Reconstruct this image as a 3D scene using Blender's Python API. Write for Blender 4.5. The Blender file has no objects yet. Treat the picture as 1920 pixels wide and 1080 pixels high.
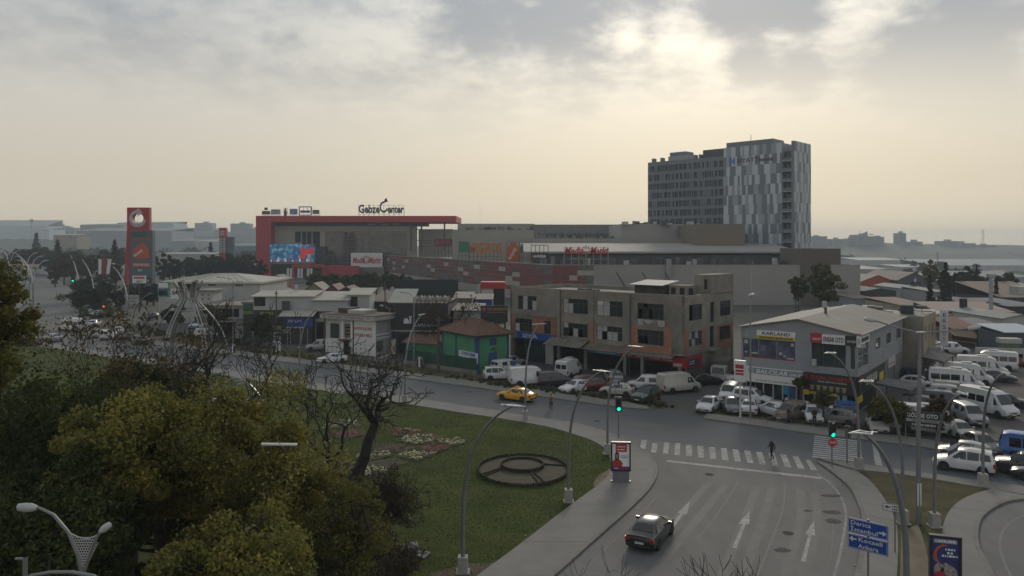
import bpy, bmesh, math, random
import numpy as np
from mathutils import Vector as V, Matrix
from mathutils.geometry import tessellate_polygon
R = math.radians
rnd = random.Random(7)
S = bpy.context.scene
C = S.collection
# ---------------------------------------------------------------- camera
F, CX, HY, H = 1400.0, 960.0, 455.0, 17.8      # focal length in photo pixels, centre column, horizon row, eye height
cam = bpy.data.cameras.new('camera')
cam.sensor_width = 36.0
cam.lens = 36.0 * F / 1920.0
cam.shift_y = -(540.0 - HY) / 1920.0
cam.clip_start, cam.clip_end = 0.5, 20000.0
camo = bpy.data.objects.new('camera', cam)
camo.location = (0, 0, H)
camo.rotation_euler = (R(90), 0, 0)
C.objects.link(camo)
S.camera = camo
# ---------------------------------------------------------------- sky and sun
SUN_EL, SUN_AZ = R(21), R(14)                   # azimuth clockwise from +Y
sd = V((math.sin(SUN_AZ) * math.cos(SUN_EL), math.cos(SUN_AZ) * math.cos(SUN_EL), math.sin(SUN_EL)))
W = bpy.data.worlds.new('World')
S.world = W
W.use_nodes = True
nt = W.node_tree
nt.nodes.clear()
def N(tree, t, **kw):
 n = tree.nodes.new(t)
 for k, v in kw.items():
  if k in n.inputs: n.inputs[k].default_value = v
  else: setattr(n, k, v)
 return n
def sky_build():
 L = nt.links.new
 def mth(op, a, b=None, c=None, clamp=False):
  n = nt.nodes.new('ShaderNodeMath'); n.operation = op; n.use_clamp = clamp
  for i, x in enumerate((a, b, c)):
   if x is None: continue
   if isinstance(x, (int, float)): n.inputs[i].default_value = x
   else: L(x, n.inputs[i])
  return n.outputs[0]
 def mix(f, a, b):
  n = nt.nodes.new('ShaderNodeMix'); n.data_type = 'RGBA'
  for s, x in ((n.inputs['Factor'], f), (n.inputs[6], a), (n.inputs[7], b)):
   if isinstance(x, (int, float)): s.default_value = x
   elif isinstance(x, tuple): s.default_value = (*x, 1)
   else: L(x, s)
  return n.outputs[2]
 tc = nt.nodes.new('ShaderNodeTexCoord')
 d = nt.nodes.new('ShaderNodeVectorMath'); d.operation = 'NORMALIZE'; L(tc.outputs['Generated'], d.inputs[0])
 D = d.outputs[0]
 sep = nt.nodes.new('ShaderNodeSeparateXYZ'); L(D, sep.inputs[0])
 z = mth('MAXIMUM', sep.outputs[2], 0.0)
 def dot(v):
  n = nt.nodes.new('ShaderNodeVectorMath'); n.operation = 'DOT_PRODUCT'; L(D, n.inputs[0]); n.inputs[1].default_value = v
  return n.outputs['Value']
 # clouds lie on a high flat layer: look up the layer where the view ray meets it
 inv = mth('DIVIDE', 1.0, mth('ADD', z, 0.30))
 cmb = nt.nodes.new('ShaderNodeCombineXYZ')
 L(mth('MULTIPLY', sep.outputs[0], inv), cmb.inputs[0]); L(mth('MULTIPLY', sep.outputs[1], inv), cmb.inputs[1])
 def noise(scale, detail, rough, off, dist=0.0):
  mp = N(nt, 'ShaderNodeMapping'); mp.inputs['Location'].default_value = off
  L(cmb.outputs[0], mp.inputs['Vector'])
  n = N(nt, 'ShaderNodeTexNoise', Scale=scale, Detail=detail, Roughness=rough, Distortion=dist)
  L(mp.outputs[0], n.inputs['Vector'])
  return n.outputs['Fac']
 n1 = noise(1.9, 5, 0.5, (3.1, 7.7, 0), 0.1)
 n2 = noise(4.6, 7, 0.58, (1.3, 2.2, 5), 0.15)
 n3 = noise(13.0, 6, 0.6, (4.3, .2, 2), 0.2)
 cl = mth('ADD', mth('ADD', mth('MULTIPLY', n1, 0.36), mth('MULTIPLY', n2, 0.38)), mth('MULTIPLY', n3, 0.26))
 def dirpx(px, py):
  return V(((px - CX) / F, 1.0, (HY - py) / F)).normalized()
 # the banks of cloud that stand in the sky, as soft round densities
 dens = None
 for px, py, r, w in BANKS:
  g = mth('MULTIPLY', mth('POWER', mth('MAXIMUM', dot(dirpx(px, py)), 0.0), 2.0 / (r / F) ** 2), w)
  dens = g if dens is None else mth('ADD', dens, g)
 cl = mth('ADD', cl, dens)
 high = nt.nodes.new('ShaderNodeMapRange'); high.interpolation_type = 'SMOOTHSTEP'
 L(z, high.inputs[0]); high.inputs[1].default_value = 0.11; high.inputs[2].default_value = 0.28
 thick = nt.nodes.new('ShaderNodeMapRange'); thick.interpolation_type = 'SMOOTHSTEP'
 L(cl, thick.inputs[0]); thick.inputs[1].default_value = 0.41; thick.inputs[2].default_value = 0.66
 cov = mth('MULTIPLY', thick.outputs[0], high.outputs[0])
 s = mth('MAXIMUM', dot(sd), 0.0)
 wide = mth('POWER', s, 9.0)
 tight = mth('POWER', s, 28.0)
 ramp = nt.nodes.new('ShaderNodeValToRGB'); L(z, ramp.inputs[0])
 e = ramp.color_ramp.elements
 e[0].position = 0.0; e[0].color = (0.69, 0.60, 0.46, 1)
 e[1].position = 0.5; e[1].color = (0.43, 0.455, 0.48, 1)
 for p, c in ((0.08, (0.615, 0.555, 0.45)), (0.17, (0.625, 0.595, 0.53)), (0.30, (0.53, 0.55, 0.555))):
  x = e.new(p); x.color = (*c, 1)
 sky = nt.nodes.new('ShaderNodeTexSky'); sky.sky_type = 'NISHITA'; sky.sun_disc = False
 sky.sun_elevation = SUN_EL; sky.sun_rotation = SUN_AZ; sky.air_density = 1.2; sky.dust_density = 4.0
 def scale(col, f):
  n = nt.nodes.new('ShaderNodeVectorMath'); n.operation = 'SCALE'
  if isinstance(col, tuple): n.inputs[0].default_value = col
  else: L(col, n.inputs[0])
  if isinstance(f, (int, float)): n.inputs['Scale'].default_value = f
  else: L(f, n.inputs['Scale'])
  return n.outputs[0]
 def add(a, b):
  n = nt.nodes.new('ShaderNodeVectorMath'); n.operation = 'ADD'; L(a, n.inputs[0]); L(b, n.inputs[1]); return n.outputs[0]
 veil = add(ramp.outputs[0], scale((0.32, 0.26, 0.155), wide))
 gap = add(veil, add(scale((0.15, 0.14, 0.13), mth('MULTIPLY', tight, high.outputs[0])), scale((0.10, 0.10, 0.09), mth('MULTIPLY', wide, high.outputs[0]))))
 dark = add(scale(ramp.outputs[0], 0.68), scale((0.0, 0.016, 0.045), 1.0))
 dark = add(dark, scale((0.03, 0.03, 0.03), wide))
 col = mix(cov, gap, dark)
 nb = scale(sky.outputs[0], 0.0016)
 col = add(col, nb)
 bg = nt.nodes.new('ShaderNodeBackground'); L(col, bg.inputs[0]); bg.inputs[1].default_value = SKY_GAIN
 out = nt.nodes.new('ShaderNodeOutputWorld'); L(bg.outputs[0], out.inputs[0])
SKY_GAIN = 1.0
BANKS = [(1050, 50, 90, .22), (880, 10, 90, .2), (1200, 5, 60, .16), (690, 70, 70, -.02), (300, 20, 180, .04), (60, 50, 160, .02),
  (1360, 20, 60, .22), (1480, 0, 60, .3), (1500, 140, 48, .26), (1405, 128, 42, .24), (1270, 145, 45, .12), (1740, 120, 80, .24), (1850, 180, 60, .16), (1640, 130, 40, .06), (1860, 60, 60, .1),
  (1180, 72, 28, -.2), (1320, 98, 46, -.11), (1255, 105, 36, -.1), (1470, 75, 40, -.1), (1600, 40, 60, -.03), (1250, 240, 160, -.06), (1560, 60, 40, -.05), (950, 150, 90, -.04)]
sky_build()
sun = bpy.data.lights.new('sun', 'SUN')
sun.energy = 1.4
sun.angle = R(16)
sun.color = (1.0, 0.90, 0.74)
suno = bpy.data.objects.new('sun', sun)
suno.rotation_euler = (-sd).to_track_quat('-Z', 'Y').to_euler()
suno.location = (0, 0, 120)
C.objects.link(suno)
S.render.engine = 'CYCLES'
S.view_settings.view_transform = 'Standard'
S.view_settings.look = 'None'
S.view_settings.exposure = 0.0
S.view_settings.gamma = 1.0
S.cycles.use_denoising = True
S.cycles.max_bounces = 6
S.cycles.diffuse_bounces = 3
S.cycles.glossy_bounces = 2
S.cycles.transmission_bounces = 3
S.cycles.volume_bounces = 1
S.cycles.caustics_reflective = False
S.cycles.caustics_refractive = False
# ---------------------------------------------------------------- placing helpers
def G(px, py, z=0.0):
 D = F * (H - z) / (py - HY)
 return V(((px - CX) * D / F, D, z))
def A(px, py, D):
 return V(((px - CX) * D / F, D, H - (py - HY) * D / F))
RD = V((0.835, -0.55)).normalized(); RN = V((-RD.y, RD.x))
def UV(u, v, z=0.0):
 p = RD * u + RN * v
 return V((p.x, p.y, z))
ROAD_ANG = math.atan2(RD.y, RD.x)
# ---------------------------------------------------------------- materials
MATS = {}
def mat(key, col=(.5, .5, .5), rough=.8, metal=0.0, var=.12, scale=2.0, bump=0.0, bscale=30.0, emit=None, es=0.0, spec=.5, stretch=None, col2=None, dirt=0.0, obj=False):
 if key in MATS: return MATS[key]
 m = bpy.data.materials.new(key); m.use_nodes = True
 t = m.node_tree; b = t.nodes['Principled BSDF']; L = t.links.new
 b.inputs['Roughness'].default_value = rough; b.inputs['Metallic'].default_value = metal
 b.inputs['Specular IOR Level'].default_value = spec
 b.inputs['Base Color'].default_value = (*col, 1)
 if var or col2 or bump:
  if obj:
   g = t.nodes.new('ShaderNodeTexCoord'); src = g.outputs['Object']
  else:
   g = t.nodes.new('ShaderNodeNewGeometry'); src = g.outputs['Position']
  if stretch:
   mp = t.nodes.new('ShaderNodeMapping'); mp.inputs['Scale'].default_value = stretch[:3]
   if len(stretch) > 3: mp.inputs['Rotation'].default_value = (0, 0, stretch[3])
   L(src, mp.inputs[0]); src = mp.outputs[0]
  n = N(t, 'ShaderNodeTexNoise', Scale=scale, Detail=7.0, Roughness=.62); L(src, n.inputs['Vector'])
  fac = n.outputs['Fac']
  mx = t.nodes.new('ShaderNodeMix'); mx.data_type = 'RGBA'
  mr = t.nodes.new('ShaderNodeMapRange'); L(fac, mr.inputs[0]); mr.inputs[1].default_value = .3; mr.inputs[2].default_value = .7
  L(mr.outputs[0], mx.inputs['Factor'])
  lo = tuple(c * (1 - var) for c in col); hi = tuple(min(1, c * (1 + var)) for c in col) if col2 is None else col2
  mx.inputs[6].default_value = (*lo, 1); mx.inputs[7].default_value = (*hi, 1)
  res = mx.outputs[2]
  if dirt:
   n2 = N(t, 'ShaderNodeTexNoise', Scale=scale * .17, Detail=5.0, Roughness=.7); L(src, n2.inputs['Vector'])
   r2 = t.nodes.new('ShaderNodeMapRange'); L(n2.outputs['Fac'], r2.inputs[0]); r2.inputs[1].default_value = .42; r2.inputs[2].default_value = .66
   m2 = t.nodes.new('ShaderNodeMix'); m2.data_type = 'RGBA'; L(r2.outputs[0], m2.inputs['Factor'])
   L(res, m2.inputs[6])
   vs = t.nodes.new('ShaderNodeVectorMath'); vs.operation = 'SCALE'; L(res, vs.inputs[0]); vs.inputs['Scale'].default_value = 1 - dirt
   L(vs.outputs[0], m2.inputs[7]); res = m2.outputs[2]
  L(res, b.inputs['Base Color'])
  if bump:
   n3 = N(t, 'ShaderNodeTexNoise', Scale=bscale, Detail=4.0, Roughness=.6); L(src, n3.inputs['Vector'])
   bp = N(t, 'ShaderNodeBump', Strength=bump, Distance=.05); L(n3.outputs['Fac'], bp.inputs['Height'])
   L(bp.outputs[0], b.inputs['Normal'])
 if emit:
  b.inputs['Emission Color'].default_value = (*emit, 1); b.inputs['Emission Strength'].default_value = es
 MATS[key] = m
 return m
def glass(key='glass', col=(.02, .025, .03), rough=.12):
 return mat(key, col, rough, var=.25, scale=.6, spec=.6)
# ---------------------------------------------------------------- mesh builder
class MB:
 def __init__(s): s.v = []; s.f = []; s.mi = []; s.cur = 0
 def add(s, vs, fs):
  o = len(s.v); s.v.extend([tuple(p) for p in vs])
  for f in fs: s.f.append(tuple(i + o for i in f)); s.mi.append(s.cur)
  return s
 def m(s, i): s.cur = i; return s
 def box(s, x0, x1, y0, y1, z0, z1):
  return s.add([(x, y, z) for z in (z0, z1) for x, y in ((x0, y0), (x1, y0), (x1, y1), (x0, y1))],
     [(3, 2, 1, 0), (4, 5, 6, 7), (0, 1, 5, 4), (1, 2, 6, 5), (2, 3, 7, 6), (3, 0, 4, 7)])
 def obox(s, c, sx, sy, sz, M=None):
  c = V(c); pts = []
  for k in (-1, 1):
   for i, j in ((-1, -1), (1, -1), (1, 1), (-1, 1)):
    p = V((i * sx / 2, j * sy / 2, k * sz / 2))
    pts.append(c + (M @ p if M else p))
  return s.add(pts, [(3, 2, 1, 0), (4, 5, 6, 7), (0, 1, 5, 4), (1, 2, 6, 5), (2, 3, 7, 6), (3, 0, 4, 7)])
 def prism(s, poly, z0, z1):
  n = len(poly)
  if sum(poly[i][0] * poly[(i + 1) % n][1] - poly[(i + 1) % n][0] * poly[i][1] for i in range(n)) < 0: poly = poly[::-1]
  o = [(p[0], p[1], z0) for p in poly] + [(p[0], p[1], z1) for p in poly]
  tris = tessellate_polygon([[V((p[0], p[1], 0)) for p in poly]])
  fs = []
  for a, b, c in tris:
   if (V(poly[b][:2]) - V(poly[a][:2])).cross(V(poly[c][:2]) - V(poly[a][:2])) < 0: a, c = c, a
   fs.append((a + n, b + n, c + n))
   if z1 > z0: fs.append((c, b, a))
  if z1 > z0:
   fs += [(i, (i + 1) % n, (i + 1) % n + n, i + n) for i in range(n)]
  else:
   return s.add(o[n:], [tuple(i - n for i in f) for f in fs])
  return s.add(o, fs)
 def xz(s, poly, y0, y1):            # a side-view outline (x, z) given thickness from y0 to y1
  n = len(poly); tr = tessellate_polygon([[V((p[0], p[1], 0)) for p in poly]])
  o = [(p[0], y0, p[1]) for p in poly] + [(p[0], y1, p[1]) for p in poly]
  return s.add(o, [tuple(t) for t in tr] + [tuple(i + n for i in t[::-1]) for t in tr] + [(i, i + n, (i + 1) % n + n, (i + 1) % n) for i in range(n)])
 def tube(s, pts, rad, n=8, cap=True):
  pts = [V(p) for p in pts]
  if isinstance(rad, (int, float)): rad = [rad] * len(pts)
  o = []; fs = []; up = None
  for i, p in enumerate(pts):
   t = (pts[min(i + 1, len(pts) - 1)] - pts[max(i - 1, 0)])
   t = t.normalized() if t.length > 1e-9 else V((0, 0, 1))
   if up is None: up = t.orthogonal().normalized()
   up = (up - t * up.dot(t)); up = up.normalized() if up.length > 1e-6 else t.orthogonal().normalized()
   w = t.cross(up)
   for k in range(n):
    a = 2 * math.pi * k / n
    o.append(p + (up * math.cos(a) + w * math.sin(a)) * rad[i])
  for i in range(len(pts) - 1):
   for k in range(n):
    k2 = (k + 1) % n
    fs.append((i * n + k, i * n + k2, (i + 1) * n + k2, (i + 1) * n + k))
  if cap:
   fs.append(tuple(range(n))[::-1]); fs.append(tuple((len(pts) - 1) * n + k for k in range(n)))
  return s.add(o, fs)
 def lathe(s, prof, n=20, c=(0, 0, 0), sx=1.0, sy=1.0):
  o = [(c[0] + r * sx * math.cos(2 * math.pi * k / n), c[1] + r * sy * math.sin(2 * math.pi * k / n), c[2] + z) for r, z in prof for k in range(n)]
  fs = [(i * n + k, i * n + (k + 1) % n, (i + 1) * n + (k + 1) % n, (i + 1) * n + k) for i in range(len(prof) - 1) for k in range(n)]
  return s.add(o, fs)
 def mesh(s, name, smooth=None):
  me = bpy.data.meshes.new(name); me.from_pydata(s.v, [], s.f);
  if len(set(s.mi)) > 1: me.polygons.foreach_set('material_index', s.mi)
  if smooth is not None:
   me.polygons.foreach_set('use_smooth', [True] * len(me.polygons))
   me.set_sharp_from_angle(angle=R(smooth))
  me.update(); return me
 def build(s, name, m, parent=None, smooth=None, loc=None, rz=None):
  me = s.mesh(name, smooth)
  for x in (m if isinstance(m, (list, tuple)) else [m]): me.materials.append(x)
  return obj(name, me, parent, loc, rz)
def obj(name, me, parent=None, loc=None, rz=None):
 o = bpy.data.objects.new(name, me); C.objects.link(o)
 if parent: o.parent = parent
 if loc is not None: o.location = loc
 if rz is not None: o.rotation_euler.z = rz
 return o
def tag(o, label=None, cat=None, group=None, kind=None):
 for k, v in (('label', label), ('category', cat), ('group', group), ('kind', kind)):
  if v: o[k] = v
 return o
def root(name, label, cat, loc=(0, 0, 0), rz=0.0, group=None):
 o = obj(name, None, None, loc, rz); o.empty_display_size = .2
 return tag(o, label, cat, group)
def clone(o, parent=None, colours=None):
 c = o.copy(); C.objects.link(c)
 if parent: c.parent = parent
 if colours and c.type == 'MESH' and c.data.materials and c.data.materials[0] and c.data.materials[0].name in colours:
  c.material_slots[0].link = 'OBJECT'; c.material_slots[0].material = colours[c.data.materials[0].name]
 for ch in o.children: clone(ch, c, colours)
 return c
UNIT = {}
def block(name, m, parent, x0, x1, y0, y1, z0, z1):     # one box-shaped piece; alike pieces share a mesh
 k = (name, m.name)
 if k not in UNIT:
  me = MB().box(-.5, .5, -.5, .5, -.5, .5).mesh(name); me.materials.append(m); UNIT[k] = me
 o = obj(name, UNIT[k], parent, ((x0 + x1) / 2, (y0 + y1) / 2, (z0 + z1) / 2)); o.scale = (abs(x1 - x0), abs(y1 - y0), abs(z1 - z0)); return o
FONT = bpy.data.curves.new('lettering', 'FONT')
def lettering(txt, m, parent, x, y, z, h, width=None, rot=None, out=.03, name='lettering', shear=0.0, bold=0.0):
 """letters standing on a wall that faces local -y, left end at x, baseline at z, capital height h"""
 c = bpy.data.curves.new(name, 'FONT'); c.body = txt; c.size = h / .72; c.extrude = out; c.resolution_u = 2; c.shear = shear; c.offset = bold * h
 t = bpy.data.objects.new(name, c); C.objects.link(t)
 me = bpy.data.meshes.new_from_object(t); bpy.data.objects.remove(t); bpy.data.curves.remove(c)
 me.name = name; me.materials.clear(); me.materials.append(m)
 o = obj(name, me, parent, (x, y, z))
 o.rotation_euler = rot if rot else (R(90), 0, 0)
 if width and len(me.vertices):
  xs = [v.co.x for v in me.vertices]; o.scale.x = width / max(.001, max(xs) - min(xs))
 return o
# a building's own frame: x along its front, y back into it, z up; px() says where a photo pixel meets a wall plane
class Frame:
 def __init__(s, p, d):
  s.o = V((p[0], p[1])); s.d = V((d[0], d[1])).normalized(); s.n = V((-s.d.y, s.d.x)); s.ang = math.atan2(s.d.y, s.d.x)
 def front(s, px, y=0.0):
  k = (px - CX) / F; o = s.o + s.n * y
  return (k * o.y - o.x) / (s.d.x - k * s.d.y)
 def side(s, px, x):
  k = (px - CX) / F; o = s.o + s.d * x
  return (k * o.y - o.x) / (s.n.x - k * s.n.y)
 def w(s, x, y, z=0.0):
  p = s.o + s.d * x + s.n * y
  return V((p.x, p.y, z))
 def z(s, py, x, y): return H - (py - HY) * s.w(x, y).y / F
 def fz(s, px, py, y=0.0):
  x = s.front(px, y); return x, s.z(py, x, y)
 def sz(s, px, py, x):
  y = s.side(px, x); return y, s.z(py, x, y)
 def local(s, p):
  q = V((p[0], p[1])) - s.o; return q.dot(s.d), q.dot(s.n)
# ================================================================ ground, roads, pavements
m_ground = mat('dry_ground', (.075, .075, .062), .95, var=.35, scale=.05, dirt=.3)
m_road = mat('asphalt_blue', (.082, .089, .100), .85, var=.07, scale=.9, bump=.3, bscale=25, dirt=.10)
m_slip = mat('asphalt_worn', (.120, .120, .1195), .85, var=.12, scale=.7, bump=.3, bscale=22, dirt=.22, stretch=(1, .35, 1, R(-25)))
m_yard = mat('yard_asphalt', (.082, .077, .072), .9, var=.25, scale=.35, bump=.3, bscale=18, dirt=.3)
m_pave = mat('pavement_concrete', (.19, .184, .17), .9, var=.10, scale=.8, bump=.2, bscale=20, dirt=.16)
m_kerb = mat('kerb_stone', (.17, .165, .152), .9, var=.22, scale=1.3, dirt=.25)
m_lawn = mat('lawn_grass', (.046, .080, .014), .95, var=.25, scale=.35, bump=.8, bscale=30, col2=(.082, .092, .024), dirt=.3, spec=.1)
m_dry = mat('dry_lawn', (.06, .072, .025), .95, var=.2, scale=.5, bump=.8, bscale=26, col2=(.13, .105, .065), dirt=.2, spec=.1)
m_soil = mat('bed_soil', (.05, .044, .024), .95, var=.3, scale=2.5, bump=.8, bscale=14)
m_paint = mat('road_paint', (.46, .455, .44), .8, var=.35, scale=2.2, col2=(.50, .495, .48), dirt=.3)
m_paint_old = mat('road_paint_worn', (.27, .265, .255), .8, var=.30, scale=3.0, col2=(.42, .415, .40), dirt=.35)
m_line = mat('edge_line_paint', (.21, .21, .205), .8, var=.25, scale=2.5, dirt=.3)
def sheet(name, pts, z, m, parent=None):
 mb = MB().prism([(p[0], p[1]) for p in pts], z, z)
 o = mb.build(name, m, parent)
 if parent is None: tag(o, kind='structure')
 return o
def ss(a, b, t): t = min(1.0, max(0.0, (t - a) / (b - a))); return t * t * (3 - 2 * t)
def terr(x, y): return -.02 - 16 * ss(240, 480, y) * ss(.38, .50, x / max(y, 1.0)) * (1 - ss(1250, 1500, y))     # a shallow valley lies beyond the yards on the right
gx_ = [-3200, -1500, -700, -300, -100, 0] + [50 + 25 * k for k in range(26)] + [760, 900, 1100, 1400, 1900, 2500, 3200]; gy_ = [-100, 0, 100, 200] + [240 + 20 * k for k in range(16)] + [600, 750, 900, 1050, 1200, 1260, 1320, 1380, 1440, 1500, 1700, 2200, 2950]
mb = MB(); mb.v = [(x, y, terr(x, y)) for y in gy_ for x in gx_]; nx_ = len(gx_); mb.f = [(j * nx_ + i, j * nx_ + i + 1, (j + 1) * nx_ + i + 1, (j + 1) * nx_ + i) for j in range(len(gy_) - 1) for i in range(nx_ - 1)]; mb.mi = [0] * len(mb.f)
g = mb.build('ground', m_ground, None, 60); tag(g, kind='structure')
sheet('road', [UV(-175, 20), UV(80, 20), UV(80, 74.3), UV(-175, 74.3)], .004, m_road)
sheet('parking_yard', [UV(-80, 74.2), UV(60, 74.2), UV(95, 150), UV(20, 190), UV(-90, 130)], .0, m_yard)
# the boulevard that runs off to the upper left
sheet('boulevard', [G(230, 652), G(168, 596), G(143, 548), G(118, 530), G(96, 517), G(70, 506), G(40, 498), G(10, 498), G(28, 507), G(30, 520), G(-40, 548), G(-160, 590), G(-300, 640)], .008, mat('asphalt_far', (.115, .115, .115), .85, var=.08, scale=.6))
slip = [G(1136, 811), G(1187, 834), G(1225, 858), G(1235, 887), G(1224, 914), G(1186, 953), G(1112, 1018), G(1050, 1074), G(930, 1190), G(1560, 1190), G(1603, 1079), G(1616, 985), G(1610, 955), G(1595, 917), G(1541, 876), G(1500, 862), G(1300, 838), G(1200, 822)]
slip_o = sheet('slip_road', slip, .008, m_slip)
sheet('east_road', [G(1960, 932), G(1920, 937), G(1884, 944), G(1845, 968), G(1833, 989), G(1834, 1028), G(1853, 1059), G(1870, 1100), G(1900, 1190), G(2500, 1190), G(2300, 960)], .008, m_slip)
ROADS = bpy.data.objects['road']
def resample(pts, step):
 pts = [V(p) for p in pts]; out = [pts[0]];
 ln = [0.0]
 for a, b in zip(pts, pts[1:]): ln.append(ln[-1] + (b - a).length)
 n = max(1, round(ln[-1] / step)); res = []
 for i in range(n + 1):
  t = ln[-1] * i / n
  k = max(j for j in range(len(ln)) if ln[j] <= t + 1e-6); k = min(k, len(pts) - 2)
  res.append(pts[k].lerp(pts[k + 1], min(1, (t - ln[k]) / max(1e-6, ln[k + 1] - ln[k]))))
 return res
def smooth(pts, it=2):
 pts = [V(p) for p in pts]
 for _ in range(it):
  q = [pts[0]]
  for a, b in zip(pts, pts[1:]): q += [a.lerp(b, .25), a.lerp(b, .75)]
  pts = q + [pts[-1]]
 return pts
def pavement(name, outer, inner, slab=4.2, h=.13, kerb=.28, sm=2, inner_kerb=False):
 """raised pavement between a kerb line and an inner edge, cast in slabs with open joints"""
 r = tag(obj(name, None), kind='structure'); r['label'] = 'pale concrete pavement';
 o = smooth(outer, sm); i = smooth(inner, sm)
 n = 90
 ln = sum((b - a).length for a, b in zip(o, o[1:]))
 O = resample(o, ln / n); ln2 = sum((b - a).length for a, b in zip(i, i[1:])); I = resample(i, ln2 / n)
 m = min(len(O), len(I)); O, I = O[:m], I[:m]
 per = max(1, round(slab / (ln / n)))
 K = []
 for a, b in zip(O, I):
  w = (b - a); K.append(a + w.normalized() * min(kerb, w.length * .3))
 kb = MB()
 for k in range(m - 1):
  kb.prism([O[k], O[k + 1], K[k + 1], K[k]], 0, h)
 kb.build('kerb', m_kerb, r)
 for k in range(0, m - 1, per):
  e = min(k + per, m - 1)
  a = [p.copy() for p in K[k:e + 1]]; b = [p.copy() for p in I[k:e + 1]]
  if len(a) < 2: continue
  for s_ in (a, b):
   d = (s_[1] - s_[0]); s_[0] = s_[0] + d.normalized() * min(.012, d.length * .3)
   d = (s_[-2] - s_[-1]); s_[-1] = s_[-1] + d.normalized() * min(.012, d.length * .3)
  MB().prism([*a, *b[::-1]], 0, h - .005 + rnd.uniform(-.004, .004)).build('slab', m_pave, r)
 return r
def dir_ext(u, v): return UV(u, v)
# by the park: along the main road, round the corner and down the slip road
lawn_edge = [UV(-150, 62), UV(-100, 62), UV(-72.8, 62), UV(-55, 62.1), G(860, 775), G(931, 785), G(1026, 801), G(1073, 815), G(1112, 828), G(1134, 841), G(1146, 862), G(1146, 893), G(1110, 921), G(1073, 947), G(975, 1024), G(901, 1078), G(790, 1165)]
park_kerb = [UV(-150, 65), UV(-100, 65), UV(-72.8, 65), UV(-55, 65), UV(-46, 65), G(985, 781), G(1086, 795), G(1136, 810), G(1187, 832), G(1225, 856), G(1236, 887), G(1224, 914), G(1186, 953), G(1112, 1018), G(1050, 1074), G(940, 1165)]
pavement('park_pavement', park_kerb, lawn_edge, 6.0)
pavement('shop_pavement', [UV(-150, 74), UV(-100, 74), UV(-60, 74), G(1100, 757), G(1180, 767), G(1218, 769)], [UV(-150, 77.2), UV(-100, 77.2), UV(-60, 77.2), G(1100, 744), G(1170, 754), G(1214, 764)], 6.0)
pavement('yard_pavement', [G(1318, 786), G(1398, 797), G(1526, 816), G(1615, 826), G(1718, 838), G(1762, 846)], [G(1325, 777), G(1398, 785), G(1526, 801), G(1615, 811), G(1718, 822), G(1768, 832)], 6.0)
pavement('island_west_pavement', [G(1530, 866), G(1541, 874), G(1560, 887), G(1595, 917), G(1606, 940), G(1616, 967), G(1617, 990), G(1612, 1040), G(1603, 1079), G(1585, 1165)], [G(1600, 884), G(1612, 888), G(1627, 900), G(1645, 919), G(1662, 943), G(1680, 978), G(1684, 1010), G(1684, 1040), G(1682, 1079), G(1676, 1165)], 6.0)
pavement('island_north_pavement', [G(1532, 861), G(1609, 871), G(1690, 883), G(1845, 904), G(1960, 920)], [G(1604, 883.5), G(1660, 888), G(1726, 897), G(1855, 919), G(1960, 936)], 6.0)
pavement('island_east_pavement', [G(1945, 936), G(1920, 938), G(1884, 943), G(1845, 966), G(1834, 989), G(1835, 1028), G(1855, 1059), G(1866, 1085), G(1895, 1165)], [G(1858, 919.5), G(1835, 926), G(1806, 937), G(1783, 955), G(1770, 979), G(1765, 1007), G(1764, 1045), G(1765, 1080), G(1775, 1165)], 6.0)
# lawns
o = MB().prism(smooth(lawn_edge, 2) + [G(700, 1260), V((-12, 22, 0)), V((-60, 12, 0)), V((-150, 60, 0))], -.01, .10).build('lawn', m_lawn); tag(o, kind='structure')
o = MB().prism([G(1613, 886), G(1660, 889), G(1726, 898), G(1850, 919), G(1806, 937.5), G(1783, 955), G(1770, 979), G(1765, 1007), G(1765, 1080), G(1775, 1170), G(1676, 1170), G(1682, 1079), G(1684, 1010), G(1680, 978), G(1662, 943), G(1645, 919), G(1627, 900)], -.01, .10).build('lawn', m_dry); tag(o, kind='structure')
o = MB().prism([G(1722, 985), G(1690, 1000), G(1688, 1079), G(1684, 1150), G(1740, 1150), G(1745, 1070), G(1733, 1020)], .09, .104).build('bare_earth', mat('bare_earth', (.17, .135, .095), .95, var=.25, scale=.8, bump=.5), None); tag(o, kind='structure')
o = MB().prism([G(1146, 880), G(1120, 895), G(1112, 910), G(1118, 918), G(1146, 896)], .09, .106).build('bare_earth', MATS['bare_earth'], None); tag(o, kind='structure')
o = MB().prism([G(806, 1078), G(880, 1060), G(930, 1058), G(915, 1075), G(830, 1110)], .09, .104).build('bare_earth', mat('bare_earth_dark', (.085, .06, .035), .95, var=.3, scale=.9, bump=.5), None); tag(o, kind='structure')
# verge strips with weeds behind the far pavements
o = MB().prism([UV(-130, 77.25), UV(-60, 77.25), G(1100, 743.5), G(1210, 763), G(1190, 752), G(1090, 734), UV(-48, 79.6), UV(-60, 80.6), UV(-80, 82), UV(-130, 84)], -.01, .09).build('verge', m_dry); tag(o, kind='structure')
o = MB().prism([G(1330, 776.5), G(1398, 784.5), G(1526, 800.5), G(1615, 810.5), G(1760, 830.5), G(1765, 826), G(1620, 803), G(1530, 792), G(1400, 776), G(1340, 769)], -.01, .09).build('verge', m_dry); tag(o, kind='structure')
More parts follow.
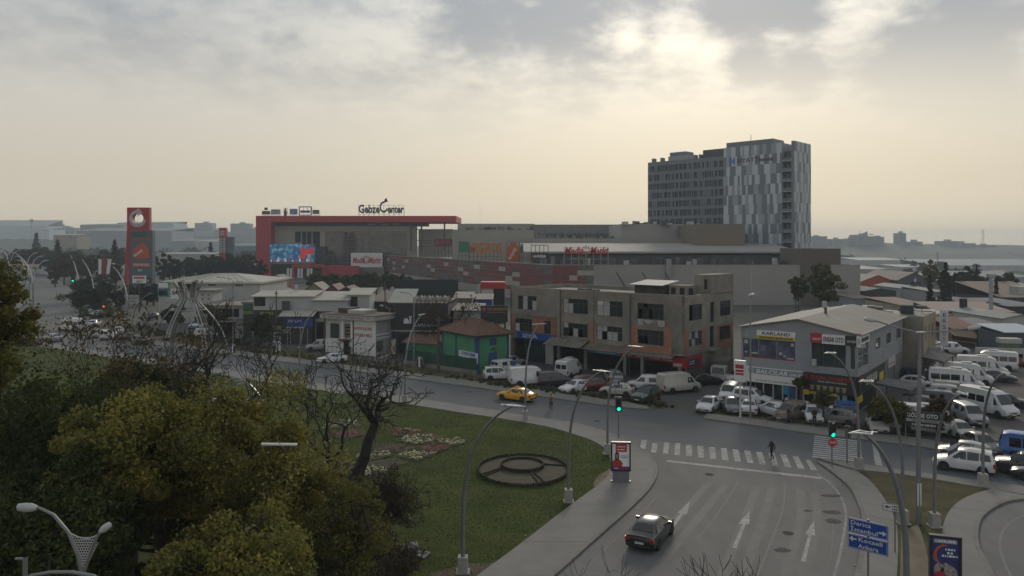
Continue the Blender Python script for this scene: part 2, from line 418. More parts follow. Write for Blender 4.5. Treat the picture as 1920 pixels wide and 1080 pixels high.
# ---------------------------------------------------------------- painted markings (4 mm sheets on the asphalt)
def z7(x, y): return (1180 + x / 3.375, 760 + y / 3.375)
def mark(name, pts, m, z=.0125):
 MB().prism([(p.x, p.y) for p in pts], z, z).build(name, m, slip_o)
T = [(78, 222, 112, 222, 100, 278, 66, 270), (148, 240, 180, 240, 171, 300, 135, 298), (220, 235, 252, 235, 246, 307, 212, 305), (290, 240, 322, 240, 320, 317, 284, 314), (358, 249, 396, 250, 396, 324, 360, 320), (430, 257, 468, 258, 473, 332, 436, 330), (502, 264, 540, 265, 551, 342, 512, 340), (578, 271, 616, 272, 629, 349, 588, 347), (651, 279, 690, 280, 706, 358, 668, 356), (726, 287, 764, 288, 786, 367, 748, 364), (801, 295, 840, 297, 864, 376, 825, 373), (880, 302, 918, 304, 944, 384, 904, 382), (953, 311, 992, 313, 1026, 394, 986, 391), (1030, 320, 1068, 322, 1111, 404, 1070, 401), (1115, 344, 1145, 346, 1190, 412, 1150, 410)]
for q in T:
 mark('zebra_stripe', [G(*z7(q[i], q[i + 1])) for i in (0, 2, 4, 6)], m_paint_old)
mark('stop_line', [G(*z7(238, 347)), G(*z7(1220, 455)), G(*z7(1214, 468)), G(*z7(234, 357))], m_paint_old)
for tip, b1, b2, s1, s2, e1, e2 in (((385, 607), (303, 681), (363, 691), (322, 685), (340, 688), (258, 765), (285, 770)), ((761, 668), (693, 748), (760, 753), (716, 751), (736, 752), (650, 903), (680, 904)), ((1168, 734), (1111, 815), (1176, 825), (1134, 819), (1153, 822), (1085, 988), (1115, 990))):
 P = [G(*z7(*x)) for x in (tip, b1, s1, e1, e2, s2, b2)]
 mark('lane_arrow', P, m_paint_old)
def line(name, px, w, m, par=slip_o, z=.0125):
 p = resample(smooth([G(*q) for q in px], 2), 1.0); l = []; r_ = []
 for i, a in enumerate(p):
  t = (p[min(i + 1, len(p) - 1)] - p[max(0, i - 1)]); t = V((-t.y, t.x, 0)).normalized() * w / 2; l.append(a + t); r_.append(a - t)
 MB().prism(l + r_[::-1], z, z).build(name, m, par)
line('edge_line', [(1532, 888), (1545, 897), (1560, 909), (1574, 926), (1583, 945), (1587, 965), (1586, 981), (1575, 1041), (1565, 1078), (1545, 1140)], .16, m_line)
line('lane_line', [(1470, 905), (1472, 940), (1462, 975), (1440, 1030), (1420, 1080)], .10, mat('ghost_paint', (.150, .150, .147), .85, var=.3, scale=4))
line('lane_line', [(1384, 905), (1362, 940), (1330, 985), (1308, 1010)], .10, MATS['ghost_paint'])
line('lane_line', [(1233, 930), (1180, 985), (1120, 1045), (1080, 1082)], .10, MATS['ghost_paint'])
m_trk = mat('tyre_track', (.111, .111, .1105), .8, var=.14, scale=.9, dirt=.15)
for px in ([(1330, 905), (1290, 950), (1225, 1020), (1165, 1085)], [(1362, 908), (1325, 952), (1262, 1030), (1215, 1085)], [(1420, 912), (1400, 965), (1352, 1085)], [(1448, 914), (1432, 970), (1392, 1085)], [(1500, 918), (1505, 960), (1490, 1020), (1470, 1085)], [(1525, 925), (1535, 965), (1522, 1025), (1505, 1085)]): line('tyre_track', px, .55, m_trk, z=.0105)
for px, py in ((1330, 890), (1478, 1000), (1120, 790), (880, 735)):
 p = G(px, py); MB().prism([(p.x + .34 * math.cos(k * .3927), p.y + .34 * math.sin(k * .3927)) for k in range(16)], .014, .014).build('manhole_cover', mat('cast_iron', (.06, .058, .056), .95, var=.2, scale=20, spec=.1), ROADS)
MB().prism([(p.x, p.y) for p in (G(1190, 790), G(1262, 800), G(1250, 812), G(1180, 800))], .0135, .0135).build('asphalt_patch', mat('asphalt_patch', (.10, .10, .10), .85, var=.12, scale=3, dirt=.3), ROADS)
er = bpy.data.objects['east_road']
line('edge_line', [(1960, 955), (1915, 966), (1880, 990), (1873, 1020), (1880, 1050), (1900, 1090)], .14, MATS['ghost_paint'], er)
line('seam', [(1525, 905), (1535, 930), (1555, 955), (1563, 980), (1560, 1040), (1548, 1080)], .07, mat('tar_seam', (.035, .035, .036), .7))
line('seam', [(1536, 936), (1560, 939), (1588, 943)], .10, MATS['tar_seam'])
for x, y, a, b in ((1558, 930, .8, .16), (1560, 961, .7, .2), (1562, 978, .6, .25), (1515, 958, .4, .1), (1468, 1032, .5, .2)):
 p = G(x, y); MB().prism([(p.x + a * math.cos(t) * rnd.uniform(.7, 1.1), p.y + b * 2 * math.sin(t) * rnd.uniform(.7, 1.1)) for t in [k * .5236 for k in range(12)]], .0135, .0135).build('tar_patch', mat('tar_patch', (.085, .085, .084), .95, var=.4, scale=5, spec=.1), slip_o)
# ladder crossing over the main road
L0, L1, R0, R1 = (1527.5, 816.8), (1522.5, 859.0), (1614, 827), (1617, 868.0)
for k in range(11):
 t0, t1 = (k + .0) / 11, (k + .52) / 11
 def e(a, b, t): return G(a[0] + (b[0] - a[0]) * t, a[1] + (b[1] - a[1]) * t)
 mark_pts = [e(L0, L1, t0), e(R0, R1, t0), e(R0, R1, t1), e(L0, L1, t1)]
 MB().prism([(p.x, p.y) for p in mark_pts], .0125, .0125).build('zebra_stripe', m_paint, ROADS)
MB().prism([(p.x, p.y) for p in (G(1635, 831), G(1643, 832), G(1655, 874), G(1641, 872))], .0125, .0125).build('stop_line', m_paint_old, ROADS)
MB().prism([(p.x, p.y) for p in (G(1860, 862), G(1872, 861), G(1888, 864), G(1870, 866))], .0125, .0125).build('edge_line', m_paint_old, ROADS)
# ---------------------------------------------------------------- flower beds on the lawn
m_edge = mat('bed_edging', (.034, .033, .02), .95, var=.3, scale=3)
def z5(x, y): return (440 + x / 3.375, 760 + y / 3.375)
c = G(981, 884.5)
fb = root('round_flower_bed', 'round bare soil flower bed with raised inner ring on the lawn', 'flower bed', (c.x, c.y, .1))
n = 44
MB().lathe([(0, .10), (3.45, .06)], n, sx=1.0, sy=1.12).build('soil', m_soil, fb)
MB().lathe([(0, .26), (1.6, .20)], n, (-.05, .8, 0)).build('inner_soil', m_soil, fb)
me_post = None
for k in range(110):
 a = 2 * math.pi * k / 110
 if me_post is None:
  me_post = MB().lathe([(.085, -.05), (.085, .24), (.05, .27), (0, .27)], 6).mesh('edging_post'); me_post.materials.append(m_edge)
 q = obj('edging_post', me_post, fb, (3.5 * math.cos(a), 3.92 * math.sin(a), rnd.uniform(-.03, .03)))
for k in range(60):
 a = 2 * math.pi * k / 60
 obj('edging_post', me_post, fb, (-.05 + 1.65 * math.cos(a), .8 + 1.65 * math.sin(a), .10))
for a in (R(15), R(-62), R(-70), R(200), R(208), R(110)):
 p0 = V((1.75 * math.cos(a) - .05, 1.75 * math.sin(a) + .8, .14)); p1 = V((3.4 * math.cos(a), 3.8 * math.sin(a), .12))
 MB().tube([p0, p1], .06, 5).build('edging_rail', m_edge, fb)
# the long beds: plots of pale and red flowers
bed = root('flower_bed', 'long flower bed of white, yellow and dark red plots on the lawn', 'flower bed', (*G(800, 850)[:2], .1))
m_wht = mat('pale_petals', (.36, .34, .19), .8, var=.3, scale=20); m_red = mat('red_leaves', (.20, .018, .016), .8, var=.4, scale=20); m_grn = mat('flower_leaves', (.05, .07, .025), .9, var=.3, scale=20); m_dul = mat('dull_red_leaves', (.075, .028, .024), .85, var=.4, scale=20)
b0 = G(800, 850)
def plot(pts, petals, dens, h=.28, nm='flower_plot'):
 P = [G(*z5(*p)) - V((b0.x, b0.y, 0)) for p in pts]
 tri = tessellate_polygon([[V((p.x, p.y, 0)) for p in P]]); mb = MB(); area = 0
 for t in tri:
  a, b_, c_ = (P[i] for i in t); ar = abs((b_ - a).cross(c_ - a).z) / 2; nn = int(ar * dens)
  for _ in range(nn):
   u, v = rnd.random(), rnd.random()
   if u + v > 1: u, v = 1 - u, 1 - v
   p = a + (b_ - a) * u + (c_ - a) * v
   green = rnd.random() < .33
   mb.m(1 if green else 0)
   hh = h * rnd.uniform(.2, .65) if green else h * rnd.uniform(.55, 1.0); s_ = rnd.uniform(.06, .13); a_ = rnd.uniform(0, 6.28); tl = rnd.uniform(-.5, .5)
   dx, dy = math.cos(a_) * s_, math.sin(a_) * s_
   mb.add([(p.x - dx, p.y - dy, hh), (p.x + dy, p.y - dx, hh + tl * s_), (p.x + dx, p.y + dy, hh), (p.x - dy, p.y + dx, hh - tl * s_)], [(0, 1, 2, 3)])
 mb.m(0)
 o = mb.build(nm, [petals, m_grn], bed); o['kind'] = 'stuff'
 MB().prism([(p.x, p.y) for p in P], .012, .03).build('soil', m_soil, bed)
plot([(1025, 235), (1080, 205), (1250, 205), (1265, 250), (1130, 258)], m_wht, 38)
plot([(1275, 240), (1400, 222), (1480, 245), (1370, 270)], m_wht, 38)
plot([(1020, 330), (1130, 305), (1280, 322), (1150, 365)], m_wht, 38)
plot([(800, 315), (960, 310), (1000, 330), (830, 365), (770, 345)], m_wht, 30)
plot([(700, 440), (860, 395), (985, 425), (830, 470)], m_wht, 36)
plot([(600, 110), (760, 92), (800, 140), (560, 160)], m_wht, 14)
plot([(1020, 150), (1060, 160), (1170, 180), (1150, 205), (1000, 205)], m_red, 34)
plot([(1165, 200), (1330, 220), (1280, 230), (1190, 215)], m_red, 34)
plot([(1160, 285), (1260, 255), (1370, 268), (1320, 305), (1190, 305)], m_red, 36)
plot([(870, 280), (1000, 255), (1150, 275), (1080, 305), (900, 305)], m_dul, 30)
plot([(600, 190), (760, 165), (840, 190), (700, 230)], m_red, 26)
plot([(640, 420), (700, 350), (780, 380), (720, 430)], m_dul, 20)
plot([(820, 372), (1000, 350), (1100, 375), (960, 405)], m_dul, 10)
plot([(1050, 165), (1100, 155), (1180, 172), (1170, 190)], m_wht, 20)
# ================================================================ buildings: shared pieces
W.cycles.sampling_method = 'MANUAL'; W.cycles.sample_map_resolution = 512
m_conc = mat('raw_concrete', (.225, .21, .18), .95, var=.22, scale=.55, bump=.25, bscale=8, dirt=.35)
m_salmon = mat('salmon_paint', (.33, .15, .10), .9, var=.22, scale=.9, dirt=.35)
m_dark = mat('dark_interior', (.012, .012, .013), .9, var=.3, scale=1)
m_glass = glass(); m_glass2 = glass('glass_teal', (.035, .05, .052), .1); m_gfar = glass('glass_far', (.05, .062, .07), .15)
m_paper = mat('white_sheet', (.33, .33, .325), .8, var=.15, scale=1.5)
m_frame = mat('window_frame_dark', (.07, .07, .068), .6, var=.2); m_framew = mat('window_frame_white', (.5, .5, .48), .6, var=.15)
m_tin = mat('tin_sheet', (.16, .15, .13), .7, var=.3, scale=.8, dirt=.35, bump=.2)
m_white = mat('white_panel', (.50, .50, .49), .6, var=.10, scale=1.0, dirt=.14)
m_wht2 = mat('white_render', (.42, .42, .41), .8, var=.12, scale=.8, dirt=.22)
m_grey = mat('grey_cladding', (.25, .265, .285), .7, var=.08, scale=.6, dirt=.14)
m_steel = mat('galvanised_steel', (.30, .31, .32), .45, metal=.6, var=.15, scale=3)
m_redp = mat('red_sign', (.36, .02, .025), .5, var=.12, scale=2); m_bluep = mat('blue_sign', (.015, .06, .26), .5, var=.1, scale=2)
m_blackp = mat('black_sign', (.018, .018, .02), .5, var=.2, scale=2); m_yel = mat('yellow_sign', (.50, .38, .02), .5, var=.1)
m_whtp = mat('white_sign', (.62, .62, .62), .5, var=.05, scale=2); m_cyan = mat('light_blue_sign', (.03, .26, .45), .5, var=.12)
m_roofg = mat('grey_sheet_roof', (.20, .19, .165), .8, var=.14, scale=.5, dirt=.22); m_roofw = mat('pale_sheet_roof', (.42, .41, .36), .85, var=.1, scale=.5, dirt=.18)
m_tile = mat('clay_tile', (.17, .09, .066), .85, var=.3, scale=3.0, dirt=.2)
def uniq(v): return sorted(set(round(x, 4) for x in v))
def wallmesh(xs, zs, holes, y0, y1, matfn=None):
 """a wall (x right, z up) with real openings, one welded mesh"""
 xs, zs = uniq(xs), uniq(zs); mb = MB(); idx = {}
 def solid(i, k):
  if i < 0 or k < 0 or i >= len(xs) - 1 or k >= len(zs) - 1: return False
  cx, cz = (xs[i] + xs[i + 1]) / 2, (zs[k] + zs[k + 1]) / 2
  return not any(a < cx < b and c < cz < d for a, b, c, d in holes)
 def vi(i, k, s):
  if (i, k, s) not in idx: idx[(i, k, s)] = len(mb.v); mb.v.append((xs[i], y1 if s else y0, zs[k]))
  return idx[(i, k, s)]
 for i in range(len(xs) - 1):
  for k in range(len(zs) - 1):
   if not solid(i, k): continue
   mi = matfn((xs[i] + xs[i + 1]) / 2, (zs[k] + zs[k + 1]) / 2) if matfn else 0
   def f(*q): mb.f.append(q); mb.mi.append(mi)
   f(vi(i, k, 0), vi(i + 1, k, 0), vi(i + 1, k + 1, 0), vi(i, k + 1, 0))
   f(vi(i, k + 1, 1), vi(i + 1, k + 1, 1), vi(i + 1, k, 1), vi(i, k, 1))
   if not solid(i - 1, k): f(vi(i, k, 1), vi(i, k, 0), vi(i, k + 1, 0), vi(i, k + 1, 1))
   if not solid(i + 1, k): f(vi(i + 1, k, 0), vi(i + 1, k, 1), vi(i + 1, k + 1, 1), vi(i + 1, k + 1, 0))
   if not solid(i, k - 1): f(vi(i, k, 0), vi(i, k, 1), vi(i + 1, k, 1), vi(i + 1, k, 0))
   if not solid(i, k + 1): f(vi(i, k + 1, 1), vi(i, k + 1, 0), vi(i + 1, k + 1, 0), vi(i + 1, k + 1, 1))
 return mb
class Face:
 """a wall plane of a building: meshes are written in its own x (right), y (in), z (up)"""
 def __init__(s, par, loc=(0, 0, 0), rz=0.0): s.p = par; s.loc = loc; s.rz = rz
 def put(s, mb, name, m, smooth=None): return mb.build(name, m, s.p, smooth, s.loc, s.rz)
 def box(s, name, m, x0, x1, y0, y1, z0, z1): return s.put(MB().box(x0, x1, y0, y1, z0, z1), name, m)
 def wall(s, xs, zs, holes, t, m, matfn=None, name='wall', extra=((), ())):
  X = list(xs) + list(extra[0]); Z = list(zs) + list(extra[1])
  for a, b, c, d in holes: X += [a, b]; Z += [c, d]
  lo, hi, zl, zh = min(xs), max(xs), min(zs), max(zs)
  return s.put(wallmesh([x for x in X if lo <= x <= hi], [z for z in Z if zl <= z <= zh], holes, 0, t, matfn), name, m)
 def window(s, x0, x1, z0, z1, cols=2, rows=1, deep=.14, fm=None, gm=None, bar=.05, sheets=(), zsplit=None, sill=None, name='window'):
  fm = fm or m_frame; gm = gm or m_glass
  xs = [x0 + (x1 - x0) * i / cols for i in range(cols + 1)]; zs = [z0 + (z1 - z0) * i / rows for i in range(rows + 1)]
  if zsplit: zs = [z0, z0 + (z1 - z0) * zsplit, z1]; rows = 2
  holes = []; X = []; Z = []
  for i in range(cols):
   for k in range(rows): holes.append((xs[i] + bar / 2, xs[i + 1] - bar / 2, zs[k] + bar / 2, zs[k + 1] - bar / 2))
  for a, b, c, d in holes: X += [a, b]; Z += [c, d]
  w = s.put(wallmesh(X + [x0, x1], Z + [z0, z1], holes, deep, deep + .05), name, fm)
  for n_, (a, b, c, d) in enumerate(holes):
   mm = dict(sheets).get(n_, gm)
   if mm is None: continue
   block('pane', mm, w, a, b, deep + .015, deep + .035, c, d)
  if sill: MB().box(x0 - .06, x1 + .06, -.08, .1, z0 - .08, z0 - .005).build('sill', sill, w)
  return w
 def text(s, txt, m, x, z, h, y=-.03, width=None, **kw):
  o = lettering(txt, m, s.p, 0, 0, 0, h, width, **kw)
  c, sn = math.cos(s.rz), math.sin(s.rz)
  o.location = (s.loc[0] + x * c - y * sn, s.loc[1] + x * sn + y * c, s.loc[2] + z); o.rotation_euler = (R(90), 0, s.rz); return o
 def sign(s, x0, x1, z0, z1, m, out=.12, txt=None, tm=None, th=.6, name='sign_board', pad=.06, y=0.0, **kw):
  b = s.put(MB().box(x0, x1, y - out, y - .005, z0, z1), name, m)
  if txt:
   hgt = (z1 - z0) * th; s.text(txt, tm, x0 + (x1 - x0) * pad, z0 + (z1 - z0 - hgt) / 2, hgt, y - out - .012, (x1 - x0) * (1 - 2 * pad), out=.01, **kw)
  return b
def side_right(rt, L): return Face(rt, (L, 0, 0), R(90))
def side_left(rt, depth): return Face(rt, (0, depth, 0), R(-90))
def from_corner(P, d, px_left):
 f = Frame(P, d); s = f.front(px_left); o = f.w(s, 0); return Frame((o.x, o.y), d), -s
def bars(face, x0, x1, z0, z1, m, n, y=-.14, frac=.5, seed=1):
 """illegible small print: a run of short strokes"""
 r_ = random.Random(seed); x = x0; mb = MB()
 while x < x1:
  w = r_.uniform(.4, 1.4) * (z1 - z0); mb.box(x, min(x + w, x1), y - .012, y, z0, z1); x += w + r_.uniform(.3, .6) * (z1 - z0)
 o = face.put(mb, 'small_print', m); o['kind'] = 'stuff'; return o
# ---------------------------------------------------------------- the old concrete workshop block
fr, L = from_corner((21.7, 94.0), (.744, -.668), 957)
DEP = fr.side(1375, L)
b = root('workshop_block', 'run-down three-storey bare concrete building with salmon patches and broken windows', 'building', (*fr.o, 0), fr.ang)
FX = lambda zx: fr.front(940 + zx / 4.174)
UP, LO = (7.8, 9.85), (4.5, 6.4)
up = [(FX(130), FX(275)), (FX(483), FX(677)), (FX(745), FX(948)), (FX(1065), FX(1270))]
lo = [(FX(108), FX(240)), (FX(335), FX(387)), (FX(483), FX(675)), (FX(745), FX(948)), (FX(1065), FX(1270))]
holes = [(*x, *UP) for x in up] + [(*x, *LO) for x in lo]
zones = [(0, FX(105)), (FX(240), FX(460)), (FX(676), FX(740)), (FX(985), FX(1062)), (FX(1271), FX(1330))]
def fm_(x, z):
 return 1 if z < 6.9 and any(a < x < b_ for a, b_ in zones) else 0
ff = Face(b)
ff.wall([0, L], [3.65, 11.0], holes, .3, [m_conc, m_salmon], fm_, extra=([q for z in zones for q in z], [6.9]))
ps, dk = m_paper, None
for i, (x, sh) in enumerate(zip(up, ([(2, ps), (3, ps), (6, ps)], [(0, ps), (1, ps), (2, ps)], [(0, ps), (1, m_framew), (2, ps), (3, ps)], [(0, None), (3, None), (4, None)]))):
 ff.window(*x, *UP, 5 if i in (1, 3) else 4, 2, .12, sheets=sh, zsplit=.68)
for i, (x, sh) in enumerate(zip(lo, ([(0, m_framew), (3, None)], [], [(1, ps), (4, ps), (2, None), (6, None)], [(1, ps), (3, ps), (4, ps), (6, ps), (0, ps), (2, None)], [(0, None), (2, None)]))):
 ff.window(*x, *LO, (4, 2, 5, 5, 5)[i], 2, .12, sheets=sh, zsplit=.62, fm=m_frame)
# hanging laundry sheet under the fourth window
for a, c in ((1070, 1108), (1225, 1280)): ff.box('hanging_sheet', m_paper, FX(a), FX(c), -.06, -.02, 6.95, 7.75)
ff.put(MB().add([(FX(1110), -.05, 7.7), (FX(1150), -.06, 7.1), (FX(1175), -.06, 7.35), (FX(1205), -.05, 7.65), (FX(1160), -.05, 7.7)], [(0, 1, 2, 3, 4)]), 'hanging_sheet', m_paper)
# pilasters and rain pipes
for zx, w in ((455, .45), (712, .5), (1000, .55)):
 x = FX(zx); ff.box('pilaster', m_conc, x - w / 2, x + w / 2, -.14, 0, 3.65, 11.05)
for zx in (468, 1012): ff.put(MB().tube([(FX(zx), -.22, .2), (FX(zx), -.22, 11.0)], .06, 6), 'rain_pipe', m_frame)
ff.box('ledge', m_conc, 0, FX(455), -.1, 0, 6.95, 7.1)
# side wall
sf = side_right(b, L)
SX = lambda zx: fr.side(940 + zx / 4.174, L)
sw = [(SX(1470), SX(1572), *UP), (SX(1470), SX(1572), *LO), (SX(1713), SX(1795), *UP), (SX(1708), SX(1795), *LO)]
sd_ = [(SX(1635), SX(1668), 7.2, 9.9), (SX(1632), SX(1665), 3.9, 6.7)]
sf.wall([0, DEP], [3.65, 11.0], sw + sd_, .3, [m_conc, m_salmon], lambda x, z: 1 if z < 6.7 and (x < SX(1462) or SX(1575) < x < SX(1600) or SX(1690) < x) else 0, extra=([SX(1462), SX(1575), SX(1600), SX(1690)], [6.7]))
sf.window(*sw[0], 3, 1, .12, sheets=[(0, None)]); sf.window(*sw[1], 4, 2, .12, sheets=[(1, ps), (2, ps), (5, ps)]); sf.window(*sw[2], 4, 1, .12, zsplit=.6); sf.window(*sw[3], 2, 1, .2, sheets=[(0, None), (1, None)])
for a, c, d, e in sd_: sf.box('door', m_dark, a, c, .2, .25, d, e)
sf.box('balcony_slab', m_conc, SX(1625), SX(1680), -.6, 0, 3.4, 3.62)
# other walls, floors and roof
Face(b, (0, DEP, 0), R(-90)).wall([0, DEP], [0, 11.0], [], .3, m_conc)
Face(b, (L, DEP, 0), R(180)).wall([0, L], [0, 11.0], [], .3, m_conc)
MB().box(.3, L - .3, .3, DEP - .3, 10.3, 10.45).build('roof', mat('roof_screed', (.27, .26, .23), .95, var=.25, scale=.5, dirt=.3), b)
MB().box(.3, L - .3, .3, DEP - .3, 7.0, 7.2).build('floor_slab', m_conc, b)
MB().box(0.02, L - .02, .02, DEP - .02, 3.4, 3.645).build('floor_slab', m_conc, b)
MB().box(.4, L - .4, 6, 6.2, 3.66, 10.3).build('inner_wall', m_dark, b)
# roof room with tin roof and the stair tower
x0, z0 = fr.fz(1190, 552, 4.0); x1 = fr.front(1245, 4.0)
MB().box(x0, x1, 4, 7.2, 10.4, 12.0).build('roof_shed', mat('shed_dark', (.05, .047, .042), .9, var=.3), b)
MB().add([(x0 - .5, 3.2, 12.0), (x1 + .2, 3.2, 12.0), (x1 + .3, 7.6, 12.5), (x0 - .3, 7.6, 12.5), (x0 - .5, 3.2, 12.06), (x1 + .2, 3.2, 12.06), (x1 + .3, 7.6, 12.56), (x0 - .3, 7.6, 12.56)], [(3, 2, 1, 0), (4, 5, 6, 7), (0, 1, 5, 4), (1, 2, 6, 5), (2, 3, 7, 6), (3, 0, 4, 7)]).build('shed_roof', m_grey, b)
x2 = fr.front(1295, 5.0)
MB().box(x1 + .4, x2 - .2, 4.6, 7, 10.4, 12.1).build('roof_shed', m_conc, b)
for k in range(3): MB().box(x1 + .8 + k * 1.3, x1 + 1.4 + k * 1.3, 4.5, 4.62, 10.9, 11.8).build('window', m_dark, b)
tx0 = fr.front(1300, 7.0)
MB().box(tx0, L, 7.2, DEP + .01, 10.9, 13.5).build('stair_tower', m_conc, b)
MB().box(tx0 + (L - tx0) * .62, tx0 + (L - tx0) * .76, 7.1, 7.22, 11.6, 12.9).build('window', m_dark, b)
MB().box(L - .02, L + .03, 10.2, 10.7, 12.0, 12.9).build('window', m_dark, b)
for a, c, y_ in ((3, 26, .0), ): MB().box(0, L, 0, .25, 11.0, 11.12).build('parapet_cap', m_conc, b)
for k, (x, y_, s_) in enumerate(((9, 5, 1.1), (10.5, 6, .8), (14, 5, .6), (16.5, 3, .5), (20.5, 2, .7), (7.5, 8, .6))):
 MB().box(x, x + s_ * 1.6, y_, y_ + s_, 10.45, 10.45 + .5 * s_).build('rooftop_crate', mat('roof_junk', (.10, .085, .07), .9, var=.3), b)
# ground floor: columns, shop fronts, canopies, signs
BY = 1.3
for zx in (60, 440, 650, 960, 1095, 1390):
 x = max(.25, min(L - .25, FX(zx))); MB().box(x - .22, x + .22, .15, .6, 0, 3.4).build('column', m_conc if zx < 900 else m_steel, b)
MB().box(.2, L - .2, BY + 3.2, BY + 3.4, 0, 3.4).build('shop_back_wall', m_dark, b)
MB().box(.1, .3, .3, DEP - .4, 0.0, 3.4).build('side_wall', m_conc, b); MB().box(L - .3, L - .1, .6, DEP - .4, 0, 3.4).build('side_wall', m_conc, b)
gx = (FX(150), FX(325))
ff.put(wallmesh([gx[0], gx[1]] + [gx[0] + (gx[1] - gx[0]) * k / 8 + d for k in range(1, 8) for d in (-.04, .04)], [0, .1, 2.2, 2.28, 2.95, 3.3], [(gx[0] + (gx[1] - gx[0]) * k / 8 + .04, gx[0] + (gx[1] - gx[0]) * (k + 1) / 8 - .04, c, d) for k in range(8) for c, d in ((.1, 2.2), (2.28, 2.95))], .7, .8), 'shop_window', mat('blue_frame', (.03, .05, .12), .5))
ff.box('shop_glass', m_glass, gx[0] + .05, gx[1] - .05, .74, .76, .1, 2.95)
ff.box('shop_wall', m_wht2, FX(325), FX(385), .6, .9, 0, 3.4)
ff.sign(FX(128), FX(425), 3.42, 4.45, m_bluep, .25, y=-.02)
ff.text('SEKA', m_whtp, FX(172), 3.68, .58, -.29, FX(288) - FX(172), out=.02)
ff.put(MB().lathe([(0, 0), (.3, 0)], 16).tube([(0, 0, 0), (0, 0, .01)], .3, 16), 'sign_emblem', m_cyan).rotation_euler = (R(90), 0, 0)
b.children[-1].location = (FX(148), -.30, 3.98)
def canopy(pxa, pxb, zt, zb, out, m, nm='canopy'):
 n = 18; mb = MB()
 for i in range(n + 1):
  x = pxa + (pxb - pxa) * i / n; dz = .05 * (i % 2)
  mb.v += [(x, -.02, zt + dz), (x, -out, zb + dz), (x, -.02, zt + dz - .05), (x, -out, zb + dz - .05)]
 for i in range(n):
  o = i * 4; p = o + 4
  for q in ((o, o + 1, p + 1, p), (o + 3, o + 2, p + 2, p + 3), (o + 1, o + 3, p + 3, p + 1)): mb.f.append(q); mb.mi.append(0)
 return ff.put(mb, nm, m)
canopy(FX(400), FX(690), 4.3, 3.35, 2.3, m_tin)
canopy(FX(680), FX(1385), 3.9, 3.25, 1.9, mat('rusty_tin', (.15, .12, .095), .8, var=.3, scale=.9, dirt=.35))
ff.box('balcony_parapet', m_salmon, FX(1020), FX(1360), -1.0, -.9, 3.75, 4.5); ff.box('balcony_floor', m_conc, FX(1015), L + .2, -1.05, -.02, 3.62, 3.74)
ff.sign(FX(660), FX(918), 2.5, 3.2, m_cyan, .1, y=.4); bars(ff, FX(720), FX(860), 2.95, 3.08, m_whtp, 8, .285); bars(ff, FX(740), FX(880), 2.65, 2.78, m_whtp, 8, .285, seed=4)
ff.sign(FX(918), FX(1345), 2.45, 3.2, m_redp, .1, y=.4)
for k in range(4): bars(ff, FX(940 + k * 105), FX(1025 + k * 105), 2.9, 3.02, m_whtp, 5, .285, seed=9 + k); bars(ff, FX(940 + k * 105), FX(1015 + k * 105), 2.65, 2.76, m_whtp, 5, .285, seed=29 + k)
ff.sign(FX(1345), L + .1, 2.0, 3.3, m_redp, .15, y=.0); ff.box('sign_board', m_wht2, FX(1352), L - .3, -.17, -.152, 2.15, 2.5)
sf.sign(.05, SX(1565), 1.9, 3.3, m_redp, .12); sf.sign(.8, SX(1540), 2.1, 2.95, mat('navy_sign', (.025, .035, .07), .5), .14)
sf.put(MB().tube([(0, -.152, 0), (0, -.165, 0)], .42, 20), 'sign_emblem', m_whtp).location = (*sf.p.matrix_basis.to_translation()[:0], L, 0, 0)
b.children[-1].location = (L, (SX(1540) + .8) / 2, 2.5)
bars(sf, 1.0, 2.4, 2.6, 2.72, m_whtp, 4, -.142); bars(sf, 1.0, 2.4, 2.3, 2.42, m_whtp, 4, -.142, seed=5)
sf.box('shutter', mat('roller_shutter', (.12, .12, .12), .7, var=.2, stretch=(1, 1, 14)), 1.0, DEP - 2, .1, .2, 0, 1.9)
# ---------------------------------------------------------------- the grey spare-parts building
fe, LE = from_corner((36.1, 78.0), (.79, -.61), 1390)
DE = fe.side(1693, LE)
b = root('spare_parts_shop', 'grey clad two-storey car parts shop with low gable roof and many sign boards', 'building', (*fe.o, 0), fe.ang)
ff = Face(b); E = lambda zx: fe.front(1380 + zx / 6.0); EH = 8.2
Z1 = 3.75
w1 = (E(55), E(665), 4.75, 6.9); w2 = (E(850), E(1235), 4.5, 7.0); w3 = (E(1285), LE - .02, 4.5, 7.0)
ff.wall([0, LE], [Z1, EH], [w1, w2, (w3[0], LE - .15, *w3[2:])], .25, m_grey, extra=([LE - .15], []))
ap = E(700)
ff.put(MB().xz([(-.3, EH), (LE + .3, EH), (ap, EH + 1.15)], 0, .25), 'gable', m_grey)
poster = mat('poster_print', (.02, .025, .05), .5, var=.9, scale=.9, col2=(.10, .12, .18))
wb = ff.window(*w1, 3, 1, .1, gm=poster, fm=m_grey)
for k, (a, c, d, e) in enumerate(((480, 515, .55, .85), (530, 560, .35, .55), (95, 125, .5, .7), (170, 240, .45, .62), (570, 645, .12, .32), (615, 650, 1.6, 1.95), (90, 130, 1.55, 2.0))):
 block('poster_picture', m_wht2, wb, E(a), E(c), .1, .113, w1[2] + d, w1[2] + e)
for k in range(3): block('poster_picture', mat('poster_lilac', (.2, .17, .3), .5), wb, E(275), E(350 - 15 * k), .1, .113, w1[2] + 1.35 - .2 * k, w1[2] + 1.42 - .2 * k)
block('poster_strip', mat('poster_red', (.25, .03, .04), .5), wb, w1[0], w1[1], .09, .098, w1[2], w1[2] + .16)
ff.window(*w2, 3, 1, .2, gm=m_glass2, fm=m_frame); ff.window(w3[0], LE - .16, *w3[2:], 1, 1, .1, gm=m_glass2, fm=m_framew)
block('air_conditioner', m_wht2, b, E(862), E(912), -.35, .0, 4.55, 5.25)
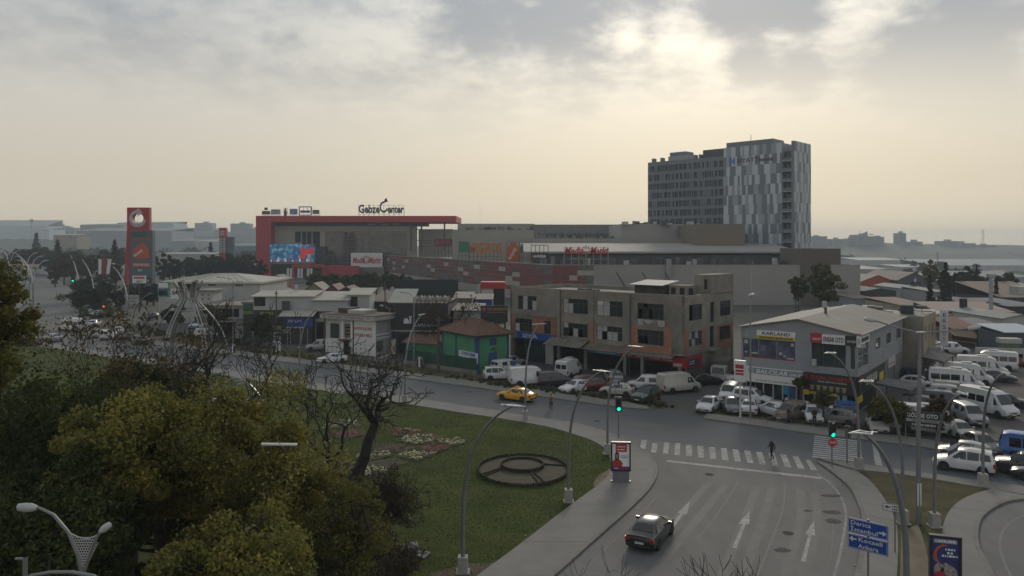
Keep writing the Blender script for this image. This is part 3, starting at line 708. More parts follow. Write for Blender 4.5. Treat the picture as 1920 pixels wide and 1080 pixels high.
ff.sign(E(235), E(670), 7.0, 7.35, m_yel, .12); bars(ff, E(260), E(640), 7.08, 7.24, m_blackp, 8, -.128)
ff.sign(E(235), E(670), 7.36, 7.95, m_whtp, .12, 'KARLAND', m_blackp, .62, pad=.14, bold=.02)
ff.sign(E(845), E(970), 7.05, 8.05, m_redp, .2); ff.text('BANT', m_whtp, E(865), 7.3, .3, -.22, E(960) - E(865), out=.01, shear=.2); b.children[-1].name = 'lettering'
ff.sign(E(972), E(1230), 7.0, 8.0, m_whtp, .2, 'ENSAR OTO', m_blackp, .52, pad=.06, bold=.03)
ff.sign(E(1235), E(1360), 7.0, 8.0, m_blackp, .2, 'enza', m_whtp, .34, pad=.12, shear=.3)
ff.sign(E(1362), LE + .35, 6.9, 8.1, m_whtp, .25, 'D', m_blackp, .5, pad=.25)
ff.sign(E(1362), LE + .35, 8.11, 8.35, m_redp, .25)
# ground floor
MB().box(.5, LE - .05, 1.6, 1.8, 0, Z1).build('shop_back_wall', m_dark, b)
xs = [E(110), E(215), E(305), E(415), E(520), E(585), E(675), E(755), E(880), E(1115), E(1235), E(1345)]
for i, x in enumerate(xs):
 MB().box(x - .07, x + .07, .1, .3, 0, Z1).build('shop_pillar', m_wht2 if i > 1 else m_conc, b)
for i in (1, 2, 3, 6, 7, 8, 9):
 ff.box('shop_glass', m_glass if i != 8 else m_glass2, xs[i] + .08, xs[i + 1] - .08, .18, .2, .3, 2.5)
 ff.box('shop_stallriser', m_wht2 if i < 5 else m_grey, xs[i] + .08, xs[i + 1] - .08, .12, .28, 0, .29)
# goods standing behind the glass
gc = [mat('goods_%d' % k, c, .7, var=.4, scale=6) for k, c in enumerate(((.25, .12, .06), (.3, .3, .3), (.05, .08, .2), (.3, .22, .05), (.06, .2, .1)))]
for i in (1, 2, 3, 7, 8):
 for r_ in range(3):
  x = xs[i] + .2
  while x < xs[i + 1] - .4:
   w = rnd.uniform(.2, .5); h_ = rnd.uniform(.2, .5); block('shelf_box', rnd.choice(gc), b, x, x + w, .6, .9, .5 + r_ * .7, .5 + r_ * .7 + h_); x += w + .08
ff.box('door', mat('cyan_banner', (.03, .22, .36), .6), xs[4] + .1, xs[4] + .75, .05, .09, 1.0, 2.4); ff.box('poster', mat('blue_poster', (.03, .07, .18), .6, var=.6, scale=3), xs[5] + .05, xs[6] - .1, .05, .09, .5, 2.2)
ff.box('door', mat('white_door_frame', (.30, .36, .38), .5), xs[9] + .2, xs[10] - .1, .06, .12, 0, 2.5); ff.box('door', m_dark, xs[9] + .45, xs[10] - .35, .04, .055, .1, 2.2)
ff.sign(E(110), E(755), 2.05, 3.75, m_whtp, .22); ff.sign(E(205), E(750), 3.02, 3.68, mat('sage_sign', (.19, .23, .23), .5), .24)
ff.text('BALCILAR', m_whtp, E(230), 3.12, .46, -.26, E(585) - E(230), out=.02, shear=.25, bold=.03); ff.text('GRUP', m_whtp, E(600), 3.12, .3, -.26, E(740) - E(600), out=.02, shear=.2, bold=.02)
ff.put(MB().tube([(0, -.25, 0), (0, -.265, 0)], .36, 18), 'sign_emblem', mat('sage_emblem', (.30, .33, .33), .5)).location = (E(180), 0, 3.4)
ff.text('Tel: 0262 643 41 42  Gsm: 0537 448 81 11', m_blackp, E(230), 2.25, .17, -.23, E(635) - E(230), out=.005)
ff.sign(E(757), E(825), 1.9, 3.7, mat('dark_red_sign', (.10, .02, .022), .5), .2); ff.sign(E(757), E(825), 1.35, 1.88, m_yel, .2)
ff.sign(E(832), LE + .05, 1.75, 3.72, m_blackp, .22); ff.text('ENSAR OTOMOTIV', m_redp, E(848), 3.12, .38, -.24, E(1340) - E(848), out=.02, bold=.02)
ff.text('ORJINAL YEDEK PARCA & AKSESUAR', m_whtp, E(925), 2.85, .15, -.235, E(1250) - E(925), out=.005)
ff.sign(E(832), E(1140), 1.5, 1.74, m_yel, .22); bars(ff, E(850), E(1110), 1.58, 1.66, m_blackp, 5, -.228)
for k in range(6):
 x = E(862 + k * 72); ff.put(MB().xz([(x - .2, 2.45), (x + .2, 2.45), (x + .13, 1.95), (x - .13, 1.95)], -.245, -.225), 'sign_picture', mat('sign_picture_grey', (.2, .2, .18), .5)); ff.put(MB().xz([(x - .26, 2.42), (x + .26, 2.42), (x + .26, 2.48), (x - .26, 2.48)], -.25, -.246), 'sign_picture', m_yel)
# side wall
sf = side_right(b, LE); SE = lambda px: fe.side(px, LE)
sw = [(SE(1642), SE(1651), 5.6, 6.9), (SE(1662), SE(1671), 5.6, 6.9), (SE(1681), SE(1689.5), 5.6, 6.9)]
cw = (.15, SE(1628), 4.5, 7.0)
sf.wall([0, DE], [Z1, EH], sw + [cw], .25, m_grey)
for w in sw: sf.window(*w, 2, 1, .1, fm=m_framew, sill=m_wht2)
sf.window(*cw, 2, 2, .1, gm=m_glass2, fm=m_framew, zsplit=.5)
sf.sign(.4, SE(1627), 7.1, 7.9, m_whtp, .2); sf.sign(.8, SE(1625), 7.3, 7.7, m_blackp, .22)
sf.wall([.3, DE], [0, Z1 - .01], [(SE(1663), SE(1678), .05, 2.6), (.8, SE(1640), .05, 1.7)], .2, mat('grey_render', (.16, .155, .15), .9, var=.2, dirt=.3))
sf.box('shop_glass', m_dark, .8, SE(1640), .2, .25, .05, 1.7); sf.box('shutter', MATS['roller_shutter'], SE(1663), SE(1678), .1, .15, .05, 2.6)
sf.sign(.02, SE(1616), 1.75, 3.7, m_blackp, .14); sf.sign(.02, SE(1616), 3.0, 3.69, mat('dark_red_sign2', (.13, .02, .022), .5), .16)
sf.sign(.02, SE(1615), 1.0, 1.74, m_yel, .14)
sf.sign(SE(1617), SE(1657), 1.9, 3.6, m_blackp, .14); sf.sign(SE(1646), SE(1654), 2.0, 2.9, m_yel, .17)
for k in range(5): sf.box('sign_picture', m_wht2, SE(1622 + k * 4.2), SE(1624.5 + k * 4.2), -.165, -.142, 2.4, 3.3)
sf.sign(SE(1664), SE(1677), 2.7, 3.9, m_wht2, .12); bars(sf, SE(1666), SE(1675), 3.1, 3.2, m_redp, 5, -.13)
Face(b, (LE, DE, 0), R(180)).wall([0, LE], [0, EH + .2], [], .2, m_grey); Face(b, (0, DE, 0), R(-90)).wall([0, DE], [0, EH], [], .2, m_grey)
MB().box(.25, LE - .25, .25, DE - .25, Z1 - .15, Z1).build('floor_slab', m_dark, b); MB().box(.3, LE - .3, 5, 5.2, Z1, EH - .1).build('inner_wall', m_dark, b)
e_ = .45
for s_, (xa, xb) in (('l', (-e_, ap)), ('r', (ap, LE + e_))):
 za, zb = (EH - .1, EH + 1.2) if s_ == 'l' else (EH + 1.2, EH - .1)
 MB().add([(xa, -.35, za), (xb, -.35, zb), (xb, DE + .2, zb), (xa, DE + .2, za), (xa, -.35, za + .1), (xb, -.35, zb + .1), (xb, DE + .2, zb + .1), (xa, DE + .2, za + .1)], [(3, 2, 1, 0), (4, 5, 6, 7), (0, 1, 5, 4), (1, 2, 6, 5), (2, 3, 7, 6), (3, 0, 4, 7)]).build('roof_slope', m_roofg, b)
MB().tube([(LE * .55, 9, 9.1), (LE * .55, 9, 10.2)], .16, 8).build('flue', m_frame, b); MB().box(3, 3.5, DE - 2.5, DE - 2.1, 9, 9.9).build('vent_box', m_wht2, b)
MB().tube([(LE + .47, -.3, EH), (LE + .47, DE, EH)], .08, 6).build('gutter', m_wht2, b)
# totem sign on a post in front of it
p = G(1388, 785, 0); t = root('totem_sign', 'small white and red box sign on a pale post by parked cars', 'sign', p, R(-35))
MB().tube([(0, 0, 0), (0, 0, 3.8)], .11, 8).build('post', m_white, t); MB().box(-.55, .55, -.22, .22, 3.75, 5.9).build('sign_box', m_whtp, t)
for k, (c, d) in enumerate(((5.1, 5.5), (4.75, 4.98), (4.45, 4.66))): MB().box(-.42, .42, -.235, -.22, c, d).build('print', m_redp, t)
# ---------------------------------------------------------------- green and blue kiosk house with hip roof
cx_ = V((-4.9, 101.7)); d_ = V((.81, .586)).normalized()
fg = Frame(cx_, d_); LG = fg.front(954);
b = root('green_house', 'green walled little house with blue corners and a brown tiled hip roof', 'house', (*cx_, 0), fg.ang)
m_gr = mat('green_render', (.065, .23, .115), .85, var=.15, scale=.8, dirt=.25); m_gb = mat('blue_trim', (.025, .07, .19), .7, var=.15)
ff = Face(b); lf = side_left(b, 9.0); EG = 5.1
wd = (fg.front(918), fg.front(931), 3.6, 4.6); dr = (fg.front(916), fg.front(932), 0.0, 2.6)
ff.wall([0, LG], [0, EG], [wd, dr], .2, m_gr); ff.window(*wd, 1, 1, .08, gm=mat('blue_shutter', (.03, .06, .15), .6), fm=m_gb)
ff.box('door', m_gb, dr[0], dr[1], .05, .1, .02, 2.6); ff.box('wall_bracket', m_frame, dr[0] + .5, dr[0] + 1.2, -.3, 0, 3.1, 3.2)
ff.box('notice', mat('rust_notice', (.2, .09, .05), .8), dr[0] + .35, dr[0] + 1.0, .02, .045, .8, 1.5)
for f_, (a, c) in ((ff, (-.03, .55)), (ff, (LG - .35, LG + .03))): f_.box('corner_band', m_gb, a, c, -.04, .0, 0, EG)
lf.wall([0, 9.0], [0, EG], [], .2, m_gr); lf.box('corner_band', m_gb, 8.65, 9.0, -.05, 0, 0, EG)
for a in (3.6, ): lf.box('corner_band', m_gb, a, a + .45, -.05, 0, 0, EG)
lf.box('corner_band', m_gb, 0, .35, -.05, 0, 0, EG); lf.box('eave_band', m_gb, 0, 9, -.03, 0, EG - .35, EG)
ff.box('eave_band', m_gb, 0.56, LG - .36, -.03, 0, EG - .35, EG)
Face(b, (LG, 0, 0), R(90)).wall([.21, 8.79], [0, EG], [], .2, m_gr); Face(b, (LG, 9, 0), R(180)).wall([0, LG], [0, EG], [], .2, m_gr)
sg = lf.sign(5.2, 9.5, 1.35, 2.75, m_whtp, .4); sgo = lf.sign(6.0, 9.4, 2.3, 2.7, mat('sign_blue2', (.06, .13, .32), .5), .42)
lf.text('BALCILAR', m_whtp, 6.1, 2.36, .26, -.435, 2.2, out=.005, shear=.2, bold=.02); bars(lf, 5.9, 9.0, 1.5, 1.62, m_blackp, 5, -.405); bars(lf, 5.7, 9.2, 1.85, 1.97, m_cyan, 5, -.405, seed=3)
# tiled hip roof: every course of tiles is a piece
o_ = .55; za, zb = EG + .02, EG + 1.75
c4 = [V((-o_, -o_, za)), V((LG + o_, -o_, za)), V((LG + o_, 9 + o_, za)), V((-o_, 9 + o_, za))]
r0, r1 = V((LG / 2, LG / 2 + .2, zb)), V((LG / 2, 9 - LG / 2 - .2, zb))
for A_, B_, C_, D_ in ((c4[0], c4[1], r0, r0), (c4[1], c4[2], r1, r0), (c4[2], c4[3], r1, r1), (c4[3], c4[0], r0, r1)):
 n_ = 11; nor = (B_ - A_).cross(D_ - A_).normalized()
 for k in range(n_):
  p0, p1 = A_.lerp(D_, k / n_), B_.lerp(C_, k / n_); q0, q1 = A_.lerp(D_, (k + 1.15) / n_ if k < n_ - 1 else 1), B_.lerp(C_, (k + 1.15) / n_ if k < n_ - 1 else 1)
  up_ = nor * .09; lw = nor * .015
  MB().add([p0 + lw, p1 + lw, q1 + lw * 0, q0 + lw * 0, p0 + up_, p1 + up_, q1 + lw, q0 + lw], [(3, 2, 1, 0), (4, 5, 6, 7), (0, 1, 5, 4), (1, 2, 6, 5), (2, 3, 7, 6), (3, 0, 4, 7)]).build('tile_course', m_tile, b)
for a, c in ((c4[0], r0), (c4[1], r0), (c4[2], r1), (c4[3], r1), (r0, r1)): MB().tube([a + V((0, 0, .06)), c + V((0, 0, .09))], .11, 6).build('ridge_tile', m_tile, b)
MB().add([c4[0], c4[1], c4[2], c4[3], c4[0] - V((0, 0, .16)), c4[1] - V((0, 0, .16)), c4[2] - V((0, 0, .16)), c4[3] - V((0, 0, .16))], [(7, 6, 5, 4), (0, 1, 5, 4), (1, 2, 6, 5), (2, 3, 7, 6), (3, 0, 4, 7)]).build('eave', mat('eave_brown', (.07, .035, .028), .8), b)
for x, y in ((1.0, 4.2), (1.3, 5.0), (2.0, 5.6), (2.4, 6.3)): MB().box(x, x + .08, y, y + .08, EG + .8, EG + 2.0).build('roof_spike', m_frame, b)
# low green wall with its plinth, and the blue pillar
w0, w1_ = G(757, 682), G(893, 703); fw = Frame(w0, w1_ - w0); LW = (V(w1_[:2]) - V(w0[:2])).length
b = root('garden_wall', 'low dark green sheet fence on a pale plinth in front of the green house', 'fence', (*fw.o, 0), fw.ang)
MB().box(0, LW, 0, .25, 0, .55).build('plinth', m_conc, b);
for k in range(10): block('sheet', mat('dark_green_sheet', (.012, .055, .04), .8, var=.2), b, LW * k / 10, LW * (k + 1) / 10 - .02, .08, .12, .55, 2.1 + .1 * (k % 2))
p = G(963, 716); t = root('gate_pillar', 'square blue painted pillar beside the white parked vans', 'pillar', p, .4); MB().box(-.22, .22, -.22, .22, 0, 2.6).build('shaft', m_gb, t); MB().box(-.28, .28, -.28, .28, 2.6, 2.72).build('cap', m_gb, t)
p = G(822, 700); t = root('utility_post', 'grey brown timber utility post at the green fence', 'pole', p, 0); MB().tube([(0, 0, 0), (0, 0, 7.6)], [.2, .15], 8).build('shaft', mat('old_timber', (.075, .065, .055), .95, var=.2), t); MB().box(-.5, .5, -.06, .06, 7.2, 7.32).build('crossarm', MATS['old_timber'], t)
b = root('small_green_annexe', 'small green annexe with a low brown roof behind the fence', 'house', (*G(790, 676)[:2], 0), R(-20))
MB().box(-2.6, 2.6, 0, 3, 0, 2.7).build('wall', m_gr, b); MB().add([(-3, -.6, 2.6), (3, -.6, 2.6), (3, 3.3, 3.5), (-3, 3.3, 3.5), (-3, -.6, 2.72), (3, -.6, 2.72), (3, 3.3, 3.62), (-3, 3.3, 3.62)], [(3, 2, 1, 0), (4, 5, 6, 7), (0, 1, 5, 4), (1, 2, 6, 5), (2, 3, 7, 6), (3, 0, 4, 7)]).build('roof', m_tile, b); MB().box(-1.8, -.9, -.03, .0, .1, 2.0).build('door', m_gb, b)
# ---------------------------------------------------------------- the spare-parts pavilion with printed panels
fj, LJ = from_corner((-21.8, 117.0), (.88, -.475), 611)
DJ = fj.side(733, LJ)
b = root('parts_pavilion', 'white two-storey parts shop with flat roof, red lettering and printed wall panels', 'building', (*fj.o, 0), fj.ang)
J = lambda zx: fj.front(590 + zx / 6.0); ff = Face(b); EJ = 5.6
w = (J(175), J(278), 2.35, 4.75); st = (J(335), J(405), 2.6, 4.8); dr = (J(325), J(385), 0, 2.1)
ff.wall([0, LJ], [0, EJ], [w, st, dr], .25, m_wht2); ff.window(*w, 1, 1, .08, gm=m_glass2)
for k in range(4): ff.box('louvre', mat('louvre_brown', (.16, .13, .09), .7), st[0], st[1], .03, .1, st[2] + .12 + k * .55, st[2] + .42 + k * .55)
ff.box('stair_void', m_dark, st[0], st[1], .15, .2, st[2], st[3]); ff.box('door', m_dark, dr[0], dr[1], .15, .2, 0, dr[3]); ff.box('awning', mat('dark_red_awning', (.16, .02, .03), .7), J(295), J(410), -.7, 0, 2.12, 2.35)
for a, c in ((120, 178), (430, 440)): ff.box('brown_edge', mat('brown_trim', (.07, .045, .035), .8), J(105) if a == 120 else J(430), J(122) if a == 120 else J(442), -.05, .0, 0, EJ)
for a, c in ((306, 328), (408, 430), (655, 690)): ff.box('pilaster', m_whtp, J(a), J(c), -.12, 0, 0, EJ)
def grid(face, x0, x1, z0, z1, nx, nz, m, seed, prints=True):
 r_ = random.Random(seed)
 for i in range(nx):
  for k in range(nz):
   a, c = x0 + (x1 - x0) * i / nx, x0 + (x1 - x0) * (i + 1) / nx; d, e = z0 + (z1 - z0) * k / nz, z0 + (z1 - z0) * (k + 1) / nz
   face.box('wall_panel', m, a + .015, c - .015, -.05, -.005, d + .015, e - .015)
   if prints:
    t_ = r_.random(); mx, mz = (a + c) / 2, (d + e) / 2; s_ = min(c - a, e - d) * .3
    if t_ < .45: face.put(MB().tube([(mx, -.052, mz), (mx, -.058, mz)], s_ * .8, 7), 'panel_print', m_dkg)
    else: face.box('panel_print', m_dkg, mx - s_ * 1.1, mx + s_ * 1.1, -.058, -.052, mz - s_ * .3, mz + s_ * .25)
m_dkg = mat('dark_grey_print', (.14, .14, .15), .6)
grid(ff, J(122), J(278), .1, 2.3, 3, 4, m_whtp, 3); grid(ff, J(443), J(652), .05, 2.0, 4, 3, m_whtp, 8); grid(ff, J(443), J(652), 2.0, EJ - .1, 4, 5, m_whtp, 8, False)
ff.text('JAPON & KORE', m_redp, J(448), 4.0, .5, -.07, J(648) - J(448), out=.01, bold=.015); ff.text('OTOYEDEK PARCA', m_redp, J(448), 2.95, .45, -.07, J(648) - J(448), out=.01, bold=.015)
sf = side_right(b, LJ); sf.wall([0, DJ], [0, EJ], [], .25, m_wht2)
sf.box('shutter', MATS['roller_shutter'] , DJ * .15, DJ * .55, -.03, .0, .5, 2.2); sf.sign(.1, DJ, 2.5, 3.4, m_whtp, .06); bars(sf, .2, DJ - .1, 2.85, 3.05, m_dkg, 5, -.065); sf.sign(.1, DJ, 2.2, 2.4, m_wht2, .06); sf.box('wall_panel', m_wht2, .1, DJ - .1, -.04, 0, 3.6, EJ - .1)
Face(b, (0, DJ, 0), R(-90)).wall([0, DJ], [0, EJ], [], .25, m_wht2); Face(b, (LJ, DJ, 0), R(180)).wall([0, LJ], [0, EJ], [], .25, m_wht2)
MB().box(.26, LJ - .26, .3, DJ - .3, 2.2, 2.3).build('floor_slab', m_dark, b)
MB().box(-.55, LJ + .9, -.8, DJ + 1.0, EJ, EJ + .65).build('roof_fascia', m_wht2, b); MB().box(-.6, LJ + .95, -.85, DJ + 1.05, EJ + .65, EJ + .75).build('roof_edge', MATS['brown_trim'], b)
MB().box(LJ * .35, LJ * .7, DJ * .3, DJ, EJ + .75, EJ + 1.3).build('roof_curb', m_wht2, b); MB().box(1, LJ * .33, DJ * .4, DJ, EJ + .75, EJ + 1.5).build('roof_curb', MATS['brown_trim'], b)
fa = Face(b, (0, -.8, 0)); fa.text('JAPON  KORE  OTOYEDEK PARCA', m_dkg, LJ * .12, EJ + .18, .3, -.02, LJ * .78, out=.01, bold=.02); fa.box('sign_emblem', m_dkg, LJ * .01, LJ * .07, -.02, -.002, EJ + .2, EJ + .45); fa.box('sign_emblem', m_dkg, LJ * .93, LJ * 1.0, -.02, -.002, EJ + .25, EJ + .4)
# ================================================================ the shopping mall
m_bei = mat('beige_cladding', (.31, .29, .255), .8, var=.06, scale=.3, dirt=.10); m_redm = mat('red_cladding', (.34, .025, .03), .6, var=.08, scale=.3)
m_mgrey = mat('mall_grey', (.31, .30, .285), .8, var=.06, scale=.2, dirt=.10); m_brown = mat('mall_brown', (.115, .10, .085), .8, var=.06, scale=.2)
m_duct = mat('roof_plant', (.17, .17, .17), .7, var=.2, scale=.5); m_ductd = mat('roof_plant_dark', (.07, .075, .08), .8, var=.2, scale=.5)
MX, MY = 11.7, 213.0
b = root('shopping_mall', 'huge low shopping mall with red frame entrance and patchwork red and grey wall', 'shopping mall', (MX, MY, 0))
fm = Frame((MX, MY), (1, 0)); MH = 11.4
def mx(px, D): return (px - CX) * D / F - MX
def mz(py, D): return H - (py - HY) * D / F
XR = mx(1613, MY)
Face(b).wall([mx(1113, MY), XR], [0, MH], [], .4, m_mgrey)
Face(b, (XR, 0, 0), R(90)).wall([.41, 170], [0, MH], [], .4, m_mgrey)
for px in (1312, 1408, 1500): block('wall_joint', m_wht2, b, mx(px, MY), mx(px + 1.2, MY), -.04, 0, .2, MH - .1)
MB().prism([(0.3, .3), (XR - .3, .3), (XR - .3, 170), (-60, 176), (-78.2, 176.6)], MH - 1.3, MH - 1.0).build('roof', m_roofg, b)
MB().box(mx(1500, MY), mx(1577, MY), .2, 16, MH - 1, mz(466, MY)).build('plant_room', m_brown, b)
block('wall_band', m_brown, b, mx(1500, MY), mx(1541, MY), -.12, .19, 0, mz(466, MY))
# patchwork wall running back to the entrance, panel by panel
fw = Frame((MX, MY), (-66.8 - MX, 390 - MY)); LW = math.hypot(-66.8 - MX, 390 - MY)
wf = Face(b, (0, 0, 0), fw.ang)
wf.put(MB().box(0, LW, -.5, -.06, 0, MH), 'wall', m_mgrey)
pm = [mat('panel_red', (.165, .042, .042), .7, var=.1, scale=.3), mat('panel_dark', (.10, .095, .098), .7, var=.1, scale=.3), mat('panel_beige', (.34, .32, .29), .7, var=.06, scale=.3), mat('panel_maroon', (.105, .048, .05), .7, var=.1, scale=.3)]
r_ = random.Random(5); NC, NR = 34, 7
beige = {(4, 4), (6, 5), (5, 3), (5, 2), (4, 2), (10, 5), (12, 3), (13, 4), (16, 5), (19, 3), (20, 4), (26, 5), (27, 3), (30, 4), (30, 2), (7, 1), (32, 5)}
cw = LW / NC; rh = (MH - 1.4) / NR
c_, s_ = math.cos(fw.ang), math.sin(fw.ang)
for i in range(NC):
 for k in range(NR):
  if k == 0: m_ = m_mgrey
  elif (i, k) in beige: m_ = pm[2]
  else: m_ = pm[r_.choice((0, 0, 1, 3, 3, 1) if i > 9 else (0, 0, 0, 3, 0, 1))]
  o = block('wall_panel', m_, b, -.5, .5, -.5, .5, -.5, .5)
  x, y = (i + .5) * cw, .0
  o.location = (x * c_ - y * s_, x * s_ + y * c_, 1.3 + (k + .5) * rh); o.scale = (cw - .08, .12, rh - .06); o.rotation_euler.z = fw.ang
for i in range(9):
 x, y = (12 + i * 1.5) * cw, -.0; o = block('window', m_gfar, b, 0, 1, 0, 1, 0, 1); o.location = (x * c_ + .08 * s_, x * s_ - .08 * c_, 8.0); o.scale = (1.8, .18, 1.5); o.rotation_euler.z = fw.ang
XF = mx(1113, MY)
for i in range(5):
 for k in range(NR):
  m_ = pm[2] if (i, k) in ((2, 4), (4, 5), (3, 5)) else pm[1] if (i, k) in ((4, 6), (4, 4), (4, 3), (3, 6)) else pm[0]
  block('wall_panel', m_, b, XF * i / 5 + .03, XF * (i + 1) / 5 - .03, -.06, .1, 1.3 + k * rh + .03, 1.3 + (k + 1) * rh - .03)
block('wall_base', m_mgrey, b, 0, XF, 0, .3, 0, 1.3)
block('wall', m_mgrey, b, 0, XF, .1, .4, 1.3, MH)
o = wf.put(MB().box(0, LW, -.45, .08, MH - .1, MH + .12), 'parapet_cap', m_bei)
block('parapet_cap', m_bei, b, 0, XR, -.1, .4, MH, MH + .12)
# upper tiers
def tier(nm, px0, px1, py, D0, D1, z0, m): return MB().box(mx(px0, D0), mx(px1, D0), D0 - MY, D1 - MY, z0, mz(py, D0)).build(nm, m, b)
tier('upper_wall', 1000, 1500, 478, 236, 262, 10, m_ductd)
x0, x1 = mx(1000, 236), mx(1500, 236); za, zb = mz(474.5, 236), 17.2
MB().add([(x0 - 3, 21.5, za), (x1 + .5, 21.5, za), (x1 + 4, 62, zb), (x0 - 4, 62, zb), (x0 - 3, 21.5, za + .5), (x1 + .5, 21.5, za + .5), (x1 + 4, 62, zb + .4), (x0 - 4, 62, zb + .4)], [(3, 2, 1, 0), (4, 5, 6, 7), (0, 1, 5, 4), (1, 2, 6, 5), (2, 3, 7, 6), (3, 0, 4, 7)]).build('sheet_roof', mat('pale_deck', (.30, .29, .275), .8, var=.08, scale=.1, spec=.2), b)
tier('upper_wall', 1000, 1345, 447, 282, 330, 10, m_bei)
tier('upper_wall', 848, 1000, 431, 300, 330, 10, m_bei)
tier('upper_wall', 1165, 1306, 420, 292, 330, 10, mat('pale_grey_tier', (.30, .295, .285), .8, var=.05, scale=.2))
tier('upper_wall', 1306, 1397, 420, 262, 300, 10, mat('taupe_tier', (.175, .145, .115), .8, var=.05, scale=.2))
tier('upper_wall', 1000, 1170, 421, 335, 360, 10, m_duct); tier('upper_wall', 858, 1002, 419.5, 338, 362, 10, m_bei)
for k in range(22): # louvres and plant on the terraces
 px = 1010 + k * 7.3; D = 333; block('louvre', m_ductd, b, mx(px, D), mx(px + 4, D), D - MY, D - MY + 1, mz(445, D), mz(437 + (k % 3), D))
r_ = random.Random(12)
for k in range(46):
 px = r_.uniform(1005, 1495); D = r_.uniform(222, 234); w = r_.uniform(3, 13); h_ = r_.uniform(5, 15)
 block('roof_plant', r_.choice((m_duct, m_ductd, m_wht2, m_ductd)), b, mx(px, D), mx(px + w, D), D - MY, D - MY + 2, MH - 1, MH - 1 + h_ * D / F + .8)
for k in range(30):
 px = r_.uniform(1165, 1400); D = r_.uniform(285, 300); w = r_.uniform(3, 12); z = mz(420.5, 292) if px < 1306 else 24.4
 block('roof_plant', r_.choice((m_duct, m_wht2, m_ductd)), b, mx(px, D), mx(px + w, D), D - MY + 3, D - MY + 6, z - .2, z + r_.uniform(.3, 1.3))
for k in range(34):
 px = r_.uniform(860, 1150); D = 300 if px < 1000 else 285; z = mz(431, 300) if px < 1000 else mz(447, 282)
 block('roof_plant', r_.choice((m_duct, m_ductd, m_duct)), b, mx(px, D), mx(px + r_.uniform(3, 14), D), D - MY + 3, D - MY + 6, z - .2, z + r_.uniform(.3, 1.6))
for px in (1172, 1220, 1262): MB().tube([(mx(px, 212), -.4, MH - 6), (mx(px - 18, 212), -3.2, MH - 2)], .16, 5).build('lamp_bracket', m_frame, b)
for px in (1252, 1256.5): MB().tube([(mx(px, 212), -.9, .3), (mx(px, 212), -.9, mz(486, 212))], .42, 8).build('flue', m_steel, b)
# entrance block
D0 = 395.0; yo = D0 - MY
ez = lambda py: mz(py, D0); ex = lambda px: mx(px, D0)
MB().box(ex(487), ex(515), yo - 6, yo + 30, 0, ez(407)).build('red_frame_column', m_redm, b)
MB().box(ex(487) - .02, ex(857), yo - 6.02, yo + 34, ez(417), ez(405.5)).build('red_frame_beam', m_redm, b)
GX0, GX1, GZ0, GZ1 = ex(610), ex(763), ez(500), ez(434)
ef = Face(b, (0, yo, 0))
dk_ = [(ex(566), ex(574), ez(470), ez(434)), (ex(575.5), ex(584), ez(470), ez(434)), (ex(586), ex(600), ez(470), ez(434)), (ex(553), ex(564), ez(455), ez(434))]
ef.wall([ex(515), ex(782)], [0, ez(424)], [(GX0, GX1, GZ0, GZ1)] + dk_, 1.0, m_bei)
for q in dk_: ef.box('void', m_dark, q[0], q[1], .9, .95, q[2], q[3])
ef.window(GX0, GX1, GZ0, GZ1, 11, 9, .4, fm=mat('curtain_frame', (.07, .075, .08), .5), gm=mat('curtain_glass', (.024, .036, .039), .05, var=.5, scale=.08, spec=.8), bar=.35)
ef.box('upper_void', m_ductd, ex(515), ex(800), 2, 12, ez(424), ez(417.2))
for px in (690, 713, 735): ef.box('sky_slot', m_wht2, ex(px), ex(px + 14), 1.4, 1.9, ez(422), ez(419))
for px in (700, 770, 790, 833): MB().box(ex(px), ex(px + 2.4), yo - 3, yo - 1, ez(470) if px > 760 else ez(424), ez(417)).build('column', m_frame, b)
for py in (431, 452, 463): MB().box(ex(782), ex(850), yo - 3, yo - 2.4, ez(py), ez(py - 1.2)).build('beam', m_frame, b)
MB().box(ex(782), ex(860), yo + 6, yo + 30, 0, ez(430)).build('upper_wall', m_bei, b)
MB().box(ex(562), ex(620), yo - 14, yo - 1, ez(500), ez(495)).build('porch_beam', m_redm, b); MB().box(ex(562), ex(567), yo - 14, yo - 1, 0, ez(500)).build('porch_leg', m_redm, b); MB().box(ex(617), ex(622), yo - 14, yo - 1, 0, ez(500)).build('porch_leg', m_redm, b); MB().box(ex(622), ex(682), yo - 12, yo - 1, 0, ez(497)).build('porch_wing', m_redm, b)
MB().box(ex(590), ex(612), yo - 3, yo - .2, ez(492), ez(462)).build('dark_bay', mat('dark_bay', (.03, .035, .04), .5), b)
MB().box(ex(520), ex(562), yo - 6, yo - .2, 0, ez(494)).build('dark_bay', m_dark, b)
# billboards of the mall
def board(nm, label, cat, px0, px1, py0, py1, D, m, deep=1.0, rz=0.0):
 x0, x1 = (px0 - CX) * D / F, (px1 - CX) * D / F
 t = root(nm, label, cat, (x0, D, mz(py1, D)), rz)
 MB().box(0, (x1 - x0) / math.cos(rz), 0, deep, 0, (py1 - py0) * D / F).build('board', m, t); return t, (x1 - x0) / math.cos(rz), (py1 - py0) * D / F
def screen_mat():
 m = bpy.data.materials.new('led_screen'); m.use_nodes = True; t = m.node_tree; bs = t.nodes['Principled BSDF']; L = t.links.new
 tc = t.nodes.new('ShaderNodeTexCoord'); n = N(t, 'ShaderNodeTexNoise', Scale=.42, Detail=4.0); L(tc.outputs['Object'], n.inputs['Vector'])
 r = t.nodes.new('ShaderNodeValToRGB'); L(n.outputs['Fac'], r.inputs[0]); e = r.color_ramp.elements
 e[0].position = .3; e[0].color = (.01, .04, .14, 1); e[1].position = .7; e[1].color = (.35, .55, .6, 1); x = e.new(.52); x.color = (.02, .16, .36, 1)
 L(r.outputs[0], bs.inputs['Base Color']); L(r.outputs[0], bs.inputs['Emission Color']); bs.inputs['Emission Strength'].default_value = .22; return m
m_led = screen_mat()
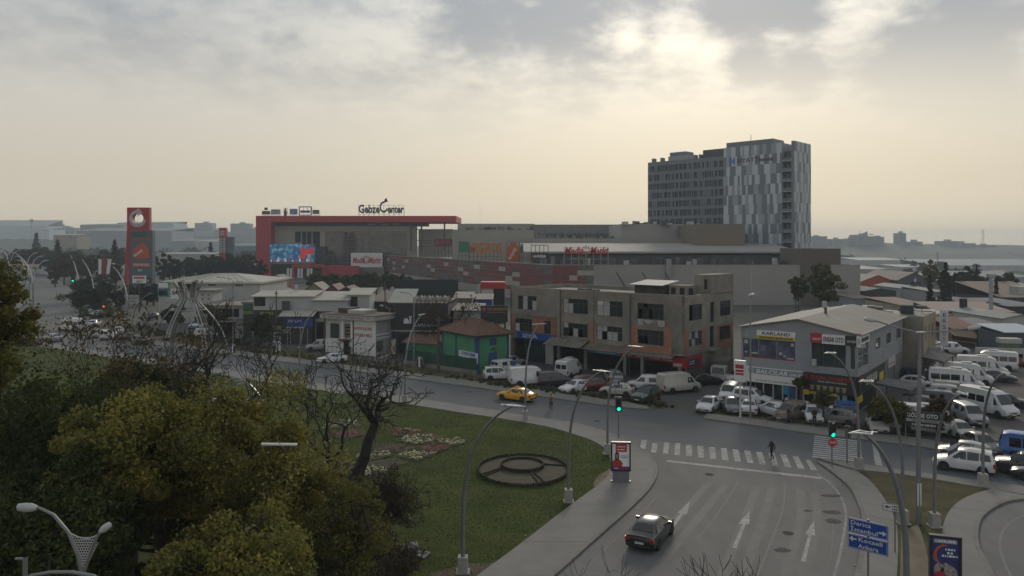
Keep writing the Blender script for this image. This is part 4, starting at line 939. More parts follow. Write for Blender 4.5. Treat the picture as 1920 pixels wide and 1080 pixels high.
t, w, h = board('led_screen', 'wide blue and red advertising screen left of the mall entrance', 'screen', 506, 590, 458, 491, 384, m_led)
block('screen_edge', mat('olive_trim', (.14, .14, .09), .6), t, 0, w, -.05, .9, -1.2, -.02)
m_ler = mat('screen_red', (.4, .02, .03), .5, emit=(.5, .02, .03), es=.35)
MB().xz([(w * .66, h * .2), (w * .70, h * .85), (w * .82, h * .7), (w * .98, h * .9), (w * .96, h * .4), (w * .82, h * .45), (w * .78, h * .15)], -.08, -.02).build('screen_picture', m_ler, t)
for k in range(12):
 MB().xz([(w * (.03 + .08 * k) - .5, h * .02), (w * (.03 + .08 * k) + .5, h * .02), (w * (.03 + .08 * k), h * (.15 + .09 * (k % 3)))], -.07, -.02).build('screen_picture', m_ler if k % 2 else mat('screen_white', (.5, .55, .6), .5, emit=(.5, .6, .65), es=.4), t)
t, w, h = board('mall_banner', 'large white banner with red italic lettering on the mall front', 'banner', 658, 718, 474, 501, 384, m_whtp, .4, R(-6))
m_rl = mat('red_letters', (.42, .015, .025), .5, var=.05)
lettering('Media', m_rl, t, w * .05, -.06, h * .28, h * .44, w * .38, shear=.25, bold=.03); lettering('Markt', m_rl, t, w * .56, -.06, h * .28, h * .44, w * .39, shear=.25, bold=.03)
def swirl(par, cx, cz, r, m, y=-.06, n=10):
 for k in range(n):
  a = 2 * math.pi * k / n; p = lambda rr, aa: (cx + rr * math.cos(aa), cz + rr * math.sin(aa))
  MB().xz([p(r * .35, a), p(r, a + .25), p(r, a + .55), p(r * .35, a + .3)], y - .03, y).build('sign_emblem', m, par)
swirl(t, w * .495, h * .52, h * .3, m_rl)
# roof signs: each one a thing standing on its own scaffold
def roof_sign(nm, label, px0, px1, py0, py1, D, base_py, txt=None, m=None, back=None, wid=1.0, cols=5, rz=0.0, **kw):
 x0, x1 = (px0 - CX) * D / F, (px1 - CX) * D / F; zb = mz(base_py, D); z0, z1 = mz(py1, D) - zb, mz(py0, D) - zb; w = (x1 - x0) / math.cos(rz)
 t = root(nm, label, 'sign', (x0, D, zb), rz, None)
 mb = MB()
 for k in range(cols + 1):
  x = w * k / cols; mb.box(x - .07, x + .07, .5, .64, 0, z1 * .96); mb.tube([(x, .6, z1 * .9), (x, 3.2, .05)], .06, 4)
 for z in (z0 * .5 + .1, z0 + (z1 - z0) * .3, z1 * .92): mb.box(-.07, w + .07, .66, .76, z - .06, z + .06)
 mb.build('scaffold', m_steel if kw.get('pale') else m_frame, t)['kind'] = 'stuff'
 if back: MB().box(0, w, .2, .48, z0, z1).build('board', back, t)
 if txt: lettering(txt, m, t, w * (1 - wid) / 2, .1, z0 + (z1 - z0) * (.0 if not back else .2), (z1 - z0) * (1.0 if not back else .6), w * wid, out=.15, bold=kw.get('bold', .03), shear=kw.get('shear', 0))
 return t, w, z0, z1
m_dl = mat('dark_letters', (.035, .028, .045), .5)
t, w, z0, z1 = roof_sign('rooftop_name_sign', 'big dark name letters standing on the red roof edge', 672, 757, 383, 399, 400, 404.5, None, None, cols=9)
lettering('Gebze', m_dl, t, 0, .1, z0, (z1 - z0) * .96, w * .47, out=.25, bold=.05); lettering('enter', m_dl, t, w * .645, .1, z0, (z1 - z0) * .92, w * .355, out=.25, bold=.05)
def arc_band(cx, cz, ro, ri, a0, a1, n=20):
 return [(cx + ro * math.cos(a0 + (a1 - a0) * k / n), cz + ro * math.sin(a0 + (a1 - a0) * k / n)) for k in range(n + 1)] + [(cx + ri * math.cos(a1 + (a0 - a1) * k / n), cz + ri * math.sin(a1 + (a0 - a1) * k / n)) for k in range(n + 1)]
cz_ = (z0 + z1) / 2 + .8; ro = 3.1
MB().xz([(w * .56 + (x - w * .56) * .72, z) for x, z in arc_band(w * .56, cz_, ro, ro * .66, R(75), R(345))], -.15, .35).build('arrow_letter', m_dl, t)
MB().xz([(w * .56 + .2, cz_ + ro * 1.05 - .9), (w * .56 + 2.3, cz_ + ro * .95), (w * .56 + 1.3, cz_ + ro * 1.6), (w * .56 + .4, cz_ + ro * 1.3)], -.15, .35).build('arrow_letter', m_dl, t)
lab = ['small square brand board, leftmost on the red roof', 'wide silvery brand board on the red roof', 'slim pointed drop-shaped brand sign on the red roof', 'blue grid-like brand board on the red roof', 'rounded framed brand board on the red roof', 'low blue brand board, rightmost of the left roof row']
cols6 = [(.10, .06, .05), (.22, .27, .33), (.07, .06, .05), (.14, .18, .42), (.10, .12, .22), (.10, .10, .13)]
for k, (a, c, d, e) in enumerate(((491, 506, 395.5, 403), (508, 525, 392.5, 403), (531.5, 538, 389, 404), (543, 557, 391.5, 403), (560, 584, 387, 404), (586, 598, 393.5, 402))):
 mm = mat('brand_%d' % k, cols6[k], .5, var=.6, scale=.9)
 t, w, z0, z1 = roof_sign('rooftop_brand_sign', lab[k], a, c, d, e, 398, 406, None, None, None, cols=3, pale=True); t['group'] = 'brand signs on the red roof'
 if k == 2: MB().xz([(w * .5, z1), (0, z1 * .45), (w * .2, z0 * .2 + .1), (w * .8, z0 * .2 + .1), (w, z1 * .45)], .1, .4).build('board', mm, t)
 elif k == 4:
  mb = wallmesh([0, .5, w - .5, w], [z0, z0 + .45, z1 - .45, z1], [(.5, w - .5, z0 + .45, z1 - .45)], .1, .4); mb.build('board_frame', mm, t); MB().box(.8, w - .8, .2, .4, (z0 + z1) / 2 - .9, (z0 + z1) / 2 + .3).build('board', mat('brand_blue', (.05, .08, .3), .5), t)
 else: MB().box(0, w, .1, .4, z0 + .2, z1).build('board', mm, t)
 if k == 0: MB().box(w * .3, w * .7, .1, .4, z1 + .4, z1 + 1.8).build('board', mm, t)
def wallD(px): # distance of the patchwork wall at a photo column
 x = fw.front(px); return fw.w(x, 0).y
def ws(nm, label, px0, px1, py0, py1, **kw):
 D = wallD((px0 + px1) / 2) + 2.5; return roof_sign(nm, label, px0, px1, py0, py1, D, H * 0 + (HY + (H - MH) * F / D), **kw)
t, w, z0, z1 = ws('rooftop_sign', 'dark board with pink capital letters over the patchwork wall', 815, 847, 448, 461, txt='BOYNER', m=mat('pink_letters', (.45, .06, .09), .5), back=mat('aubergine_board', (.05, .03, .045), .5), wid=.9)
t, w, z0, z1 = ws('rooftop_sign', 'green cube board beside the orange letters on the mall roof', 860, 879, 453, 473, back=mat('green_board', (.03, .16, .11), .6), cols=3)
t, w, z0, z1 = ws('rooftop_sign', 'large orange capital letters on scaffolding over the mall wall', 880, 940, 455, 474, txt='MIGROS', m=mat('orange_letters', (.40, .15, .035), .6), cols=8, bold=.06)
t, w, z0, z1 = ws('rooftop_sign', 'tall orange house-shaped sign with slanting white lettering on the mall roof', 950, 974, 452, 490, cols=3)
MB().xz([(0, z0 + .1), (w, z0 + .1), (w, z0 + (z1 - z0) * .68), (w * .45, z1), (0, z0 + (z1 - z0) * .62)], .1, .5).build('board', mat('orange_board', (.42, .09, .02), .55), t)
o = lettering('koçtaş', m_whtp, t, w * .3, .06, z0 + .5, 1.05, None, bold=.03); o.rotation_euler = (R(90), R(-62), 0)
t, w, z0, z1 = ws('rooftop_sign', 'dark house-shaped sign seen edge-on beside the orange one', 975, 981, 455, 474, cols=2); MB().xz([(0, z0), (w, z0), (w, z1 * .8), (w * .5, z1), (0, z1 * .7)], .1, .5).build('board', m_frame, t)
t, w, z0, z1 = ws('rooftop_sign', 'low dark frame sign with white lower-case letters and orange drop', 996, 1028, 474, 485, txt='evidea', m=m_whtp, back=m_blackp, wid=.72, cols=4); MB().xz([(w * .03, z0 + .4), (w * .13, z0 + .4), (w * .13, z1 - .9), (w * .08, z1 - .2), (w * .03, z1 - .9)], .0, .15).build('sign_emblem', MATS['orange_board'], t)
mb = MB();
for k in range(5): mb.box(w * k / 4 - .08, w * k / 4 + .08, .8, .96, 0, z1 + 2.4)
mb.box(0, w, .97, 1.1, z1 + 2.2, z1 + 2.4); mb.build('scaffold', m_frame, t)['kind'] = 'stuff'
D = MY + 3; t, w, z0, z1 = roof_sign('rooftop_sign', 'long red italic lettering on white scaffold at the mall corner', 1058, 1141, 462, 476, D, HY + (H - MH) * F / D, cols=6, pale=True)
lettering('Media', m_rl, t, 0, .1, z0, (z1 - z0) * .95, w * .42, out=.15, shear=.25, bold=.04); lettering('Markt', m_rl, t, w * .58, .1, z0, (z1 - z0) * .95, w * .42, out=.15, shear=.25, bold=.04); swirl(t, w * .5, (z0 + z1) / 2, (z1 - z0) * .62, mat('pink_swirl', (.4, .16, .16), .6), .1)
# ---------------------------------------------------------------- pylon signs
def pylon(nm, label, px0, px1, py0, D, board_px, deep=1.6):
 s = D / F; w = (px1 - px0) * s; zt = mz(py0, D)
 t = root(nm, label, 'sign', ((px0 - CX) * s, D, 0)); return t, w, zt, s
t, w, zt, s = pylon('mall_pylon', 'tall red pylon sign with white circular arrow and grey tenant board', 238, 280, 389, 240, None)
cxp, czp, rh_ = w * .49, zt - 21 * s, 10.5 * s
mb = MB(); n = 32; sq = w / 2
for y in (0, 1.6):
 for k in range(n):
  a = 2 * math.pi * k / n; ca, sa = math.cos(a), math.sin(a); q = 1 / max(abs(ca), abs(sa))
  mb.v += [(cxp + rh_ * ca, y, czp + rh_ * sa), (min(w, max(0, cxp + (sq + .01) * q * ca)), y, czp + min(zt - czp, max(-sq, sq * q * sa)) if True else 0)]
for k in range(n):
 k2 = (k + 1) % n; a, c, d, e = 2 * k, 2 * k + 1, 2 * k2, 2 * k2 + 1; o2 = 2 * n
 mb.f += [(a, d, e, c), (a + o2, c + o2, e + o2, d + o2), (a, a + o2, d + o2, d), (c, e, e + o2, c + o2)]; mb.mi += [0] * 4
mb.build('red_head', m_redm, t); MB().xz([(-1.2, 0), (w * .8, 0), (w, czp - sq), (0, czp - sq)], 0, 1.6).build('red_shaft', m_redm, t)
MB().xz(arc_band(cxp, czp, 16 * s, 10.4 * s, R(100), R(352), 30), -.25, .0).build('ring_arrow', m_wht2, t)
MB().xz([(cxp - 6 * s, czp + 12 * s), (cxp + 1 * s, czp + 19.5 * s), (cxp + 9.5 * s, czp + 11.5 * s), (cxp - .5 * s, czp + 4 * s), (cxp + 1.0 * s, czp + 8 * s)], -.27, -.02).build('ring_arrow', m_wht2, t)
bx0, bz1 = 9.5 * s, zt - 43 * s; m_tb = mat('tenant_board', (.07, .10, .125), .5, var=.08, scale=.4)
MB().box(bx0, bx0 + 42 * s, -1.2, .6, .2, bz1).build('tenant_board', m_tb, t)
f_ = Face(t, (bx0, -1.2, 0)); bw = 42 * s
f_.box('tenant_panel', mat('tenant_green', (.03, .075, .06), .5), .4, bw - 2, -.05, -.003, bz1 - 2.2, bz1 - .4); f_.text('MIGROS', mat('orange_letters2', (.30, .10, .03), .5), .3, bz1 - 3.4, 1.0, -.06, bw - .6, out=.03, bold=.04)
hz = bz1 - 9.0
f_.put(MB().xz([(1.0, hz), (bw - 1.2, hz), (bw - 1.2, hz + 3.2), (bw * .55, hz + 5.2), (1.0, hz + 3.0)], -.06, -.003), 'tenant_panel', mat('tenant_orange', (.42, .07, .025), .5)); o = f_.text('koçtaş', m_whtp, 1.5, hz + .5, .85, -.08, None, out=.01, bold=.04); o.rotation_euler = (R(90), R(-38), 0)
f_.sign(.8, bw - .9, hz - 2.6, hz - 1.4, mat('tenant_orange2', (.45, .10, .03), .5), .06, 'TEKNOSA', m_whtp, .55); f_.text('XX', m_whtp, 2.4, hz - 4.1, .7, -.03, 1.6, out=.01, bold=.03); f_.sign(.4, bw - .4, hz - 7.8, hz - 6.0, m_blackp, .06, 'evidea', m_whtp, .5, pad=.12)
t, w, zt, s = pylon('tall_brand_pylon', 'distant slim red and grey pylon with rows of white brand plates', 411, 424, 427, 400, None)
MB().box(0, w, 0, 2, 0, zt).build('red_shaft', m_redm, t); MB().box(w, 26.5 * s, .5, 2.5, 1, zt - 17 * s).build('grey_shaft', m_tb, t); MB().box(.2, w - .2, -.3, -.02, zt - 48 * s, zt - 18 * s).build('tenant_board', mat('tenant_slate', (.10, .12, .14), .5), t)
for k in range(6):
 for j in range(2): block('brand_plate', m_wht2, t, .5 + j * w * .48, w * .45 + j * w * .48, -.4, -.3, zt - (23 + k * 4.6) * s, zt - (20 + k * 4.6) * s)
for k in range(2): block('brand_plate', m_wht2, t, .6, w - .8, -.1, -.01, zt - (9 + k * 5) * s, zt - (6 + k * 5) * s)
# ---------------------------------------------------------------- hotel tower
PH = (96.5, 267.0); fh0 = Frame(PH, (.72, -.69)); s0 = fh0.front(1215); o_ = fh0.w(s0, 0); fh = Frame((o_.x, o_.y), (.72, -.69))
b = root('hotel', 'grey high-rise hotel with ribbed window wing and chequered panel tower', 'hotel', (*fh.o, 0), fh.ang)
SW, ST, SB = fh.front(1357), fh.front(1466), fh.front(1489)
m_hw = mat('hotel_wing', (.135, .156, .18), .6, var=.05, scale=.1); m_hd = mat('hotel_dark', (.045, .054, .066), .4, var=.15, scale=.2)
m_hp = [mat('clad_light', (.42, .46, .50), .5, var=.05, scale=.2), mat('clad_mid', (.255, .29, .325), .5, var=.05, scale=.2), mat('clad_dark', (.135, .16, .19), .5, var=.05, scale=.2)]
ZW, ZT, DH = 50.6, 53.6, 17.0
MB().box(0, SW - .01, .5, DH, 0, ZW - .6).build('wing_core', m_hd, b)
ff = Face(b); FP = 3.62
for k in range(9):
 z1_ = ZW - 1.6 - k * FP; ff.box('spandrel', m_hw, 0, SW - .02, -.05, .5, z1_ - FP, z1_ - FP + 1.25)
ff.box('roof_band', m_hw, 0, SW - .02, -.05, .5, ZW - 1.6, ZW)
pier = None; r_ = random.Random(3); xs = [0.0]; x = .9
while x < SW - 1: xs.append(x); x += r_.choice((.95, .95, .95, 1.9))
for k in range(8):
 z1_ = ZW - 1.6 - k * FP
 for x in xs: block('pier', m_hw, b, x, x + r_.choice((.34, .34, .8)), -.1 - .01 * (k % 2), .42, z1_ - FP + 1.25, z1_)
Face(b, (0, DH, 0), R(-90)).wall([0, DH], [0, ZW], [], .3, m_hw); MB().box(0, SW, DH - .01, DH + .3, 0, ZW).build('wall', m_hw, b)
MB().box(0, SW, 0.5, DH, ZW - .6, ZW - .3).build('roof', m_duct, b)
DT = fh.side(1520, SB)
MB().box(SW, ST, 0, DT, 0, ZT).build('tower_core', m_hp[1], b)
cols = 15; cwd = (ST - SW) / cols
for k in range(14):
 z1_ = ZT - k * FP; x = SW
 r_ = random.Random(100 + k); x = SW - r_.uniform(0, .3) if k % 2 else SW
 prev = None
 while x < ST - .3:
  w = r_.choice((.75, 1.1, 1.5, 1.9, 2.3)); c = r_.choice([q for q in (0, 1, 2, 0, 2) if q != prev]); prev = c
  x1 = min(x + w, ST);
  if x1 > x + .2: block('clad_panel', m_hp[c], b, x + .02, x1 - .02, -.12, -.005, z1_ - FP + .04, z1_ - .03)
  x += w
# balcony slot and end fin
MB().box(ST, SB - 1.0, 2.2, DT, 0, ZT - 3).build('slot_back', m_hd, b)
for k in range(14):
 z = ZT - 3.2 - k * FP; MB().box(ST, SB - 1.0, .15, 2.4, z - FP, z - FP + .35).build('balcony_slab', m_hp[1], b)
 MB().box(ST, SB - 1.0, .1, .14, z - FP + .35, z - FP + 1.25).build('balcony_rail', mat('smoked_rail', (.10, .12, .135), .3), b)
 block('balcony_door', m_gfar, b, ST + .4, ST + 1.6, 2.1, 2.18, z - FP + .35, z - .9)
sx0 = SB - 1.0
MB().box(sx0, SB, .0, DT, 0, ZT + .3).build('end_fin', m_hp[2], b)
for k in range(14):
 z1_ = ZT + .3 - k * FP; r_ = random.Random(300 + k); y = 0.0; prev = None
 while y < DT - .3:
  w = r_.choice((.9, 1.4, 1.8, 2.2)); c = r_.choice([q for q in (0, 1, 2, 0) if q != prev]); prev = c; y1 = min(y + w, DT)
  if y1 > y + .2: block('clad_panel', m_hp[c], b, SB + .005, SB + .12, y + .02, y1 - .02, z1_ - FP + .04, z1_ - .03)
  y += w
def hb(nm, px0, px1, py0, py1, y, dep, m):
 x0, x1 = fh.front(px0, y), fh.front(px1, y); z0_, z1_ = fh.z(py1, (x0 + x1) / 2, y), fh.z(py0, (x0 + x1) / 2, y); return MB().box(x0, x1, y, y + dep, min(z0_, ZW - .5), z1_).build(nm, m, b)
hb('roof_pavilion', 1362, 1450, 264, 275, 2.5, 9, m_hp[2]); hb('roof_box', 1318, 1356, 280, 294, 3, 8, m_hd); hb('roof_box', 1256, 1286, 285, 300, 4, 6, m_hp[2]); hb('roof_box', 1253, 1290, 292, 300, 3.5, 7, m_hp[1])
for px in (1222, 1238, 1300, 1310): hb('roof_box', px, px + 4, 298 - (px - 1215) * .09, 303, 1.5, 2, m_hp[2])
MB().tube([(fh.front(1408, 4), 4, ZT), (fh.front(1408, 4), 4, ZT + 4.6)], .1, 5).build('mast', m_frame, b); MB().box(SW + 1, ST - 1, 1, DT - 1, ZT - .01, ZT + .2).build('roof', m_duct, b)
zl = fh.z(305, fh.front(1410), 0); hx = fh.front(1368.5)
m_hl = mat('hotel_letters', (.03, .034, .04), .5); m_hb = mat('hotel_blue', (.03, .12, .40), .5)
ff.text('H', m_hb, hx, zl, 2.3, -.25, 1.9, out=.08, bold=.05); ff.text('HYATT', m_hl, fh.front(1383), zl + .25, 1.7, -.25, fh.front(1421) - fh.front(1383), out=.06); ff.text('house', m_hl, fh.front(1422.5), zl + .25, 1.55, -.25, fh.front(1449) - fh.front(1422.5), out=.06, bold=.03)
# ================================================================ sheds, workshops and houses round about
def slab4(mb, a, b_, c, d, t=.12):
 a, b_, c, d = V(a), V(b_), V(c), V(d); u = V((0, 0, t))
 return mb.add([a, b_, c, d, a + u, b_ + u, c + u, d + u], [(3, 2, 1, 0), (4, 5, 6, 7), (0, 1, 5, 4), (1, 2, 6, 5), (2, 3, 7, 6), (3, 0, 4, 7)])
def ribs(par, x0, x1, y0, y1, z0, z1, n, m, w=.09):
 for k in range(n + 1):
  x = x0 + (x1 - x0) * k / n; o = slab4(MB(), (x - w / 2, y0, z0), (x + w / 2, y0, z0), (x + w / 2, y1, z1), (x - w / 2, y1, z1), .07).build('roof_rib', m, par)
def hall(nm, label, px0, px1, py_eave, py_ridge, D, dep, wallm, roofm, base_py=None, gable=False, ribn=0, cat='building', rz=0.0, wins=(), group=None):
 """a shed: front wall across px0..px1 at distance D, roof rising to the back (or a gable facing us)"""
 gz = terr(((px0 + px1) / 2 - CX) * D / F, D)
 while mz(py_eave, D) - gz < 3.0: D *= .96; gz = terr(((px0 + px1) / 2 - CX) * D / F, D)
 s = D / F; w = (px1 - px0) * s / max(.3, math.cos(rz)); ze = mz(py_eave, D) - gz
 b = root(nm, label, cat, ((px0 - CX) * s, D, gz), rz, group)
 zr = max(ze + .6, mz(py_ridge, D + dep * (.0 if gable else 1.0)) - gz); f = Face(b)
 hs = [(w * a, w * c, ze * d, ze * e) for a, c, d, e in wins]
 f.wall([0, w], [0, ze], hs, .2, wallm)
 for h_ in hs: f.window(*h_, max(1, int((h_[1] - h_[0]) / 1.2)), 1, .08)
 Face(b, (w, 0, 0), R(90)).wall([.2, dep], [0, ze], [], .2, wallm); Face(b, (0, dep, 0), R(-90)).wall([0, dep - .2], [0, ze], [], .2, wallm)
 if gable:
  f.put(MB().xz([(0, ze), (w, ze), (w / 2, zr)], .0, .2), 'gable', wallm)
  slab4(MB(), (-.3, -.3, ze - .05), (w / 2, -.3, zr), (w / 2, dep, zr), (-.3, dep, ze - .05)).build('roof_slope', roofm, b); slab4(MB(), (w / 2, -.3, zr), (w + .3, -.3, ze - .05), (w + .3, dep, ze - .05), (w / 2, dep, zr)).build('roof_slope', roofm, b)
 else:
  slab4(MB(), (-.3, -.4, ze), (w + .3, -.4, ze), (w + .3, dep + .2, zr), (-.3, dep + .2, zr)).build('roof', roofm, b)
  if ribn: ribs(b, -.3, w + .3, -.4, dep + .2, ze + .12, zr + .12, ribn, roofm)
  MB().box(0, w, dep - .2, dep, 0, zr - .02).build('wall', wallm, b)
 return b, w, ze, zr
m_shw = mat('shed_white', (.40, .41, .42), .7, var=.07, scale=.5, dirt=.12); m_bluew = mat('shed_blue', (.06, .11, .18), .7, var=.1); m_roofb = mat('brown_sheet_roof', (.14, .11, .09), .8, var=.15, scale=.4, dirt=.2); m_pink = mat('pinkish_roof', (.30, .21, .18), .8, var=.1, scale=.3, dirt=.15)
m_dgrey = mat('dark_workshop', (.045, .045, .05), .8, var=.2, scale=.8)
# long white upper storey over the workshops
D = 134.0
b, w, ze, zr = hall('white_workshop', 'white sheet-metal upper storey with ribbed pale roof above the workshops', 475, 588, 556.5, 545.5, D, 6, m_shw, m_roofw, ribn=16, wins=((.01, .2, .79, .99),))
f = Face(b, (0, -.06, 0)); f.box('ladder_frame', m_frame, w * .49, w * .62, -.5, -.44, 5.6, 7.4)
for k in range(4): f.box('stair_rail', m_frame, w * .49, w * .62, -.9, -.85, 5.4 + .6 * k, 5.46 + .6 * k)
f.box('lower_front', m_dgrey, 0, w, -.02, .04, 0, mz(581, D)); f.sign(w * .10, w * .36, 4.2, 5.5, m_blackp, .15, y=-.03); f.sign(w * .12, w * .34, 4.9, 5.4, mat('olive_sign', (.18, .19, .05), .5), .17, y=-.03); f.sign(w * .36, w * .7, 3.0, 5.5, m_blackp, .15, y=-.03)
for k in range(4): f.put(MB().tube([(w * (.41 + .09 * k), -.19, 4.6 - .6 * (k % 2)), (w * (.41 + .09 * k), -.2, 4.6 - .6 * (k % 2))], .3, 10), 'sign_picture', m_tin)
f.sign(w * .3, w * .5, 2.2, 2.9, mat('pale_olive', (.25, .26, .14), .5), .12, y=-.03)
MB().tube([(w * .56, 5.8, zr), (w * .56, 5.8, zr + 1.2)], .25, 8).build('roof_vent', m_wht2, b)
b, w, ze, zr = hall('white_workshop', 'white sheet-metal block with deep ribbed roof in the middle of the row', 588, 652, 563.5, 547.5, D - .6, 9, m_shw, m_roofw, ribn=10)
Face(b).box('lower_front', m_dgrey, 0, w, -.05, -.01, 0, mz(583, D)); Face(b).box('shutter_frame', m_wht2, w * .05, w * .36, -.16, -.06, 0.0, 4.3); Face(b).box('door', m_dark, w * .09, w * .32, -.2, -.165, 0, 3.7)
b, w, ze, zr = hall('white_workshop', 'white tower-like end block of the workshop row with small window', 652, 693, 553.5, 541, D + 1, 6, m_shw, m_roofw, ribn=8, wins=((.12, .45, .74, .97),))
# shops under it
b, w, ze, zr = hall('tyre_shop', 'low workshop with pale lean-to roof and blue sign board', 527, 585, 593.5, 582.5, 131.0, 2.6, m_dgrey, m_roofw, ribn=8)
f = Face(b); f.sign(w * .18, w * 1.02, 3.1, 4.55, m_bluep, .3); f.text('PETLAS', m_whtp, w * .25, 3.85, .45, -.33, w * .42, out=.02); f.sign(w * .18, w * .74, 2.85, 3.09, m_wht2, .3)
for x in (.2, .3, .62, .85): f.box('post', m_steel, w * x, w * x + .15, -.2, -.05, 0, 2.9)
f.box('pale_sign', MATS['pale_olive'], w * .02, w * .3, -.1, -.02, 1.9, 2.6)
# round-fronted white hall on the left with a big billboard
Dw = 165.0; s = Dw / F
b = root('white_hall', 'white low hall with shallow pale hipped roof behind the metal sculpture', 'building', ((297 - CX) * s, Dw, 0))
wx = lambda px: (px - 297) * s
ze, zr = mz(529, Dw), mz(511, Dw + 14)
Face(b).wall([0, wx(487)], [0, ze], [(wx(441), wx(455), mz(537, Dw), mz(527.5, Dw)), (wx(390), wx(404), mz(536, Dw), mz(530, Dw)), (wx(330), wx(373), mz(545, Dw), mz(531, Dw))], .3, m_wht2)
Face(b).window(wx(441), wx(455), mz(537, Dw), mz(527.5, Dw), 3, 1, .1, fm=m_framew); Face(b).box('window', m_glass, wx(390), wx(404), .1, .14, mz(536, Dw), mz(530, Dw)); Face(b).box('window', m_dark, wx(330), wx(373), .15, .2, mz(545, Dw), mz(531, Dw))
Face(b, (wx(487), 0, 0), R(90)).wall([.3, 20], [0, ze], [], .3, m_wht2)
e0, e1 = (-.4, -.5, ze), (wx(487) + .4, -.5, ze); e2, e3 = (wx(487) + .4, 20.5, ze), (-.4, 20.5, ze); rr0, rr1 = (wx(365), 9, zr), (wx(410), 11, zr)
mb = MB(); mb.add([e0, e1, e2, e3, rr0, rr1, (e0[0], e0[1], ze - .4), (e1[0], e1[1], ze - .4), (e2[0], e2[1], ze - .4), (e3[0], e3[1], ze - .4)], [(0, 1, 5, 4), (1, 2, 5), (2, 3, 4, 5), (3, 0, 4), (6, 7, 1, 0), (7, 8, 2, 1), (8, 9, 3, 2), (9, 6, 0, 3)]); mb.build('roof', m_roofw, b)
for k in range(9):
 a = V(e0).lerp(V(e1), (k + 1) / 10); c = V(rr0).lerp(V(rr1), (k + 1) / 10); MB().tube([a + V((0, 0, .02)), c + V((0, 0, .03))], .07, 4).build('roof_seam', m_roofw, b)
t, w, h = board('billboard', 'tilted teal advertising board at the corner of the white hall', 'billboard', 296, 320, 528, 557, 150, mat('teal_print', (.14, .25, .27), .6, var=.5, scale=1.6), .4, R(-18)); block('board_header', m_whtp, t, .2, w - .2, -.03, .0, h * .62, h * .92)
for k in range(4): MB().lathe([(.0, 0), (.22, 0), (.22, .9), (.08, 1.1), (.08, 1.3)], 8, (.5 + k * .6, -.1, h * .12)).build('board_picture', MATS['curtain_glass'], t)
t, w, h = board('shop_sign', 'white sign with broken black letters beside the teal billboard', 'sign', 320, 345, 542, 560, 148, m_whtp, .3); lettering('SAF', m_blackp, t, w * .06, -.05, h * .45, h * .42, w * .7, shear=.2, bold=.03)
t, w, h = board('container_office', 'white boxy sign cabin with small dark emblems above the garage', 'cabin', 373, 398, 546, 565, 146, m_wht2, 5)
for i in range(2):
 for k in range(2): block('emblem', m_dkg, t, w * (.2 + .45 * i), w * (.36 + .45 * i), -.03, 0, h * (.15 + .4 * k), h * (.35 + .4 * k))
MB().box(-.3, w + .6, -.4, 5.2, h, h + .25).build('roof', m_roofg, t)
# flat-roofed grey garage and awning left of the workshops
b = root('flat_roof_garage', 'grey flat-roofed garage with dark bay below the white hall', 'garage', ((392 - CX) * 140 / F, 140, 0)); s = 140 / F
gw = (461 - 392) * s; gz = mz(572, 140)
MB().box(0, gw, 0, 9, gz - .7, gz).build('roof_slab', m_conc, b); MB().box(0.2, gw - .2, 2, 9, 0, gz - .7).build('wall', m_dark, b); MB().box(gw - 1.3, gw - .1, .1, 1.4, 0, gz - .7).build('pier', m_wht2, b); MB().box(.1, .8, .1, 1.0, 0, gz - .7).build('pier', m_grey, b); Face(b).box('sign_board', m_wht2, .8, gw - 1.4, .1, .25, gz - 3.2, gz - 2.3); bars(Face(b), 1.4, gw - 2.2, gz - 2.9, gz - 2.6, m_blackp, 5, .09); MB().box(.9, gw - 1.4, .3, .5, gz - 2.2, gz - .8).build('window', m_glass, b)
b = root('green_sign_shop', 'small dark shop with green sign band beside the grey garage', 'shop', ((456 - CX) * 139 / F, 139, 0)); s = .0993; MB().box(0, 2.4, 0, 6, 0, mz(570, 139)).build('wall', m_dgrey, b); MB().box(.05, 2.35, -.12, -.01, 5.3, 6.3).build('sign_board', mat('dark_green_sign', (.03, .12, .06), .6), b); MB().box(.05, 2.35, -.12, -.01, 4.5, 5.1).build('sign_board', MATS['olive_sign'], b); MB().box(-.2, 2.6, -.3, 6, mz(570, 139), mz(570, 139) + .4).build('roof', m_roofg, b)
p = G(458, 634); b = root('canvas_booth', 'pale canvas covered booth beside the small tree', 'booth', (p.x, p.y, 0), R(-8)); MB().box(-1.8, 1.8, 0, 3, 0, 3.3).build('cover', mat('pale_canvas', (.30, .28, .25), .9, var=.15, scale=1.5, bump=.6, bscale=2), b); slab4(MB(), (-1.9, -.1, 3.3), (1.9, -.1, 3.3), (1.9, 3.1, 3.8), (-1.9, 3.1, 3.8)).build('roof', m_tin, b)
# dark car-service hall with white sign
fo, LO_ = from_corner((-10.2, 119.0), (1, -.08), 742)
b = root('car_service_hall', 'black fronted car service hall with white lettering and wrench emblem', 'building', (*fo.o, 0), fo.ang)
ff = Face(b); zt = 8.1; ff.wall([0, LO_], [0, zt], [(.6, 3.4, .05, 3.2)], .3, mat('near_black_clad', (.022, .022, .027), .6, var=.15)); MB().box(.1, LO_ - .1, 1, 1.2, 0, zt - .2).build('inner_wall', m_dark, b); MB().box(0, LO_, .31, 12, zt - .3, zt).build('roof', m_roofb, b); Face(b, (LO_, 0, 0), R(90)).wall([.3, 12], [0, zt], [], .3, m_dgrey)
O = lambda px: fo.front(px); oz = lambda py: fo.z(py, LO_ * .5, 0)
ff.text('otomotiv', m_whtp, O(777), oz(612), .62, -.05, O(821) - O(777), out=.02, bold=.02); bars(ff, O(733), O(820), oz(622), oz(619), m_wht2, 8, -.03, seed=2)
